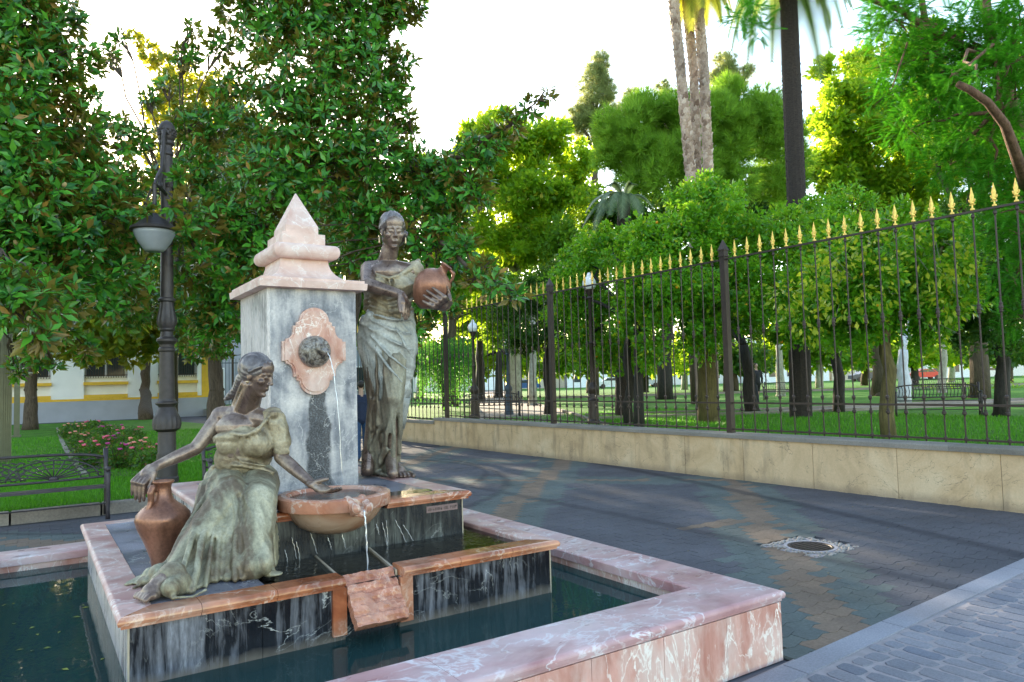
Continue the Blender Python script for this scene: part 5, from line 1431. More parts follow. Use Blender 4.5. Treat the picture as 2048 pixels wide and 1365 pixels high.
# bench on the left
def bench(loc, rz, label, L=1.85, fancy=True, name='bench', group=None):
    t_ = thing(name, label, 'bench', loc, rz, group)
    def put(m, nm, **kw):
        me = m.mesh(nm, None, kw.get('smooth', False)); me.materials.append(m_bench); o = link_mesh(nm, me, t_); return o
    h = L/2
    for s_ in (-1, 1):
        m = MB(); x = s_*h
        m.tube([(x, -.42, 0), (x, -.40, .12), (x, -.44, .28), (x, -.42, .44), (x, -.43, .56), (x, -.40, .62)], [.028, .022, .03, .028, .032, .03], 8)
        m.ball((x, -.43, .63), .035, 8); m.tube([(x, -.42, .61), (x, -.2, .63), (x, .02, .60)], [.028, .022, .026], 8)
        m.tube([(x, .06, 0), (x, .02, .2), (x, .0, .42), (x, .06, .66), (x, .11, .86)], [.028, .024, .026, .026, .032], 8)
        m.tube([(x, -.42, .38), (x, 0, .38)], .022, 6); m.tube([(x, -.40, .12), (x, 0, .16)], .016, 6)
        put(m, 'end_frame', smooth=True)
    m = MB(); m.box(-h, h, -.44, -.36, .395, .425, .005); put(m, 'slat')
    for k in range(4):
        m = MB(); m.box(-h, h, -.345+k*.09, -.345+k*.09+.07, .40-.006*k, .42-.006*k, .004); put(m, 'slat')
    m = MB(); m.tube([(-h, -.2, .17), (h, -.2, .17)], .010, 6); put(m, 'tie_rod')
    m = MB()
    def bk(x, z): return (x, .02+(z-.42)*.20, z)
    def arc(pts, r_): m.tube([bk(x, z) for x, z in pts], r_, 6)
    N = 16
    top = [(-h+2*h*k/N, .80-.055*abs(2*k/N-1)**6+.02*math.cos(math.pi*(k/N-.5))) for k in range(N+1)]
    arc(top, .020); arc([(-h+2*h*k/N, .50+.03*(1-abs(2*k/N-1)**2)*-.6) for k in range(N+1)], .017)
    if fancy:
        for s_ in (-1, 1):
            f0 = s_*h*.42
            for w_, hh, r_ in ((.50, .24, .011), (.40, .19, .008), (.30, .14, .008)):
                arc([(f0+w_*h*math.cos(math.pi*k/12), .51+hh*math.sin(math.pi*k/12)) for k in range(13)], r_)
            for k in range(1, 12):
                a = math.pi*k/12; arc([(f0+.06*math.cos(a), .51+.03*math.sin(a)), (f0+.50*h*math.cos(a), .51+.24*math.sin(a))], .009)
            m.ball(bk(f0, .515), (.06, .012, .03), 8)
            for x0 in (-.75, -.42, 0, .42, .75):
                xx = f0+x0*h*.5; arc([(xx-.07, .785-.05*abs(x0)), (xx-.03, .765-.05*abs(x0)), (xx+.03, .785-.05*abs(x0)), (xx+.08, .765-.05*abs(x0))], .008)
            for k in range(4): arc([(s_*(h-.05), .55+k*.06), (s_*(h-.12), .58+k*.055), (s_*(h-.07), .60+k*.05)], .009)
        arc([(.05*math.cos(2*math.pi*k/10), .64+.06*math.sin(2*math.pi*k/10)) for k in range(11)], .010)
        for s_ in (-1, 1):
            arc([(s_*.05, .64), (s_*.10, .67), (s_*.12, .62), (s_*.08, .58), (s_*.03, .55)], .009); arc([(s_*.02, .70), (s_*.08, .74), (s_*.12, .72)], .009); arc([(0, .52), (s_*.06, .54), (s_*.12, .52)], .009)
    else:
        for k in range(1, 24): arc([(-h+2*h*k/24, .50), (-h+2*h*k/24+.03, .65), (-h+2*h*k/24, .78)], .010)
    put(m, 'backrest', smooth=True)
    return t_
bp_ = on(217, 1037, 2, 0)
b1 = bench((bp_[0]-1.02, bp_[1]+.40, 0), rad(-1.5), 'black cast iron bench with pierced fan backrest in front of the left lawn', 2.04)
b2 = copy_tree(b1, None, (bp_[0]+2.25, bp_[1]+.42, 0), rad(0), 'black cast iron bench mostly hidden behind the seated woman statue')
def park_bench(px0, px1, py, label, rz):
    p = on((px0+px1)/2, py, 2, PG); return bench((p[0], p[1], PG), rz, label, 1.9, False, 'park_bench', 'benches in the park')
park_bench(960, 1008, 834, 'ornate park bench behind the fence between the two left globe lamps', rad(-30))
park_bench(1830, 1920, 832, 'dark park bench on the path at the right behind the fence', rad(-60))
park_bench(1850, 1905, 797, 'far dark park bench beyond the side path at the right', rad(-60))
park_bench(1545, 1600, 800, 'distant park bench right of the leaning dark trunk', rad(-60))

# advertising pillar at the left edge
m_olive = simple('olive_metal', (.12, .125, .085), .4, .5, .1)
m_screen = simple('dark_screen', (.012, .022, .02), .2)
ka = at(-70, 920, 12.0); kk = thing('information_pillar', 'olive green metal information pillar with ribbed edge at the left border of the photo', 'pillar', (0, 0, LZ))
kq = on(0, 925, 2, LZ); kb_ = on(24, 925, 2, LZ)
kx1, ky = float(kb_[0]), float(kb_[1])
ztop = float(at(10, 668, ky*fwd[1]+kx1*fwd[0])[2])
g = MB(); g.box(kx1-1.1, kx1-.02, ky, ky+.35, LZ, ztop); g.build('casing', m_olive, kk)
for k in range(5):
    g = MB(); g.box(kx1-.20+k*.04, kx1-.175+k*.04, ky-.035, ky, LZ, ztop-.02); g.build('rib', m_olive, kk)
g = MB(); g.box(kx1-1.0, kx1-.24, ky-.012, ky, LZ+.9, ztop-.2); g.build('screen', m_screen, kk)
p0, p1 = on(27, 875, 2, LZ), on(39, 875, 2, LZ)
zt2 = float(at(33, 712, p0[1]*fwd[1]+p0[0]*fwd[0])[2])
g = MB(); g.box(p0[0], p1[0], p0[1], p0[1]+.25, LZ-.02, zt2, .02); g.box(p0[0]-.05, p1[0]+.05, p0[1]-.05, p0[1]+.3, LZ-.02, LZ+.06)
tag(g.build('bollard_post', m_olive), 'slim olive metal post standing right of the information pillar', 'post')

# ================================================================ YELLOW AND WHITE BUILDING
BY = 49.5
def bx(px, py=780): return float(on(px, py, 1, BY)[0])
def bz(py, px=250): return float(on(px, py, 1, BY)[2])
bld = thing('building', 'white building with ochre sills, barred windows and a grey plinth beyond the left lawn', 'building', (0, BY, 0))
x1 = bx(421); x0 = -32; TOP = 9.0
zpl = bz(800); zs = bz(764); zw0 = bz(755); zwt = zw0+2.5
g = MB(); g.box(x0, x1, BY+.25, BY+14, -.1, TOP); g.build('wall', m_white, bld)
g = MB(); g.box(x0, x1+.06, BY-.08, BY+.24, -.1, zpl); g.build('plinth', m_plinth, bld)
g = MB(); g.box(x0, x1+.02, BY-.03, BY+.24, zpl+.002, zpl+.13); g.build('string_course', m_ochre, bld)
g = MB(); g.box(x1-.52, x1+.03, BY-.03, BY+.24, zpl+.132, TOP); g.build('corner_pilaster', m_ochre, bld)
g = MB(); g.box(x0-.4, x1+.4, BY-.3, BY+14.3, TOP, TOP+.3); g.build('roof', m_plinth, bld)
wR = bx(254.6); wW = bx(254.6)-bx(168.5); pitch_ = bx(394)-bx(254.6)
for k in range(-6, 2):
    a = wR-wW+pitch_*k; b = wR+pitch_*k
    if a < x0: continue
    for zz in (0,):
        f = MB(); 
        for (p, q, r_, s_) in ((a, a+.10, zw0, zwt), (b-.10, b, zw0, zwt), (a+.102, b-.102, zwt-.10, zwt), (a+.102, b-.102, zw0, zw0+.08), ((a+b)/2-.05, (a+b)/2+.05, zw0+.082, zwt-.102)):
            f.box(p, q, BY+.16, BY+.24, r_, s_)
        w_ = f.build('window', m_white, bld); MB().box(a+.05, b-.05, BY+.20, BY+.22, zw0+.04, zwt-.05).build('pane', m_glass, w_)
        gr = MB()
        for i in range(17): xx = a+.06+(b-a-.12)*i/16; gr.box(xx-.014, xx+.014, BY+.02, BY+.05, zw0-.02, zwt)
        gr.box(a, b, BY+.015, BY+.055, zw0+.12, zw0+.16); gr.box(a, b, BY+.015, BY+.055, zwt-.3, zwt-.26); gr.build('grille', m_iron, w_)
    MB().box(a-.05, b+.05, BY-.12, BY+.24, zs-.16, zs+.02).build('sill', m_ochre, bld)
    MB().box(a-.02, b+.02, BY-.05, BY+.24, zpl+.134, zpl+.134+.22).build('ochre_panel', m_ochre, bld)
    # white piers either side stand proud of the recess
    MB().box(b+.02, a+pitch_-.02, BY+.0, BY+.245, zpl+.134, zwt+.3 if b < x1-1 else zwt+.3).build('pier', m_white, bld) if a+pitch_ < x1 else MB().box(b+.02, x1-.53, BY+.0, BY+.245, zpl+.134, zwt+.3).build('pier', m_white, bld)
MB().box(x0, x1-.53, BY+.0, BY+.245, zwt+.302, TOP-.01).build('upper_wall', m_white, bld)
MB().box(x0, x1, BY+.02, BY+.247, -.05, .0).build('footing', m_plinth, bld)
# side building and its gate seen between the trunk and the pedestal
b2_ = thing('building', 'pale bluish building behind the iron gate left of the pedestal', 'building', (14, 62, 0))
g = MB(); g.box(x1+1.2, 30, 62, 72, -.1, 6.2); g.build('wall', m_plinth, b2_)
for k in range(6):
    xx = x1+2+k*3; w_ = MB().box(xx, xx+1.5, 61.95, 62.0, 1.2, 3.4).build('window', m_white, b2_); MB().box(xx+.1, xx+1.4, 61.93, 61.949, 1.3, 3.3).build('pane', m_glass, w_)
gt = thing('iron_gate', 'dark iron railing gate between the yellow building and the pedestal', 'gate', (x1+2, 51, 0))
for k in range(44):
    xx = x1+.15+k*.22; w_ = .06 if k % 12 == 0 else .016
    g = MB(); g.box(xx-w_, xx+w_, 51-w_, 51+w_, 0, 3.7 if k % 12 else 4.0); g.build('bar', m_blueiron, gt)
for zz in (.25, 1.1, 3.4): MB().box(x1+.1, x1+9.8, 50.98, 51.02, zz-.03, zz+.03).build('rail', m_blueiron, gt)
MB().box(x1+.1, x1+9.8, 50.9, 51.1, 0, .2).build('base_wall', m_plinth, gt)

# ================================================================ VEGETATION
m_mag = leaf_mat('magnolia_leaf', (.010, .085, .018), (.085, .33, .030), back=(.19, .14, .035), trans=(.30, .50, .03), tfac=.15, rough=.22, accent=(.28, .16, .035), afrac=.035)
m_mag_far = leaf_mat('magnolia_leaf_far', (.014, .075, .016), (.05, .17, .025), back=(.10, .10, .02), trans=(.65, .62, .04), tfac=.4, rough=.35, accent=(.2, .14, .03), afrac=.04)
m_cit = leaf_mat('citrus_leaf', (.03, .15, .010), (.13, .38, .02), trans=(.35, .65, .03), tfac=.34, rough=.35, accent=(.42, .42, .03), afrac=.06)
m_plane = leaf_mat('plane_leaf', (.035, .13, .010), (.12, .27, .016), trans=(.55, .75, .04), tfac=.5, rough=.5, accent=(.42, .34, .03), afrac=.05)
m_dark = leaf_mat('dark_park_leaf', (.012, .055, .010), (.04, .13, .014), trans=(.2, .38, .03), tfac=.3, rough=.5)
m_mid = leaf_mat('mid_park_leaf', (.03, .12, .010), (.09, .23, .018), trans=(.4, .6, .04), tfac=.4, rough=.5)
m_pine = leaf_mat('pine_needle', (.09, .22, .02), (.18, .36, .04), trans=(.35, .6, .05), tfac=.4, rough=.6)
m_pinepale = leaf_mat('pale_conifer_needle', (.10, .16, .06), (.22, .27, .11), trans=(.5, .55, .2), tfac=.4, rough=.6)
m_jac = leaf_mat('feathery_leaf', (.02, .15, .010), (.09, .36, .02), trans=(.10, .42, .02), tfac=.34, rough=.75)
m_weep = leaf_mat('weeping_leaf', (.02, .12, .02), (.055, .22, .04), trans=(.2, .5, .06), tfac=.4, rough=.5)
m_palm = leaf_mat('palm_leaf', (.04, .13, .025), (.09, .22, .04), trans=(.3, .42, .1), tfac=.35, rough=.45)
m_palmy = leaf_mat('yellow_palm_leaf', (.10, .18, .03), (.22, .27, .04), trans=(.6, .6, .08), tfac=.45, rough=.5)
m_rose = leaf_mat('rose_leaf', (.02, .09, .012), (.07, .17, .025), trans=(.2, .4, .03), tfac=.3, rough=.45, accent=(.2, .08, .03), afrac=.08)
def bark(name, a, b, sc=(6, 6, 1.2), bump=1.0):
    t = NT(name); v = t.coord('Object', sc); n = t.noise(v, 3, 7, .7, .6)
    t.bump(n, bump, .03); return t.set(t.ramp(n, [(.32, a), (.62, b)]), .9)
m_bark = bark('magnolia_bark', (.035, .022, .014), (.12, .085, .06))
m_barkb = bark('brown_bark', (.03, .022, .014), (.10, .075, .045))
m_bark_d = bark('dark_bark', (.012, .010, .009), (.045, .038, .032))
m_bark_y = bark('mossy_bark', (.06, .045, .02), (.17, .135, .05))
m_bark_p = bark('plane_bark', (.20, .19, .15), (.42, .40, .34), (3, 3, 1.5), .4)
m_bark_w = bark('whitewashed_bark', (.40, .43, .47), (.60, .63, .68), (3, 3, 1.5), .3)
m_bark_j = bark('reddish_bark', (.075, .035, .02), (.20, .11, .07))
m_boot = island_mat('palm_boots', [(.20, .13, .10), (.50, .38, .32), (.34, .24, .19), (.58, .47, .41)], .9, 20, .6)
m_palmd = bark('date_palm_bark', (.012, .009, .009), (.055, .04, .034), (5, 5, 22), 1.2)
m_cone = simple('seed_cone', (.34, .25, .10), .8, bump=1, scale=30)
m_orange = simple('orange_fruit', (.85, .34, .015), .45)

LEAF = [(0, 0, 0), (.45, .19, .05), (.45, -.19, .05), (1, 0, -.04), (.45, 0, 0)]
LEAF_F = [(0, 4, 1), (0, 2, 4), (4, 3, 1), (4, 2, 3)]
QL = [(0, 0, 0), (.5, .26, .04), (1, 0, 0), (.5, -.26, .04)]
QF = [(0, 3, 1), (3, 2, 1)]

def rodrigues_frames(ax):
    """per-row frame whose x axis is ax, z as upward as possible"""
    ax = ax/np.linalg.norm(ax, axis=1, keepdims=True)
    up = np.tile([0., 0, 1], (len(ax), 1)); y = np.cross(up, ax); ny = np.linalg.norm(y, axis=1, keepdims=True)
    y = np.where(ny > 1e-3, y/np.maximum(ny, 1e-6), [0, 1, 0]); z = np.cross(ax, y)
    return np.stack([ax, y, z], axis=2)

def rosettes(rs, centers, axes, k, size, tilt=(35, 80)):
    """whorls of k leaves round each twig tip: returns positions, frames, scales"""
    n = len(centers); ax = axes/np.linalg.norm(axes, axis=1, keepdims=True)
    a = rs.normal(size=(n, 3)); u = a-ax*np.sum(a*ax, 1, keepdims=True); u /= np.linalg.norm(u, axis=1, keepdims=True); v = np.cross(ax, u)
    th = (np.arange(k)[None]*2.4+rs.uniform(0, 6.28, (n, 1))+rs.normal(size=(n, k))*.5)
    ti = np.radians(rs.uniform(tilt[0], tilt[1], (n, k)))
    d = ax[:, None]*np.cos(ti)[..., None]+(u[:, None]*np.cos(th)[..., None]+v[:, None]*np.sin(th)[..., None])*np.sin(ti)[..., None]
    pos = centers[:, None]+d*.02-ax[:, None]*rs.uniform(0, .06, (n, k))[..., None]
    d = d.reshape(-1, 3); d[:, 2] -= .10
    Fr = rodrigues_frames(d)
    # roll each leaf so that its face looks along the twig
    axr = np.repeat(ax, k, 0); x = Fr[:, :, 0]; z = axr-x*np.sum(axr*x, 1, keepdims=True); z /= np.maximum(np.linalg.norm(z, axis=1, keepdims=True), 1e-5)
    y = np.cross(z, x); Fr = np.stack([x, y, z], axis=2)
    return pos.reshape(-1, 3), Fr, size*rs.uniform(.45, 1.2, n*k)

def lump_points(rs, c, r, n, shell=.5):
    d = rs.normal(size=(n, 3)); d /= np.linalg.norm(d, axis=1, keepdims=True)
    q = rs.uniform(0, 1, n)**.5*(1-shell)+shell*rs.uniform(.75, 1.08, n) if shell < 1 else np.ones(n)
    q = np.clip(q, 0, 1.12)
    r = np.array(r if hasattr(r, '__len__') else (r, r, r))
    return np.array(c)+d*r*q[:, None], d

def limb(m, a, b, ra, rb, rnd, wob=.08, n=5):
    a, b = np.array(a, float), np.array(b, float); L = np.linalg.norm(b-a); P = []
    for k in range(n+1):
        t_ = k/n; p = a*(1-t_)+b*t_; p = p+np.array([rnd.uniform(-1, 1), rnd.uniform(-1, 1), rnd.uniform(-.5, .5)])*wob*L*math.sin(math.pi*t_)*.6
        p[2] += .06*L*math.sin(math.pi*t_); P.append(p)
    m.tube(P, [ra+(rb-ra)*k/n for k in range(n+1)], 7); return P

def magnolia(name, label, trunk, tr, lumps, seed, mat, size=.17, k=8, nleaf=0, dens=1.0, cones=0, group='magnolia trees', hubs=()):
    """lumps: (px, py, depth, radius px)"""
    rs = np.random.RandomState(seed); rnd = random.Random(seed)
    base = trunk[0]; t_ = thing(name, label, 'tree', base, group=group)
    m = MB(); P = [np.array(p, float) for p in trunk]; size *= 1.12
    rr = [tr*(1.25 if i == 0 else 1-.75*i/len(P)) for i in range(len(P))]
    # subdivide and roughen the trunk
    PP, RR = [], []
    for i in range(len(P)-1):
        for q in range(5): f = q/5; PP.append(P[i]*(1-f)+P[i+1]*f+rs.normal(size=3)*tr*.07*[1, 1, 0]); RR.append((rr[i]*(1-f)+rr[i+1]*f)*rnd.uniform(.92, 1.1))
    PP.append(P[-1]); RR.append(rr[-1]); m.tube(PP, RR, 12)
    for q in range(7):
        i = rnd.randrange(1, max(2, len(PP)//3)); a = rnd.uniform(0, 6.28); m.ball(PP[i]+np.array([math.cos(a), math.sin(a), 0])*RR[i]*.8, tr*.32, 7)
    m.build('trunk', m_bark, t_, smooth=True)
    C, A = [], []; bm_ = MB()
    for h_ in hubs:
        hp = at(*h_); j = min(range(int(len(PP)*.35), len(PP)), key=lambda i_: np.linalg.norm(PP[i_]-hp+np.array([0, 0, .4*np.linalg.norm((PP[i_]-hp)[:2])]))); limb(bm_, PP[j], hp, .05, .03, rnd, .08); PP.append(hp); RR.append(.05)
    for (px, py, dp, rp) in lumps:
        c = at(px, py, dp); r_ = rp*dp/F_PX
        n = max(6, int(dens*(14.0 if rp > 13 else 7.0)*(math.pi*r_*r_)/(.30*.30*(size/.17)**2)))
        p, d = lump_points(rs, c, (r_*1.08, r_*1.08, r_), n, .30); C.append(p); A.append(d+[0, 0, .45]+rs.normal(size=(n, 3))*.35)
        j = min(range(int(len(PP)*(.35 if len(P) > 6 else .55)), len(PP)), key=lambda i_: np.linalg.norm(PP[i_]-c+np.array([0, 0, .25*np.linalg.norm((PP[i_]-c)[:2])])))
        Lb = limb(bm_, PP[j], c, max(.015, min(RR[j]*.35, .05)), .010, rnd, .10)
        for q in range(6): limb(bm_, Lb[-2], p[rnd.randrange(n)], .014, .006, rnd, .12, 3)
    bm_.build('branches', m_bark, t_, smooth=True)
    C, A = np.concatenate(C), np.concatenate(A)
    pos, Fr, sc_ = rosettes(rs, C, A, k, size)
    if nleaf:
        dd = (pos-EYE)@fwd; o_ = np.argsort(dd); sel = o_[:nleaf]; rest = o_[nleaf:]
        lm = fast_mesh('leaf', np.array(LEAF), np.array(LEAF_F)); lm.materials.append(mat)
        for i in sel:
            o = link_mesh('leaf', lm, t_)
            M_ = Matrix.Identity(4)
            for a_ in range(3):
                for b_ in range(3): M_[a_][b_] = float(Fr[i, a_, b_]*sc_[i])
                M_[a_][3] = float(pos[i, a_]-base[a_])
            o.matrix_local = M_
        pos, Fr, sc_ = pos[rest], Fr[rest], sc_[rest]
    scatter('crown', LEAF if nleaf or size < .2 else QL, LEAF_F if nleaf or size < .2 else QF, pos, Fr, sc_, mat, t_)
    if cones:
        cm = MB(); cm.ball((0, 0, 0), (.028, .028, .042), 8); cmm = cm.mesh('seed_cone', None, True); cmm.materials.append(m_cone)
        vis = np.argsort((C-EYE)@fwd)[:len(C)//2]; 
        for i in rs.choice(vis, cones, replace=False):
            o = link_mesh('seed_cone', cmm, t_, loc=C[i]+A[i]/np.linalg.norm(A[i])*.05-np.array(base)); o.rotation_euler = (rnd.uniform(-.6, .6), rnd.uniform(-.6, .6), 0)
    return t_

# left, near
b4 = at(-260, 1000, 10.5); b4[2] = LZ
magnolia('magnolia_tree', 'nearest magnolia at the left edge, big glossy leaves hanging over the information pillar',
    [b4, b4+[.2, 0, 2], b4+[.5, .2, 4], b4+[.9, .2, 6], b4+[1.2, .3, 8]], .2,
    [(30, 50, 10.5, 90), (110, 45, 11, 55), (60, 160, 10.5, 95), (150, 130, 11, 52), (20, 280, 10, 95), (110, 250, 10.5, 70), (175, 215, 11, 34), (60, 400, 10, 105), (160, 370, 10.8, 70), (140, 480, 10.5, 95),
     (40, 520, 10, 95), (210, 560, 11, 80), (100, 600, 9.5, 60), (40, 610, 7.8, 62), (10, 560, 7.8, 50), (70, 665, 7.8, 34), (230, 450, 11, 70), (-60, 100, 10.5, 120), (-60, 300, 10, 120), (-60, 500, 10, 120), (20, -60, 10.5, 100), (120, 655, 12, 34), (165, 690, 13, 28), (110, 735, 13, 14), (215, 290, 11.5, 40), (150, 300, 11, 50), (240, 380, 11.5, 50), (30, 740, 14, 20), (70, 715, 13, 24)],
    21, m_mag, nleaf=285, cones=26)
# centre, above the pedestal
b5 = at(655, 880, 15.0); b5[2] = LZ
magnolia('magnolia_tree', 'tall central magnolia rising behind the pedestal with one branch reaching right into the sky',
    [b5, at(700, 640, 15.2), at(722, 440, 15), at(742, 250, 14.8), at(752, 120, 14.8), at(772, 0, 14.8), at(780, -140, 14.8)], .19,
    [(470, 15, 13.5, 42), (540, 60, 13.5, 70), (640, 50, 13.5, 85), (740, 40, 13.5, 75), (815, 10, 13.5, 36), (600, 160, 13, 92), (710, 140, 13.5, 85), (785, 190, 13.5, 42), (805, 130, 13.5, 30), (560, 250, 13, 85), (680, 260, 13, 90), (775, 260, 13.5, 52), (815, 240, 13.5, 22),
     (760, 330, 13, 72), (850, 335, 13, 52), (640, 370, 13, 85), (540, 350, 12.6, 75), (880, 385, 13, 60), (815, 430, 13, 70), (930, 330, 12.6, 50), (975, 290, 12.5, 42), (1018, 250, 12.4, 30), (1060, 218, 12.3, 20), (1092, 192, 12.2, 15), (945, 385, 12.6, 40), (720, 440, 13, 65),
     (895, 450, 12.8, 42), (855, 510, 12.8, 48), (840, 590, 12.8, 42), (820, 660, 13, 30), (905, 545, 12.6, 34), (1030, 585, 10.5, 22), (990, 570, 10.8, 26), (950, 560, 11.2, 24), (740, 520, 13.5, 60), (870, 640, 13, 20), (930, 500, 12, 34), (970, 535, 11.4, 24), (900, 600, 12.6, 26), (600, -60, 13.5, 110), (760, -60, 13.5, 100), (500, 470, 12.8, 70), (460, 540, 12.8, 60), (455, 620, 13, 48), (465, 440, 12.8, 60), (425, 640, 13, 40)],
    22, m_mag, nleaf=285, cones=34, hubs=((850, 345, 13), (940, 310, 12.6), (1020, 252, 12.4), (870, 480, 12.8), (950, 550, 11.4)))
# the spray of leaves in front of the lamp belongs to a third crown
b6 = on(432, 868, 2, LZ)
b6 = at(432, 800, 24.0); b6[2] = LZ
magnolia('magnolia_tree', 'magnolia with a thick straight trunk just left of the pedestal',
    [b6, at(430, 720, 24), at(425, 560, 23.5), at(420, 400, 23), at(410, 250, 23)], .24,
    [(450, 400, 20, 85), (370, 430, 20, 80), (420, 540, 20, 90), (340, 530, 20, 85), (460, 660, 21, 42), (400, 650, 21, 66), (420, 300, 22, 70), (480, 330, 22, 70), (500, 600, 21, 60), (440, 700, 22, 26), (395, 705, 22, 26), (560, 520, 22, 80), (620, 470, 22, 80)],
    23, m_mag, cones=10, dens=.8)
c6 = at(352, 900, 12.9); c6[2] = LZ
magnolia('magnolia_tree', 'magnolia boughs wrapped around the street lamp and its lantern',
    [on(345, 860, 2, LZ)*[1, 1, 0]+[0, 0, LZ], at(346, 740, 26), at(350, 640, 22), at(360, 500, 16), at(340, 400, 13.5)], .17,
    [(296, 424, 10.3, 9), (340, 410, 10.2, 12), (378, 422, 10.4, 11), (360, 352, 10.8, 10), (372, 455, 10.3, 8), (375, 390, 11.0, 18), (315, 350, 12.2, 16), (390, 500, 11.8, 40), (370, 560, 12.4, 34), (400, 440, 12, 44), (400, 330, 13.2, 50), (440, 240, 13.5, 52), (380, 250, 13.5, 40), (430, 380, 13.2, 45), (410, 600, 13, 45), (260, 470, 13.4, 50), (250, 360, 13.5, 42), (270, 280, 13.5, 36), (235, 250, 13.5, 22), (300, 200, 14, 20), (340, 170, 14, 18), (220, 110, 14, 22), (240, 75, 14, 14), (375, 110, 14, 30), (440, 90, 14, 30), (385, 62, 14, 16), (470, 170, 14, 45), (250, 600, 14, 60), (330, 610, 15, 50)],
    24, m_mag, cones=14, dens=.9)
b7 = on(292, 840, 2, LZ)
magnolia('magnolia_tree', 'far magnolia with a knobbly trunk left of the lamp, top glowing yellow',
    [b7, at(290, 780, 44), at(296, 700, 44), at(300, 560, 44), at(320, 300, 42), at(330, 160, 42)], .30,
    [(300, 640, 34, 70), (230, 660, 34, 55), (340, 670, 34, 42), (180, 700, 34, 36), (280, 700, 34, 40), (350, 150, 36, 42), (300, 110, 36, 26), (270, 75, 36, 14), (400, 220, 36, 60), (440, 300, 36, 70), (370, 310, 36, 70), (460, 380, 36, 60), (330, 220, 36, 40), (270, 560, 34, 80), (380, 560, 34, 80), (300, 430, 36, 80), (130, 640, 36, 50), (90, 420, 36, 70), (60, 500, 36, 80), (480, 240, 36, 40), (200, 420, 36, 70), (500, 520, 36, 60), (430, 180, 36, 34)],
    25, m_mag_far, size=.30, dens=.9)

b8 = at(60, 880, 31); b8[2] = LZ  # extra magnolia added so the basin water reflects leaves, not bright sky
magnolia('magnolia_tree', 'dark magnolia far behind the information pillar at the left',
    [b8, at(62, 780, 31), at(66, 650, 31), at(70, 500, 31), at(80, 300, 31)], .25,
    [(20, 600, 30, 90), (100, 560, 30, 90), (180, 620, 30, 70), (60, 680, 30, 50), (150, 690, 30, 34), (230, 640, 30, 60), (20, 470, 30, 90), (130, 440, 30, 90), (220, 520, 30, 80), (60, 330, 30, 90), (-60, 560, 30, 100), (-80, 420, 30, 100), (-60, 280, 30, 90), (200, 690, 30, 30), (0, 690, 30, 40)],
    26, m_mag_far, size=.30, dens=.9)

def crown_tree(name, label, base, tr, trunk_top, clumps, mat, bark_, leaf, faces, size, n, seed, group=None, wob=.1, fruit=0, droop=0., shell=.10, sub=26, zmin=None, limbs=True):
    """clumps: (x, y, z, r) world ellipsoids, each broken into sub lumps"""
    rs = np.random.RandomState(seed); rnd = random.Random(seed)
    t_ = thing(name, label, 'tree', base, group=group)
    m = MB(); P = limb(m, base, trunk_top, tr*1.15, tr*.7, rnd, .05, 6)
    for q in range(3): a = rnd.uniform(0, 6.28); m.ball(np.array(base)+[math.cos(a)*tr*.6, math.sin(a)*tr*.6, .03], (tr*.7, tr*.7, tr*.6), 8)
    tot = sum(c[3]**2 for c in clumps); pos = []; dirs = []
    for (x, y, z, r_) in clumps:
        c = np.array([x, y, z])
        if limbs: limb(m, trunk_top, c, tr*.5, .02, rnd, .12)
        ns = sub; k = max(3, int(n*r_*r_/tot/ns))
        for s_ in range(ns):
            d = rs.normal(size=3); d /= np.linalg.norm(d); cc = c+d*r_*rnd.uniform(.25, 1.0)*[1, 1, .9]; q, dd = lump_points(rs, cc, r_*rnd.uniform(.14, .40), k, shell)
            if limbs and s_ < 3: limb(m, c, cc, .025, .008, rnd, .1, 3)
            pos.append(q); dirs.append(dd)
    m.build('trunk', bark_, t_, smooth=True)
    pos = np.concatenate(pos); dirs = np.concatenate(dirs)
    if zmin is not None: keep = pos[:, 2] > zmin+rs.uniform(-.25, .25, len(pos)); pos, dirs = pos[keep], dirs[keep]
    N = len(pos); ax = dirs*.8+rs.normal(size=(N, 3))*.6; ax[:, 2] -= droop
    scatter('crown', leaf, faces, pos, rodrigues_frames(ax)@rand_tilt(rs, N, .6), size*rs.uniform(.65, 1.25, N), mat, t_)
    if fruit:
        fm_ = MB(); fm_.ball((0, 0, 0), .036, 8); fme = fm_.mesh('orange', None, True); fme.materials.append(m_orange)
        dd = (pos-EYE)@fwd; front = np.argsort(dd)[:len(pos)//3]
        for i in rs.choice(front, fruit, replace=False): link_mesh('orange', fme, t_, loc=pos[i]-np.array(base))
    return t_
def rand_tilt(rs, n, amp):
    a = rs.uniform(-amp*2.5, amp*2.5, n); c, s = np.cos(a), np.sin(a); o_, z_ = np.ones(n), np.zeros(n)
    return np.stack([np.stack([o_, z_, z_], 1), np.stack([z_, c, -s], 1), np.stack([z_, s, c], 1)], 1)

def cl(px, py, dp, rpx): p = at(px, py, dp); return (p[0], p[1], p[2], rpx*dp/F_PX)
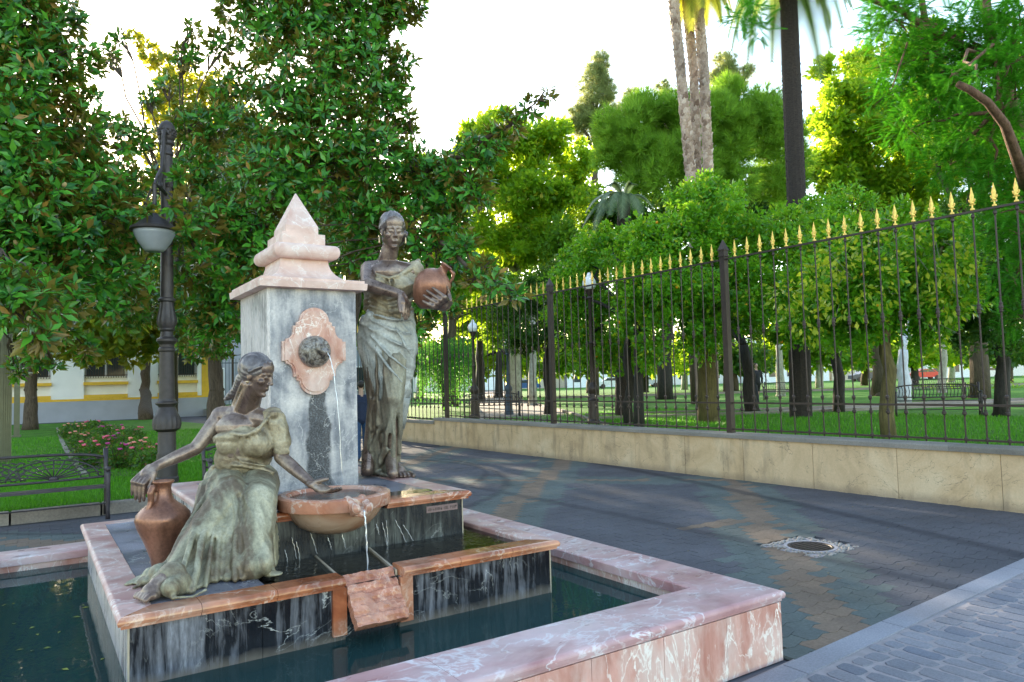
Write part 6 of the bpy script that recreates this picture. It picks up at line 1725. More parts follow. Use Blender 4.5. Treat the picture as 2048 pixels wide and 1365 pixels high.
# citrus trees behind the fence
cit = [
 ('orange tree right behind the fence with a slim mossy trunk and yellowing leaves', (1773, 885), 12.9, .12, m_bark_y, [(1700, 560, 13, 115), (1800, 590, 13, 110), (1880, 560, 13.5, 100), (1760, 500, 13.5, 110), (1850, 640, 13, 80), (1640, 600, 13.5, 90), (1730, 650, 13, 80), (1900, 480, 14, 80), (1660, 490, 14, 80)], 15000, 'y'),
 ('orange tree with a thick brown trunk left of the fence post', (1414, 840), 19.0, .26, m_bark_y, [(1410, 450, 18, 90), (1330, 520, 18, 95), (1480, 480, 18, 90), (1400, 560, 17.5, 105), (1300, 620, 17.5, 80), (1490, 590, 17.5, 90), (1400, 660, 17.5, 75), (1400, 390, 19, 45), (1370, 400, 18.6, 50), (1440, 400, 19, 50)], 17000, None),
 ('orange tree with paired slim dark trunks behind the fence', (1256, 850), 18.7, .12, m_bark_d, [(1260, 570, 18, 60), (1190, 610, 20.6, 75), (1280, 640, 17.8, 60), (1160, 680, 20.6, 55), (1225, 690, 20, 60), (1130, 590, 20.6, 65), (1290, 540, 18.2, 60), (1180, 530, 21, 70)], 11000, None),
 ('orange tree with a dark trunk leaning from the paired trunks', (1277, 856), 17.4, .12, m_bark_d, [(1270, 500, 18.8, 60), (1330, 480, 19, 60), (1225, 490, 20.5, 50), (1310, 590, 17.0, 60), (1300, 700, 17.0, 40)], 6500, None),
 ('orange tree with a short trunk in the middle distance right of the dark palm', (1676, 828), 22.0, .16, m_bark_d, [(1640, 520, 18.6, 80), (1590, 465, 18.4, 75), (1550, 560, 18.2, 80), (1600, 600, 18.0, 70), (1700, 450, 21, 80), (1620, 650, 18.2, 60), (1560, 660, 18.2, 50), (1700, 640, 21, 70), (1500, 470, 21, 60), (1640, 430, 21, 60)], 14000, None),
 ('dark leafy tree with a forked trunk at the right border behind the fence', (2000, 835), 18.0, .17, m_bark_d, [(1950, 560, 18, 100), (2030, 560, 17, 100), (1990, 650, 18, 80), (1920, 640, 19, 60), (2060, 480, 17, 90), (1930, 470, 19, 80)], 11000, 'd'),
 ('low orange tree filling the gap beside the leftmost bay of the fence', (1096, 842), 26.0, .15, m_bark_d, [(1060, 600, 25, 55), (1110, 560, 25, 50), (1050, 670, 25, 50), (1120, 660, 25, 45), (1020, 620, 26, 40)], 8000, 'd'),
]
for i, (lab, bpx, dp, tr, bk_, cls, n, kind) in enumerate(cit):
    b = at(bpx[0], 800, dp); b[2] = PG
    top = at(bpx[0], 640, dp)
    crown_tree('orange_tree', lab, b, tr, top, [cl(*c) for c in cls], m_dark if kind == 'd' else m_cit, bk_, QL, QF, .125, int(n*2.2), 40+i, 'orange trees in the park', fruit=10 if kind != 'd' else 0)
m_citb = leaf_mat('yellowing_citrus_leaf', (.10, .22, .012), (.38, .40, .03), trans=(.5, .6, .04), tfac=.35, rough=.4)
bsh = thing('young_lemon_shoots', 'yellow green shoots with bare twigs hanging in front of the orange tree behind the fence', 'shrub', (12, 7, PG))
rs = np.random.RandomState(77)
P_, D_ = [], []
for c in ((1610, 640, 50), (1690, 600, 60), (1750, 560, 60), (1640, 560, 40), (1860, 520, 70), (1900, 600, 50), (1670, 510, 40), (1570, 590, 40), (1730, 480, 40), (1920, 530, 40)):
    p, d_ = lump_points(rs, at(c[0], c[1], 11.6), c[2]*11.6/F_PX, 70, .3); P_.append(p); D_.append(d_)
P_, D_ = np.concatenate(P_), np.concatenate(D_)
D_[:, 2] -= .5
scatter('leaves', QL, QF, P_, rodrigues_frames(D_+rs.normal(size=D_.shape)*.4)@rand_tilt(rs, len(P_), .5), .13*rs.uniform(.6, 1.2, len(P_)), m_citb, bsh)
rnd = random.Random(6)
m_twig = simple('grey_twig', (.22, .19, .16), .9)
for k in range(26):
    tw = MB(); a = at(rnd.uniform(1640, 1950), rnd.uniform(430, 640), 12.4); tw.tube([a, a+[rnd.uniform(-.2, .2), 0, rnd.uniform(-.25, .1)], a+[rnd.uniform(-.4, .4), -.2, rnd.uniform(-.5, .1)]], [.007, .005, .003], 5); tw.build('twig', m_twig, bsh)

def treeat(name, label, bpx, dp, tr, cls, mat, bk_, size, n, seed, group, zb=PG, topy=600, **kw):
    b = at(bpx, 800, dp); b[2] = zb; top = at(kw.pop('toppx', bpx), topy, dp)
    return crown_tree(name, label, b, tr, top, [cl(*c) for c in cls], mat, bk_, QL, QF, size*1.25, int(n*.95), seed, group, **kw)
G_ = 'tall trees of the park'
treeat('plane_tree', 'tall plane tree with sunlit yellow green top left of the pine', 1030, 42, .35, [(1000, 280, 40, 62), (950, 290, 40, 48), (1060, 290, 40, 60), (1110, 280, 40, 45), (1030, 380, 40, 80), (1110, 400, 40, 70), (960, 380, 40, 60), (1000, 480, 40, 75), (1080, 500, 40, 75), (940, 260, 41, 20), (1000, 230, 41, 24), (1145, 330, 41, 50)], m_plane, m_bark_p, .26, 42000, 61, G_, topy=560)
treeat('plane_tree', 'plane tree with a pale leaning trunk behind the globe lamps', 1066, 36, .2, [(1090, 580, 38, 60), (1010, 590, 38, 60), (960, 540, 38, 60), (1140, 480, 38, 55), (1150, 560, 38, 50), (1000, 660, 38, 40)], m_mid, m_bark_p, .22, 20000, 62, G_, topy=640)
treeat('plane_tree', 'sun-flecked plane tree behind the standing woman and her jar', 905, 38, .3, [(900, 520, 38, 55), (930, 470, 38, 50), (880, 430, 39, 50), (900, 600, 38, 50), (860, 560, 39, 40), (850, 340, 42, 50), (900, 360, 42, 50), (960, 620, 38, 40)], m_plane, m_barkb, .22, 20000, 63, G_, topy=640)
treeat('plane_tree', 'big yellow green plane tree between the dark palm and the feathery tree', 1760, 36, .4, [(1700, 190, 36, 60), (1660, 250, 36, 60), (1740, 130, 37, 40), (1720, 280, 36, 75), (1800, 230, 36, 80), (1840, 330, 36, 80), (1760, 380, 36, 80), (1680, 360, 36, 60), (1860, 430, 36, 70), (1900, 300, 37, 80), (1640, 330, 37, 45), (1790, 460, 36, 60), (1700, 120, 38, 22), (1650, 140, 38, 28)], m_plane, m_barkb, .25, 46000, 64, G_, topy=560)
treeat('plane_tree', 'dense green tree at the far right behind the feathery tree', 1960, 30, .35, [(1960, 300, 30, 80), (2040, 250, 30, 90), (1900, 180, 30, 80), (2000, 420, 30, 80), (2040, 130, 30, 90), (1840, 100, 31, 60)], m_mid, m_barkb, .22, 22000, 65, G_, topy=560)
treeat('broadleaf_tree', 'dark round tree closing the view between the pine and the orange trees', 1330, 40, .4, [(1240, 430, 40, 60), (1330, 420, 40, 70), (1420, 420, 40, 70), (1500, 420, 40, 70), (1560, 380, 40, 60), (1200, 500, 40, 50)], m_dark, m_bark_d, .25, 20000, 66, G_, topy=600)
treeat('broadleaf_tree', 'dark tree glimpsed through the leaves left of the pyramid cap', 560, 34, .3, [(560, 600, 33, 80), (500, 520, 33, 80), (600, 480, 34, 90), (540, 400, 34, 90), (620, 360, 35, 80), (470, 620, 33, 60), (540, 300, 35, 60)], m_dark, m_bark_d, .36, 9000, 67, G_, topy=640)  # added behind the central magnolia to stop low sun striping the pavement
treeat('broadleaf_tree', 'dark tree glimpsed between the pedestal and the standing woman', 690, 38, .3, [(680, 600, 38, 80), (720, 500, 38, 85), (660, 420, 38, 80), (740, 400, 38, 80), (780, 560, 38, 70), (790, 460, 39, 70), (700, 330, 38, 60), (830, 640, 38, 45), (730, 660, 38, 50)], m_dark, m_bark_d, .36, 9500, 68, G_, topy=660)  # second added sun blocker, mostly hidden by the pedestal and magnolia crown
treeat('broadleaf_tree', 'dense tree filling the view under the branch right of the standing woman', 960, 46, .3, [(960, 560, 46, 60), (1010, 520, 46, 60), (930, 640, 46, 45), (1080, 620, 46, 50), (1130, 520, 44, 55), (1180, 440, 42, 50), (1160, 380, 42, 45), (1215, 500, 42, 45)], m_mid, m_bark_d, .32, 15000, 69, G_, topy=680)
# far belt of trees under which light buildings show
far = [(840, 60, (860, 660, 62, 44)), (900, 70, (930, 640, 66, 50)), (998, 56, (1000, 660, 58, 55)), (1100, 60, (1100, 650, 60, 60)), (1180, 66, (1190, 650, 62, 60)), (1290, 62, (1290, 660, 60, 60)), (1370, 70, (1380, 650, 66, 60)), (1470, 58, (1470, 660, 58, 60)), (1560, 66, (1560, 650, 62, 60)), (1640, 60, (1650, 640, 60, 60)), (1730, 66, (1740, 640, 64, 60)), (1830, 60, (1830, 650, 60, 55)), (1905, 70, (1920, 640, 64, 55)), (2020, 60, (2020, 650, 60, 60))]
side = ['beside the weeping tree', 'behind the leftmost globe lamp', 'with a pale trunk behind the bench', 'left of the tall fence post', 'behind the highest globe lamp', 'behind the paired slim trunks', 'behind the thick mossy trunk', 'behind the fence post at the centre right', 'behind the dark palm trunk', 'right of the dark palm trunk', 'left of the slim mossy trunk', 'behind the whitewashed trunk', 'between the whitewashed trunk and the right border', 'at the right border']
for i, (bpx, dp, c) in enumerate(far):
    a, b_, d_, r_ = c
    treeat('park_tree', 'far park tree '+side[i], bpx, dp, .3, [(a, b_+55, d_, r_), (a-45, b_+68, d_, r_*.8), (a+45, b_+72, d_, r_*.8), (a, b_-50, d_+2, r_)], (m_mid, m_dark, m_plane)[i % 3], (m_bark_p, m_barkb, m_bark_d)[i % 3], .42, 3600, 100+i, 'far trees of the park', topy=700, zmin=2.0, limbs=True)
# free trunks seen through the fence
def lone(name, label, px0, py0, px1, py1, dp, r_, mat, cls, seed, lm=m_dark):
    b = at(px0, py0, dp); b[2] = PG
    return crown_tree(name, label, b, r_, at(px1, py1, dp), [cl(*c) for c in cls], lm, mat, QL, QF, .2, 3500, seed, G_, limbs=True)
lone('pine_tree', 'dark rough trunk leaning left in the lawn right of the fence post', 1505, 822, 1487, 690, 23, .2, m_bark_d, [(1480, 640, 24, 55), (1440, 620, 25, 50)], 81)
lone('plane_tree', 'plane tree with a whitewashed pale trunk behind the slim mossy trunk', 1808, 805, 1806, 700, 27, .23, m_bark_w, [(1800, 620, 28, 60), (1850, 600, 28, 50)], 82, m_mid)
lone('plane_tree', 'pale slender trunk standing right of the leaning dark trunk', 1562, 790, 1556, 690, 40, .22, m_bark_p, [(1560, 610, 40, 60)], 83)
lone('plane_tree', 'pale slim trunk left of the right border bench', 1885, 800, 1888, 690, 38, .20, m_bark_p, [(1880, 610, 38, 60)], 84, m_plane)
lone('plane_tree', 'grey slim trunk at the far right lawn near the bench', 1950, 800, 1948, 690, 40, .2, m_bark_p, [(1945, 600, 40, 60)], 85, m_plane)

# weeping tree
t_ = thing('weeping_tree', 'small weeping tree with hanging bright green strands left of the fence post', 'tree', at(890, 800, 32)*[1, 1, 0]+[0, 0, PG])
rs = np.random.RandomState(90); m = MB(); b = np.array(t_.location)
limb(m, b, at(885, 700, 32), .14, .08, random.Random(3)); m.build('trunk', m_bark_d, t_, smooth=True)
P_, D_ = [], []
for k in range(330):
    a = at(rs.uniform(835, 945), 700-28*rs.uniform(0, 1), 32+rs.uniform(-1.6, 1.6)); L = rs.uniform(.9, 2.6); q = np.linspace(0, 1, 26)
    P_.append(a+np.stack([rs.normal(size=26)*.03, rs.normal(size=26)*.03, -q*L], 1)); D_.append(np.tile([0, 0, -1.], (26, 1))+rs.normal(size=(26, 3))*.5)
P_, D_ = np.concatenate(P_), np.concatenate(D_); scatter('crown', QL, QF, P_, rodrigues_frames(D_), .13*rs.uniform(.7, 1.2, len(P_)), m_weep, t_)

# stone pine and pale conifer
TUFT = []; TUFT_F = []
rt_ = random.Random(2)
for k in range(14):
    a = 2*math.pi*k/14*2.4; e_ = rt_.uniform(.3, 1.2); d_ = np.array([math.cos(a)*math.cos(e_), math.sin(a)*math.cos(e_), math.sin(e_)]); w = np.array([-math.sin(a), math.cos(a), 0])*.035; i_ = len(TUFT)
    TUFT += [tuple(w), tuple(-w), tuple(d_)]; TUFT_F.append((i_, i_+1, i_+2))
def needles(name, label, bpx, dp, tr, cls, mat, bk_, size, n, seed, topy, up=.8):
    rs = np.random.RandomState(seed); rnd = random.Random(seed)
    b = at(bpx, 800, dp); b[2] = PG; t_ = thing(name, label, 'tree', b); m = MB(); top = at(bpx, topy, dp); limb(m, b, top, tr, tr*.7, rnd, .03)
    tot = sum(c[3]**2 for c in cls); P_, D_ = [], []
    for c in cls:
        x, y, z, r_ = cl(*c); limb(m, top, (x, y, z), tr*.5, .04, rnd)
        for s_ in range(9):
            d = rs.normal(size=3); d /= np.linalg.norm(d); cc = np.array([x, y, z])+d*r_*.62; k = int(n*c[3]**2/tot/9)
            q, dd = lump_points(rs, cc, r_*.46, max(3, k), .35); P_.append(q); D_.append(dd+[0, 0, up]+rs.normal(size=dd.shape)*.3)
    m.build('trunk', bk_, t_, smooth=True)
    P_, D_ = np.concatenate(P_), np.concatenate(D_); scatter('crown', TUFT, TUFT_F, P_, rand_rot(rs, len(P_), D_), size*rs.uniform(.7, 1.3, len(P_)), mat, t_)
needles('stone_pine', 'round bushy stone pine behind the tall palm trunks', 1400, 32, .4, [(1260, 270, 31, 75), (1330, 250, 30.5, 75), (1420, 240, 30.5, 75), (1500, 250, 30.5, 75), (1560, 290, 31, 60), (1240, 330, 31, 55), (1310, 330, 30, 70), (1400, 320, 30, 70), (1480, 330, 30, 70), (1550, 350, 31, 55), (1290, 225, 31, 45), (1450, 200, 31, 45), (1530, 230, 31, 45), (1600, 340, 32, 40), (1230, 275, 31, 45)], m_pine, m_barkb, .40, 10500, 91, 360)
needles('conifer', 'tall pale conifer standing above the plane trees against the sky', 1190, 52, .35, [(1195, 125, 52, 24), (1185, 165, 52, 34), (1175, 210, 52, 40), (1205, 190, 52, 34), (1180, 250, 52, 40), (1220, 240, 52, 30), (1150, 240, 52, 26), (1270, 200, 54, 26), (1255, 220, 54, 22)], m_pinepale, m_barkb, .38, 4200, 92, 300, .3)
needles('conifer', 'pale airy conifer seen between the palm trunks', 1455, 52, .3, [(1450, 130, 52, 30), (1475, 160, 52, 26), (1440, 160, 52, 24), (1500, 140, 52, 14), (1330, 180, 54, 20)], m_pinepale, m_barkb, .38, 1300, 93, 220, .3)

# feathery tree at the right
FR_V, FR_F = [(0, .008, 0), (0, -.008, 0), (1, 0, -.22)], [(0, 1, 2)]
for k in range(13):
    x = .08+.07*k; z = -.22*x*x; L = .15*math.sin(math.pi*(.18+.75*k/13))+.05
    for s in (-1, 1):
        i_ = len(FR_V); FR_V += [(x-.026, 0, z), (x+.034, 0, z), (x+.04, s*L, z-.035)]; FR_F.append((i_, i_+1, i_+2) if s < 0 else (i_, i_+2, i_+1))
jb = at(2110, 900, 12.0); jb[2] = PG
t_ = thing('feathery_tree', 'large tree with feathery foliage and reddish forked limbs at the right top', 'tree', jb)
rs = np.random.RandomState(95); rnd = random.Random(95); m = MB()
sp_ = at(2062, 400, 11.5)
m.tube([jb, at(2090, 700, 12), at(2075, 520, 11.8), sp_], [.24, .20, .17, .15], 12)
m.tube([sp_, at(2046, 350, 10.6), at(2010, 250, 10), at(1975, 205, 9.8), at(1940, 180, 9.7), at(1915, 168, 9.7)], [.12, .085, .065, .055, .05, .045], 10)
m.tube([sp_, at(2044, 280, 12), at(2015, 180, 12), at(1985, 100, 12), at(1970, 0, 12)], [.13, .12, .10, .09, .08], 10)
m.tube([at(1990, 120, 12), at(1920, 90, 12), at(1860, 62, 12), at(1800, 20, 12), at(1740, 0, 12), at(1700, -15, 12)], [.08, .07, .065, .05, .04, .03], 8)
m.tube([at(1870, 68, 12), at(1850, 40, 12), at(1840, -20, 12)], [.06, .05, .05], 8)
m.tube([at(2010, 250, 11.2), at(1998, 190, 11.1), at(1995, 140, 11)], [.035, .03, .02], 6)
m.tube([at(1860, 75, 12), at(1815, 85, 12), at(1800, 130, 11.8), at(1785, 175, 11.7)], [.025, .018, .014, .008], 6)
m.build('trunk', m_bark_j, t_, smooth=True)
P_, D_ = [], []; m = MB()
for (px, py, dp, rp, n) in [(1790, 40, 12, 60, 130), (1860, 110, 12, 70, 200), (1930, 60, 12, 75, 220), (1800, 130, 12.3, 50, 110), (1990, 90, 11.6, 80, 260), (2040, 40, 11.5, 80, 240), (1870, 200, 12, 70, 210), (1950, 270, 11.6, 70, 230), (2030, 200, 11.2, 80, 260), (1820, 260, 12.4, 60, 150), (1900, 330, 12, 60, 180), (1980, 370, 11.4, 60, 190), (2040, 330, 11.2, 50, 130), (1830, 180, 12.4, 55, 130),
                             (2040, 470, 11.4, 60, 170), (2030, 560, 11.6, 60, 160), (2050, 640, 11.8, 50, 120), (1990, 460, 12, 50, 110), (1740, 60, 12.5, 26, 40), (1770, 190, 13, 40, 60), (1780, 10, 12, 50, 110), (1480, 40, 11.5, 26, 20), (1515, 60, 11.5, 24, 18), (1500, 20, 11.5, 30, 24), (1960, 180, 12.5, 70, 160), (1905, 150, 9.8, 16, 12), (1950, 150, 9.8, 20, 14), (2020, 130, 11, 60, 120), (2030, 420, 11, 50, 80)]:
    c = at(px, py, dp); r_ = rp*dp/F_PX; q, dd = lump_points(rs, c, (r_, r_, r_*.75), int(n*1.9), .15); P_.append(q); dd[:, 2] *= .5; D_.append(dd+rs.normal(size=dd.shape)*.7*[1, 1, .7])
    if px > 1700:
        j = at(1970, 120, 12) if px < 1990 and py < 220 else (at(1990, 225, 11.2) if py < 420 else at(2070, 450, 11.6)); limb(m, j, c, .035, .012, rnd, .12)
        for k in range(4): limb(m, c, q[rnd.randrange(len(q))], .012, .005, rnd, .12, 3)
m.build('branches', m_bark_j, t_, smooth=True)
P_, D_ = np.concatenate(P_), np.concatenate(D_); scatter('crown', FR_V, FR_F, P_, rodrigues_frames(D_), .27*rs.uniform(.55, 1.15, len(P_)), m_jac, t_)

# palms
def frond(m_, base, dirv, L, sag, w, nl=26, rl=.5):
    """one pinnate frond as a curved midrib with leaflets; returns MB"""
    m = MB(); d = np.array(dirv, float); d /= np.linalg.norm(d); pts = []
    for k in range(nl+1):
        t_ = k/nl; pts.append(np.array(base)+d*L*t_*(1-.25*t_*sag)+np.array([0, 0, -sag*L*.75*t_**2]))
    m.tube(pts[::2], [.02*(1-.8*k/(nl/2)) for k in range(len(pts[::2]))], 5)
    for k in range(2, nl):
        for h_ in (0, .5):
            p = pts[k]+(pts[k+1]-pts[k])*h_; tg = pts[k+1]-pts[k]; tg /= np.linalg.norm(tg); s = np.cross(tg, [0, 0, 1]); s /= (np.linalg.norm(s)+1e-6)
            ll_ = rl*math.sin(math.pi*(.12+.80*k/nl))
            for q in (-1, 1):
                e = p+(s*q*.75+tg*.55)*ll_+np.array([0, 0, -.32*ll_]); n_ = tg*w; m.add([p-n_, p+n_, e], [(0, 1, 2)])
    return m
def palm(name, label, base, path, radii, mat, boots, fronds, group=None, fmat=m_palm, rl=.5, wl=.038):
    t_ = thing(name, label, 'palm tree', base, group=group); m = MB(); P = [np.array(p, float) for p in path]; PP = []; RR = []
    for i in range(len(P)-1):
        for q in range(14): f = q/14; PP.append(P[i]*(1-f)+P[i+1]*f); RR.append((radii[i]*(1-f)+radii[i+1]*f)*(1+(.05 if q % 2 else -.03)*(0 if boots else 1)))
    PP.append(P[-1]); RR.append(radii[-1]); m.tube(PP, RR, 14); m.build('trunk', mat, t_, smooth=not boots)
    rnd = random.Random(hash(label) % 1000 if False else len(label))
    # leaf scars (boots) in a spiral
    if boots:
        g = MB(); tot = sum(np.linalg.norm(P[i+1]-P[i]) for i in range(len(P)-1)); nb_ = int(tot/.028); 
        for k in range(nb_):
            f = k/nb_; x = f*(len(PP)-1); i = min(int(x), len(PP)-2); c = PP[i]+(PP[i+1]-PP[i])*(x-i); r_ = RR[i]; a = k*2.399+rnd.uniform(-.15, .15)
            o_ = np.array([math.cos(a), math.sin(a), 0]); s = np.array([-math.sin(a), math.cos(a), 0]); h_ = rnd.uniform(.16, .26)*boots; w_ = rnd.uniform(.08, .13)*boots; out_ = rnd.uniform(.03, .07)*boots
            if c[2] < 5.5: continue
            v = [c+o_*r_*.9-s*w_-[0, 0, h_*.4], c+o_*r_*.9+s*w_-[0, 0, h_*.4], c+o_*(r_+out_)+[0, 0, h_*.6]+s*w_*rnd.uniform(-.3, .3), c+o_*r_*.9+[0, 0, h_*.5]-s*w_*.6, c+o_*r_*.9+[0, 0, h_*.5]+s*w_*.6, c+o_*(r_+out_*.4)-[0, 0, h_*.1]]
            g.add(v, [(0, 1, 5), (0, 5, 2, 3), (1, 4, 2, 5), (3, 2, 4)])
        g.build('leaf_scars', m_boot if mat is not m_palmd else m_palmd, t_, kind='stuff')
    for (d_, L, sag) in fronds: frond(None, P[-1], d_, L, sag, wl, rl=rl).build('frond', fmat, t_)
    return t_
GP = 'tall fan palms'
def ring_fronds(n, el0, el1, L, sag, seed):
    r_ = random.Random(seed); return [((math.cos(a), math.sin(a), r_.uniform(el0, el1)), L*r_.uniform(.85, 1.1), sag*r_.uniform(.8, 1.2)) for a in [2*math.pi*k/n+r_.uniform(-.2, .2) for k in range(n)]]
def basez(px, dp): b = at(px, 800, dp); b[2] = PG; return b
palm('fan_palm', 'leftmost of the three tall shaggy palm trunks, leaning left at the top', basez(1405, 24), [basez(1405, 24), at(1381, 350, 24), at(1362, 150, 24), at(1345, -20, 24), at(1334, -120, 24)], [.22, .15, .14, .13, .12], m_boot, 1.0, ring_fronds(12, -.2, .8, 1.9, .9, 1), GP, m_palmy)
palm('fan_palm', 'middle of the three tall shaggy palm trunks, close behind the leftmost', basez(1402, 25.2), [basez(1402, 25.2), at(1394, 350, 25.2), at(1388, 150, 25.2), at(1371, -20, 25.2), at(1364, -120, 25.2)], [.20, .14, .13, .13, .12], m_boot, 1.0, ring_fronds(12, -.2, .8, 1.9, .9, 2), GP, m_palmy)
palm('fan_palm', 'rightmost of the three tall shaggy palm trunks, with yellow fronds hanging at the top', basez(1426, 24.5), [basez(1426, 24.5), at(1417, 352, 24.5), at(1408, 150, 24.5), at(1399, 40, 24.5), at(1395, -50, 24.5)], [.20, .15, .145, .14, .13], m_boot, 1.0, ring_fronds(14, -.8, .6, 1.7, 1.3, 3), GP, m_palmy)
palm('date_palm', 'tall dark date palm trunk rising right of the pine', basez(1600, 19.9), [basez(1600, 19.9), at(1592, 375, 19.9), at(1584, 180, 19.9), at(1577, 0, 19.9), at(1574, -70, 19.9)], [.30, .25, .25, .225, .22], m_palmd, .35, ring_fronds(22, -.35, .8, 2.6, 1.2, 4), None, m_palm)
palm('young_date_palm', 'short date palm with grey green drooping fronds below the pine', basez(1245, 23), [basez(1245, 23), at(1245, 600, 23), at(1248, 400, 23)], [.25, .22, .2], m_palmd, 0, [(tuple(RT*x+UP*y-fwd*z), L, s) for x, y, z, L, s in [(-.9, .55, .1, 1.9, .85), (-.8, .8, .4, 1.9, 1.0), (-.55, .75, .7, 1.8, 1.1), (-.25, .8, .9, 1.7, 1.2), (.3, .6, .7, 1.5, 1.2), (.8, .6, .2, 1.4, .9), (-1, .25, .2, 1.9, .9), (-.9, .4, .6, 2.0, 1.15), (.2, 1, .1, 1.3, .6), (-.4, 1, .1, 1.7, .7)]], None, leaf_mat('grey_palm_leaf', (.08, .13, .07), (.17, .23, .13), trans=(.25, .35, .15), tfac=.3, rough=.45), .42, .02)

# rose bed on the left lawn
bed = [on(a, b, 2, LZ) for a, b in ((118, 862), (128, 905), (160, 960), (215, 955), (318, 955), (330, 930), (290, 900), (262, 872), (232, 852), (180, 845), (130, 850))]
g = MB(); g.add([(p[0], p[1], LZ+.02) for p in bed], [tuple(range(len(bed)))]); struct(g, 'flower_bed_soil', m_soil)
bd = thing('bed_edging', None, None); bd['kind'] = 'structure'
for (a, b) in (((112, 858), (118, 880)), ((118, 881), (128, 903)), ((128, 904), (146, 930)), ((147, 931), (165, 955))):
    p, q = on(*a, 2, LZ), on(*b, 2, LZ); d_ = (q-p)[:2]; d_ /= np.linalg.norm(d_); nn = np.array([-d_[1], d_[0]])*.10
    m = MB(); m.prism([tuple(p[:2]), tuple(q[:2]), tuple(q[:2]+nn), tuple(p[:2]+nn)][::-1], LZ-.02, LZ+.05); m.build('edging_stone', m_kerb, bd)
m_pet = {'pink': simple('pink_petals', (.75, .12, .20), .5), 'magenta': simple('magenta_petals', (.45, .03, .22), .5), 'salmon': simple('salmon_petals', (.85, .30, .22), .5)}
spots = [(150, 868, 'red tinted', 'salmon', 'at the far left end of the bed'), (185, 862, 'rose', 'pink', 'at the back of the bed beside the stone edging'), (215, 875, 'rose', 'magenta', 'in the middle of the bed'), (170, 890, 'rose', 'salmon', 'near the stone edging with salmon flowers'), (200, 905, 'rose', 'pink', 'low in the centre of the bed'), (240, 900, 'rose', 'magenta', 'with magenta flowers left of the lamp'),
         (270, 915, 'rose', 'salmon', 'with salmon flowers beside the lamp post'), (235, 930, 'rose', 'magenta', 'at the front of the bed above the bench'), (290, 930, 'rose', 'pink', 'at the front right touching the lamp post'), (180, 925, 'rose', 'pink', 'at the front left corner of the bed'), (255, 880, 'rose', 'pink', 'at the back right of the bed'), (305, 945, 'rose', None, 'without flowers just behind the bronze hand')]
for i, (px, py, _, fcol, lab) in enumerate(spots):
    p = on(px, py+10, 2, LZ); rs = np.random.RandomState(200+i)
    t_ = thing('rose_bush', 'low rose bush '+lab, 'bush', (p[0], p[1], LZ), group='rose bushes in the lawn bed'); dp = p[0]*fwd[0]+p[1]*fwd[1]; R_ = 34*dp/F_PX
    q, d_ = lump_points(rs, (p[0], p[1], LZ+.24), (R_, R_, .27), 1100, .35); q = q[q[:, 2] > LZ]; d_ = rs.normal(size=(len(q), 3)); d_[:, 2] += .3
    scatter('foliage', QL, QF, q, rodrigues_frames(d_)@rand_tilt(rs, len(q), .5), .07*rs.uniform(.6, 1.3, len(q))*max(1, dp/18), m_rose, t_)
    m = MB()
    for k in range(7): a = rs.uniform(0, 6.28); m.tube([(p[0], p[1], LZ), (p[0]+.15*math.cos(a), p[1]+.15*math.sin(a), LZ+.2), (p[0]+.3*math.cos(a), p[1]+.3*math.sin(a), LZ+.42)], [.012, .009, .005], 5)
    m.build('stems', m_barkb, t_)
    if fcol:
        for k in range(7):
            a = rs.uniform(0, 6.28); r_ = R_*rs.uniform(.2, .85); c = np.array([p[0]+r_*math.cos(a), p[1]+r_*math.sin(a)-.05, LZ+.40+rs.uniform(0, .12)]); f_ = MB()
            for j in range(6): b = j*1.05; f_.ball(c+np.array([.022*math.cos(b), .022*math.sin(b), .006*(j % 2)]), (.024, .024, .018), 6)
            f_.build('flower', m_pet[fcol], t_, smooth=True)

# low hedge and far clutter on the right lawn
h_ = thing('hedge', 'low clipped hedge on the far right lawn behind the benches', 'hedge', at(1900, 800, 46)*[1, 1, 0]+[0, 0, PG]); rs = np.random.RandomState(5)
q = []
for k in range(30): q.append(at(1850+k*7, 787, 46-.1*k)+rs.normal(size=(150, 3))*[.45, .45, .28])
q = np.concatenate(q); scatter('foliage', QL, QF, q, rodrigues_frames(rs.normal(size=q.shape)), .14*rs.uniform(.7, 1.2, len(q)), m_mid, h_)

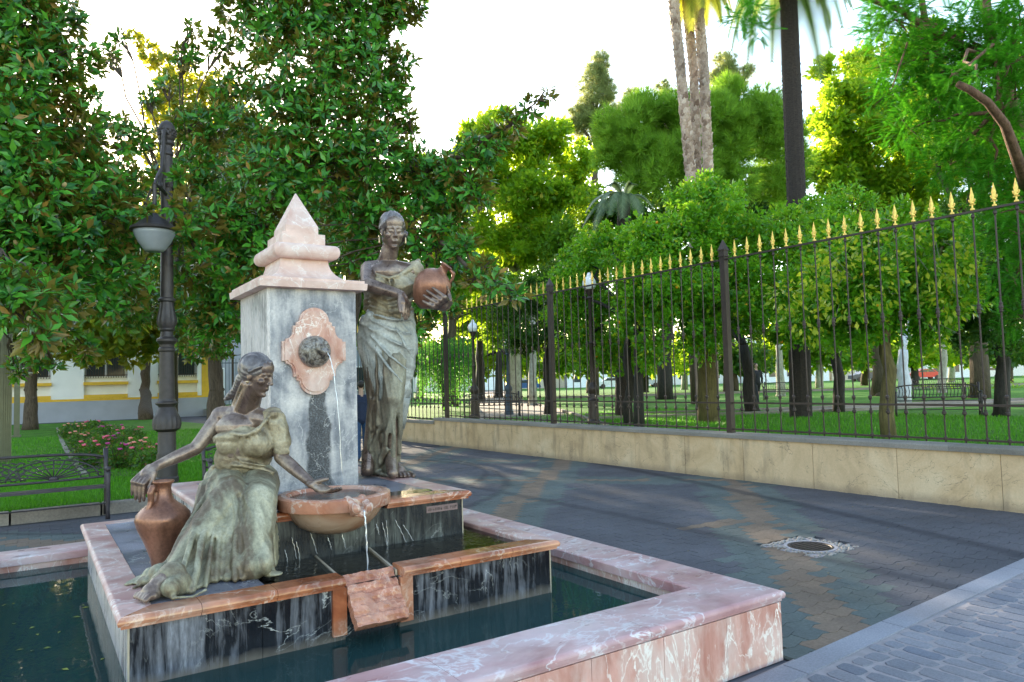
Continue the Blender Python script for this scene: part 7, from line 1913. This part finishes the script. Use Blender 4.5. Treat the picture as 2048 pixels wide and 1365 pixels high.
# far town side behind the park: pale fronts, cars
m_fr = [simple('pale_front', (.75, .72, .68), .8), simple('cream_front', (.62, .53, .42), .8), simple('white_front', (.82, .83, .86), .8), simple('brick_front', (.36, .17, .12), .8)]
fb = [(760, 900, 120, 7, 0, 'cream low building far beyond the weeping tree'), (905, 1010, 118, 7.5, 2, 'white building front far behind the park bench'), (1015, 1130, 122, 8, 1, 'cream building front far behind the middle of the park'), (1135, 1300, 118, 8, 2, 'white building front seen under the citrus crowns'), (1310, 1480, 121, 7.5, 0, 'pale building front far behind the thick mossy trunk'),
      (1490, 1660, 117, 7.5, 2, 'white building front behind the dark palm trunk'), (1665, 1850, 120, 8, 1, 'cream building front far behind the slim mossy trunk'), (1855, 1960, 112, 12, 2, 'tall white building at the far right with a red awning'), (1965, 2200, 115, 8, 0, 'pale building front at the far right border')]
for i, (pa_, pb_, dp, hh, mi, lab) in enumerate(fb):
    a, b = at(pa_, 780, dp), at(pb_, 780, dp); u = (b-a)[:2]; L = np.linalg.norm(u); u /= L; nrm = np.array([-u[1], u[0]])
    t_ = thing('far_building', lab, 'building', (a[0], a[1], 0), math.atan2(u[1], u[0]))
    def put(m, nm, mat_): me = m.mesh(nm); me.materials.append(mat_); return link_mesh(nm, me, t_)
    m = MB(); m.box(0, L, 0, 10, 0, hh); put(m, 'wall', m_fr[mi]); m = MB(); m.box(-.2, L+.2, -.2, 10.2, hh, hh+.3); put(m, 'roof', m_plinth)
    x = 1.
    while x < L-1.8:
        for z in (1.2, 4.6):
            m = MB(); m.box(x, x+1.3, -.03, .0, z, z+1.8); w_ = put(m, 'window', m_white); m = MB(); m.box(x+.1, x+1.2, -.05, -.031, z+.1, z+1.7); me = m.mesh('pane'); me.materials.append(m_glass); link_mesh('pane', me, w_)
        x += 2.9
    if 'awning' in lab: m = MB(); m.add([(0, -1.6, 3.4), (L, -1.6, 3.4), (L, 0, 4.3), (0, 0, 4.3)], [(0, 1, 2, 3)]); put(m, 'awning', m_fr[3])
def car(px, dp, label, colr, rz, parked='cars parked beyond the park'):
    p = at(px, 790, dp); t_ = thing('parked_car', label, 'car', (p[0], p[1], PG), rz, parked)
    mt = simple('car_paint', colr, .3, .2)
    def put(m, nm, mat_, sm=False): me = m.mesh(nm, None, sm); me.materials.append(mat_); return link_mesh(nm, me, t_)
    prof = [(-2.1, .35), (-2.1, .85), (-1.9, .95), (-1.3, 1.0), (-.75, 1.42), (.7, 1.45), (1.35, 1.0), (2.0, .85), (2.12, .6), (2.1, .35)]
    m = MB(); m.rings([[(x, y, z if z < .99 else z) for x, z in prof] for y in (-.82, .82)]); put(m, 'body', mt)
    m = MB(); m.rings([[(x, y, z) for x, z in [(-1.15, 1.03), (-.70, 1.36), (.62, 1.38), (1.15, 1.03)]] for y in (-.835, .835)]); put(m, 'window', m_glass)
    for x in (-1.3, 1.3):
        for y in (-.8, .8): m = MB(); m.rings([[(x+.31*math.cos(a), y+dy, .31+.31*math.sin(a)) for a in [k*math.pi/8 for k in range(16)]] for dy in (-.1, .1)]); put(m, 'wheel', m_iron)
az = math.atan2(RT[1], RT[0])
for px, dp, lab, c_ in ((1225, 96, 'white car parked beyond the park under the orange trees', (.8, .8, .82)), (1290, 97, 'silver car parked right of the white car beyond the park', (.5, .5, .53)), (925, 98, 'white car parked behind the leftmost globe lamp', (.8, .8, .82)), (1050, 97, 'blue car parked far behind the tall fence post', (.05, .12, .3)), (1735, 96, 'dark grey car parked far behind the slim mossy trunk', (.06, .06, .08)), (1850, 95, 'red car parked near the red awning far right', (.5, .04, .03)), (1985, 96, 'silver car parked at the far right border', (.55, .55, .58))):
    car(px, dp, lab, c_, az)
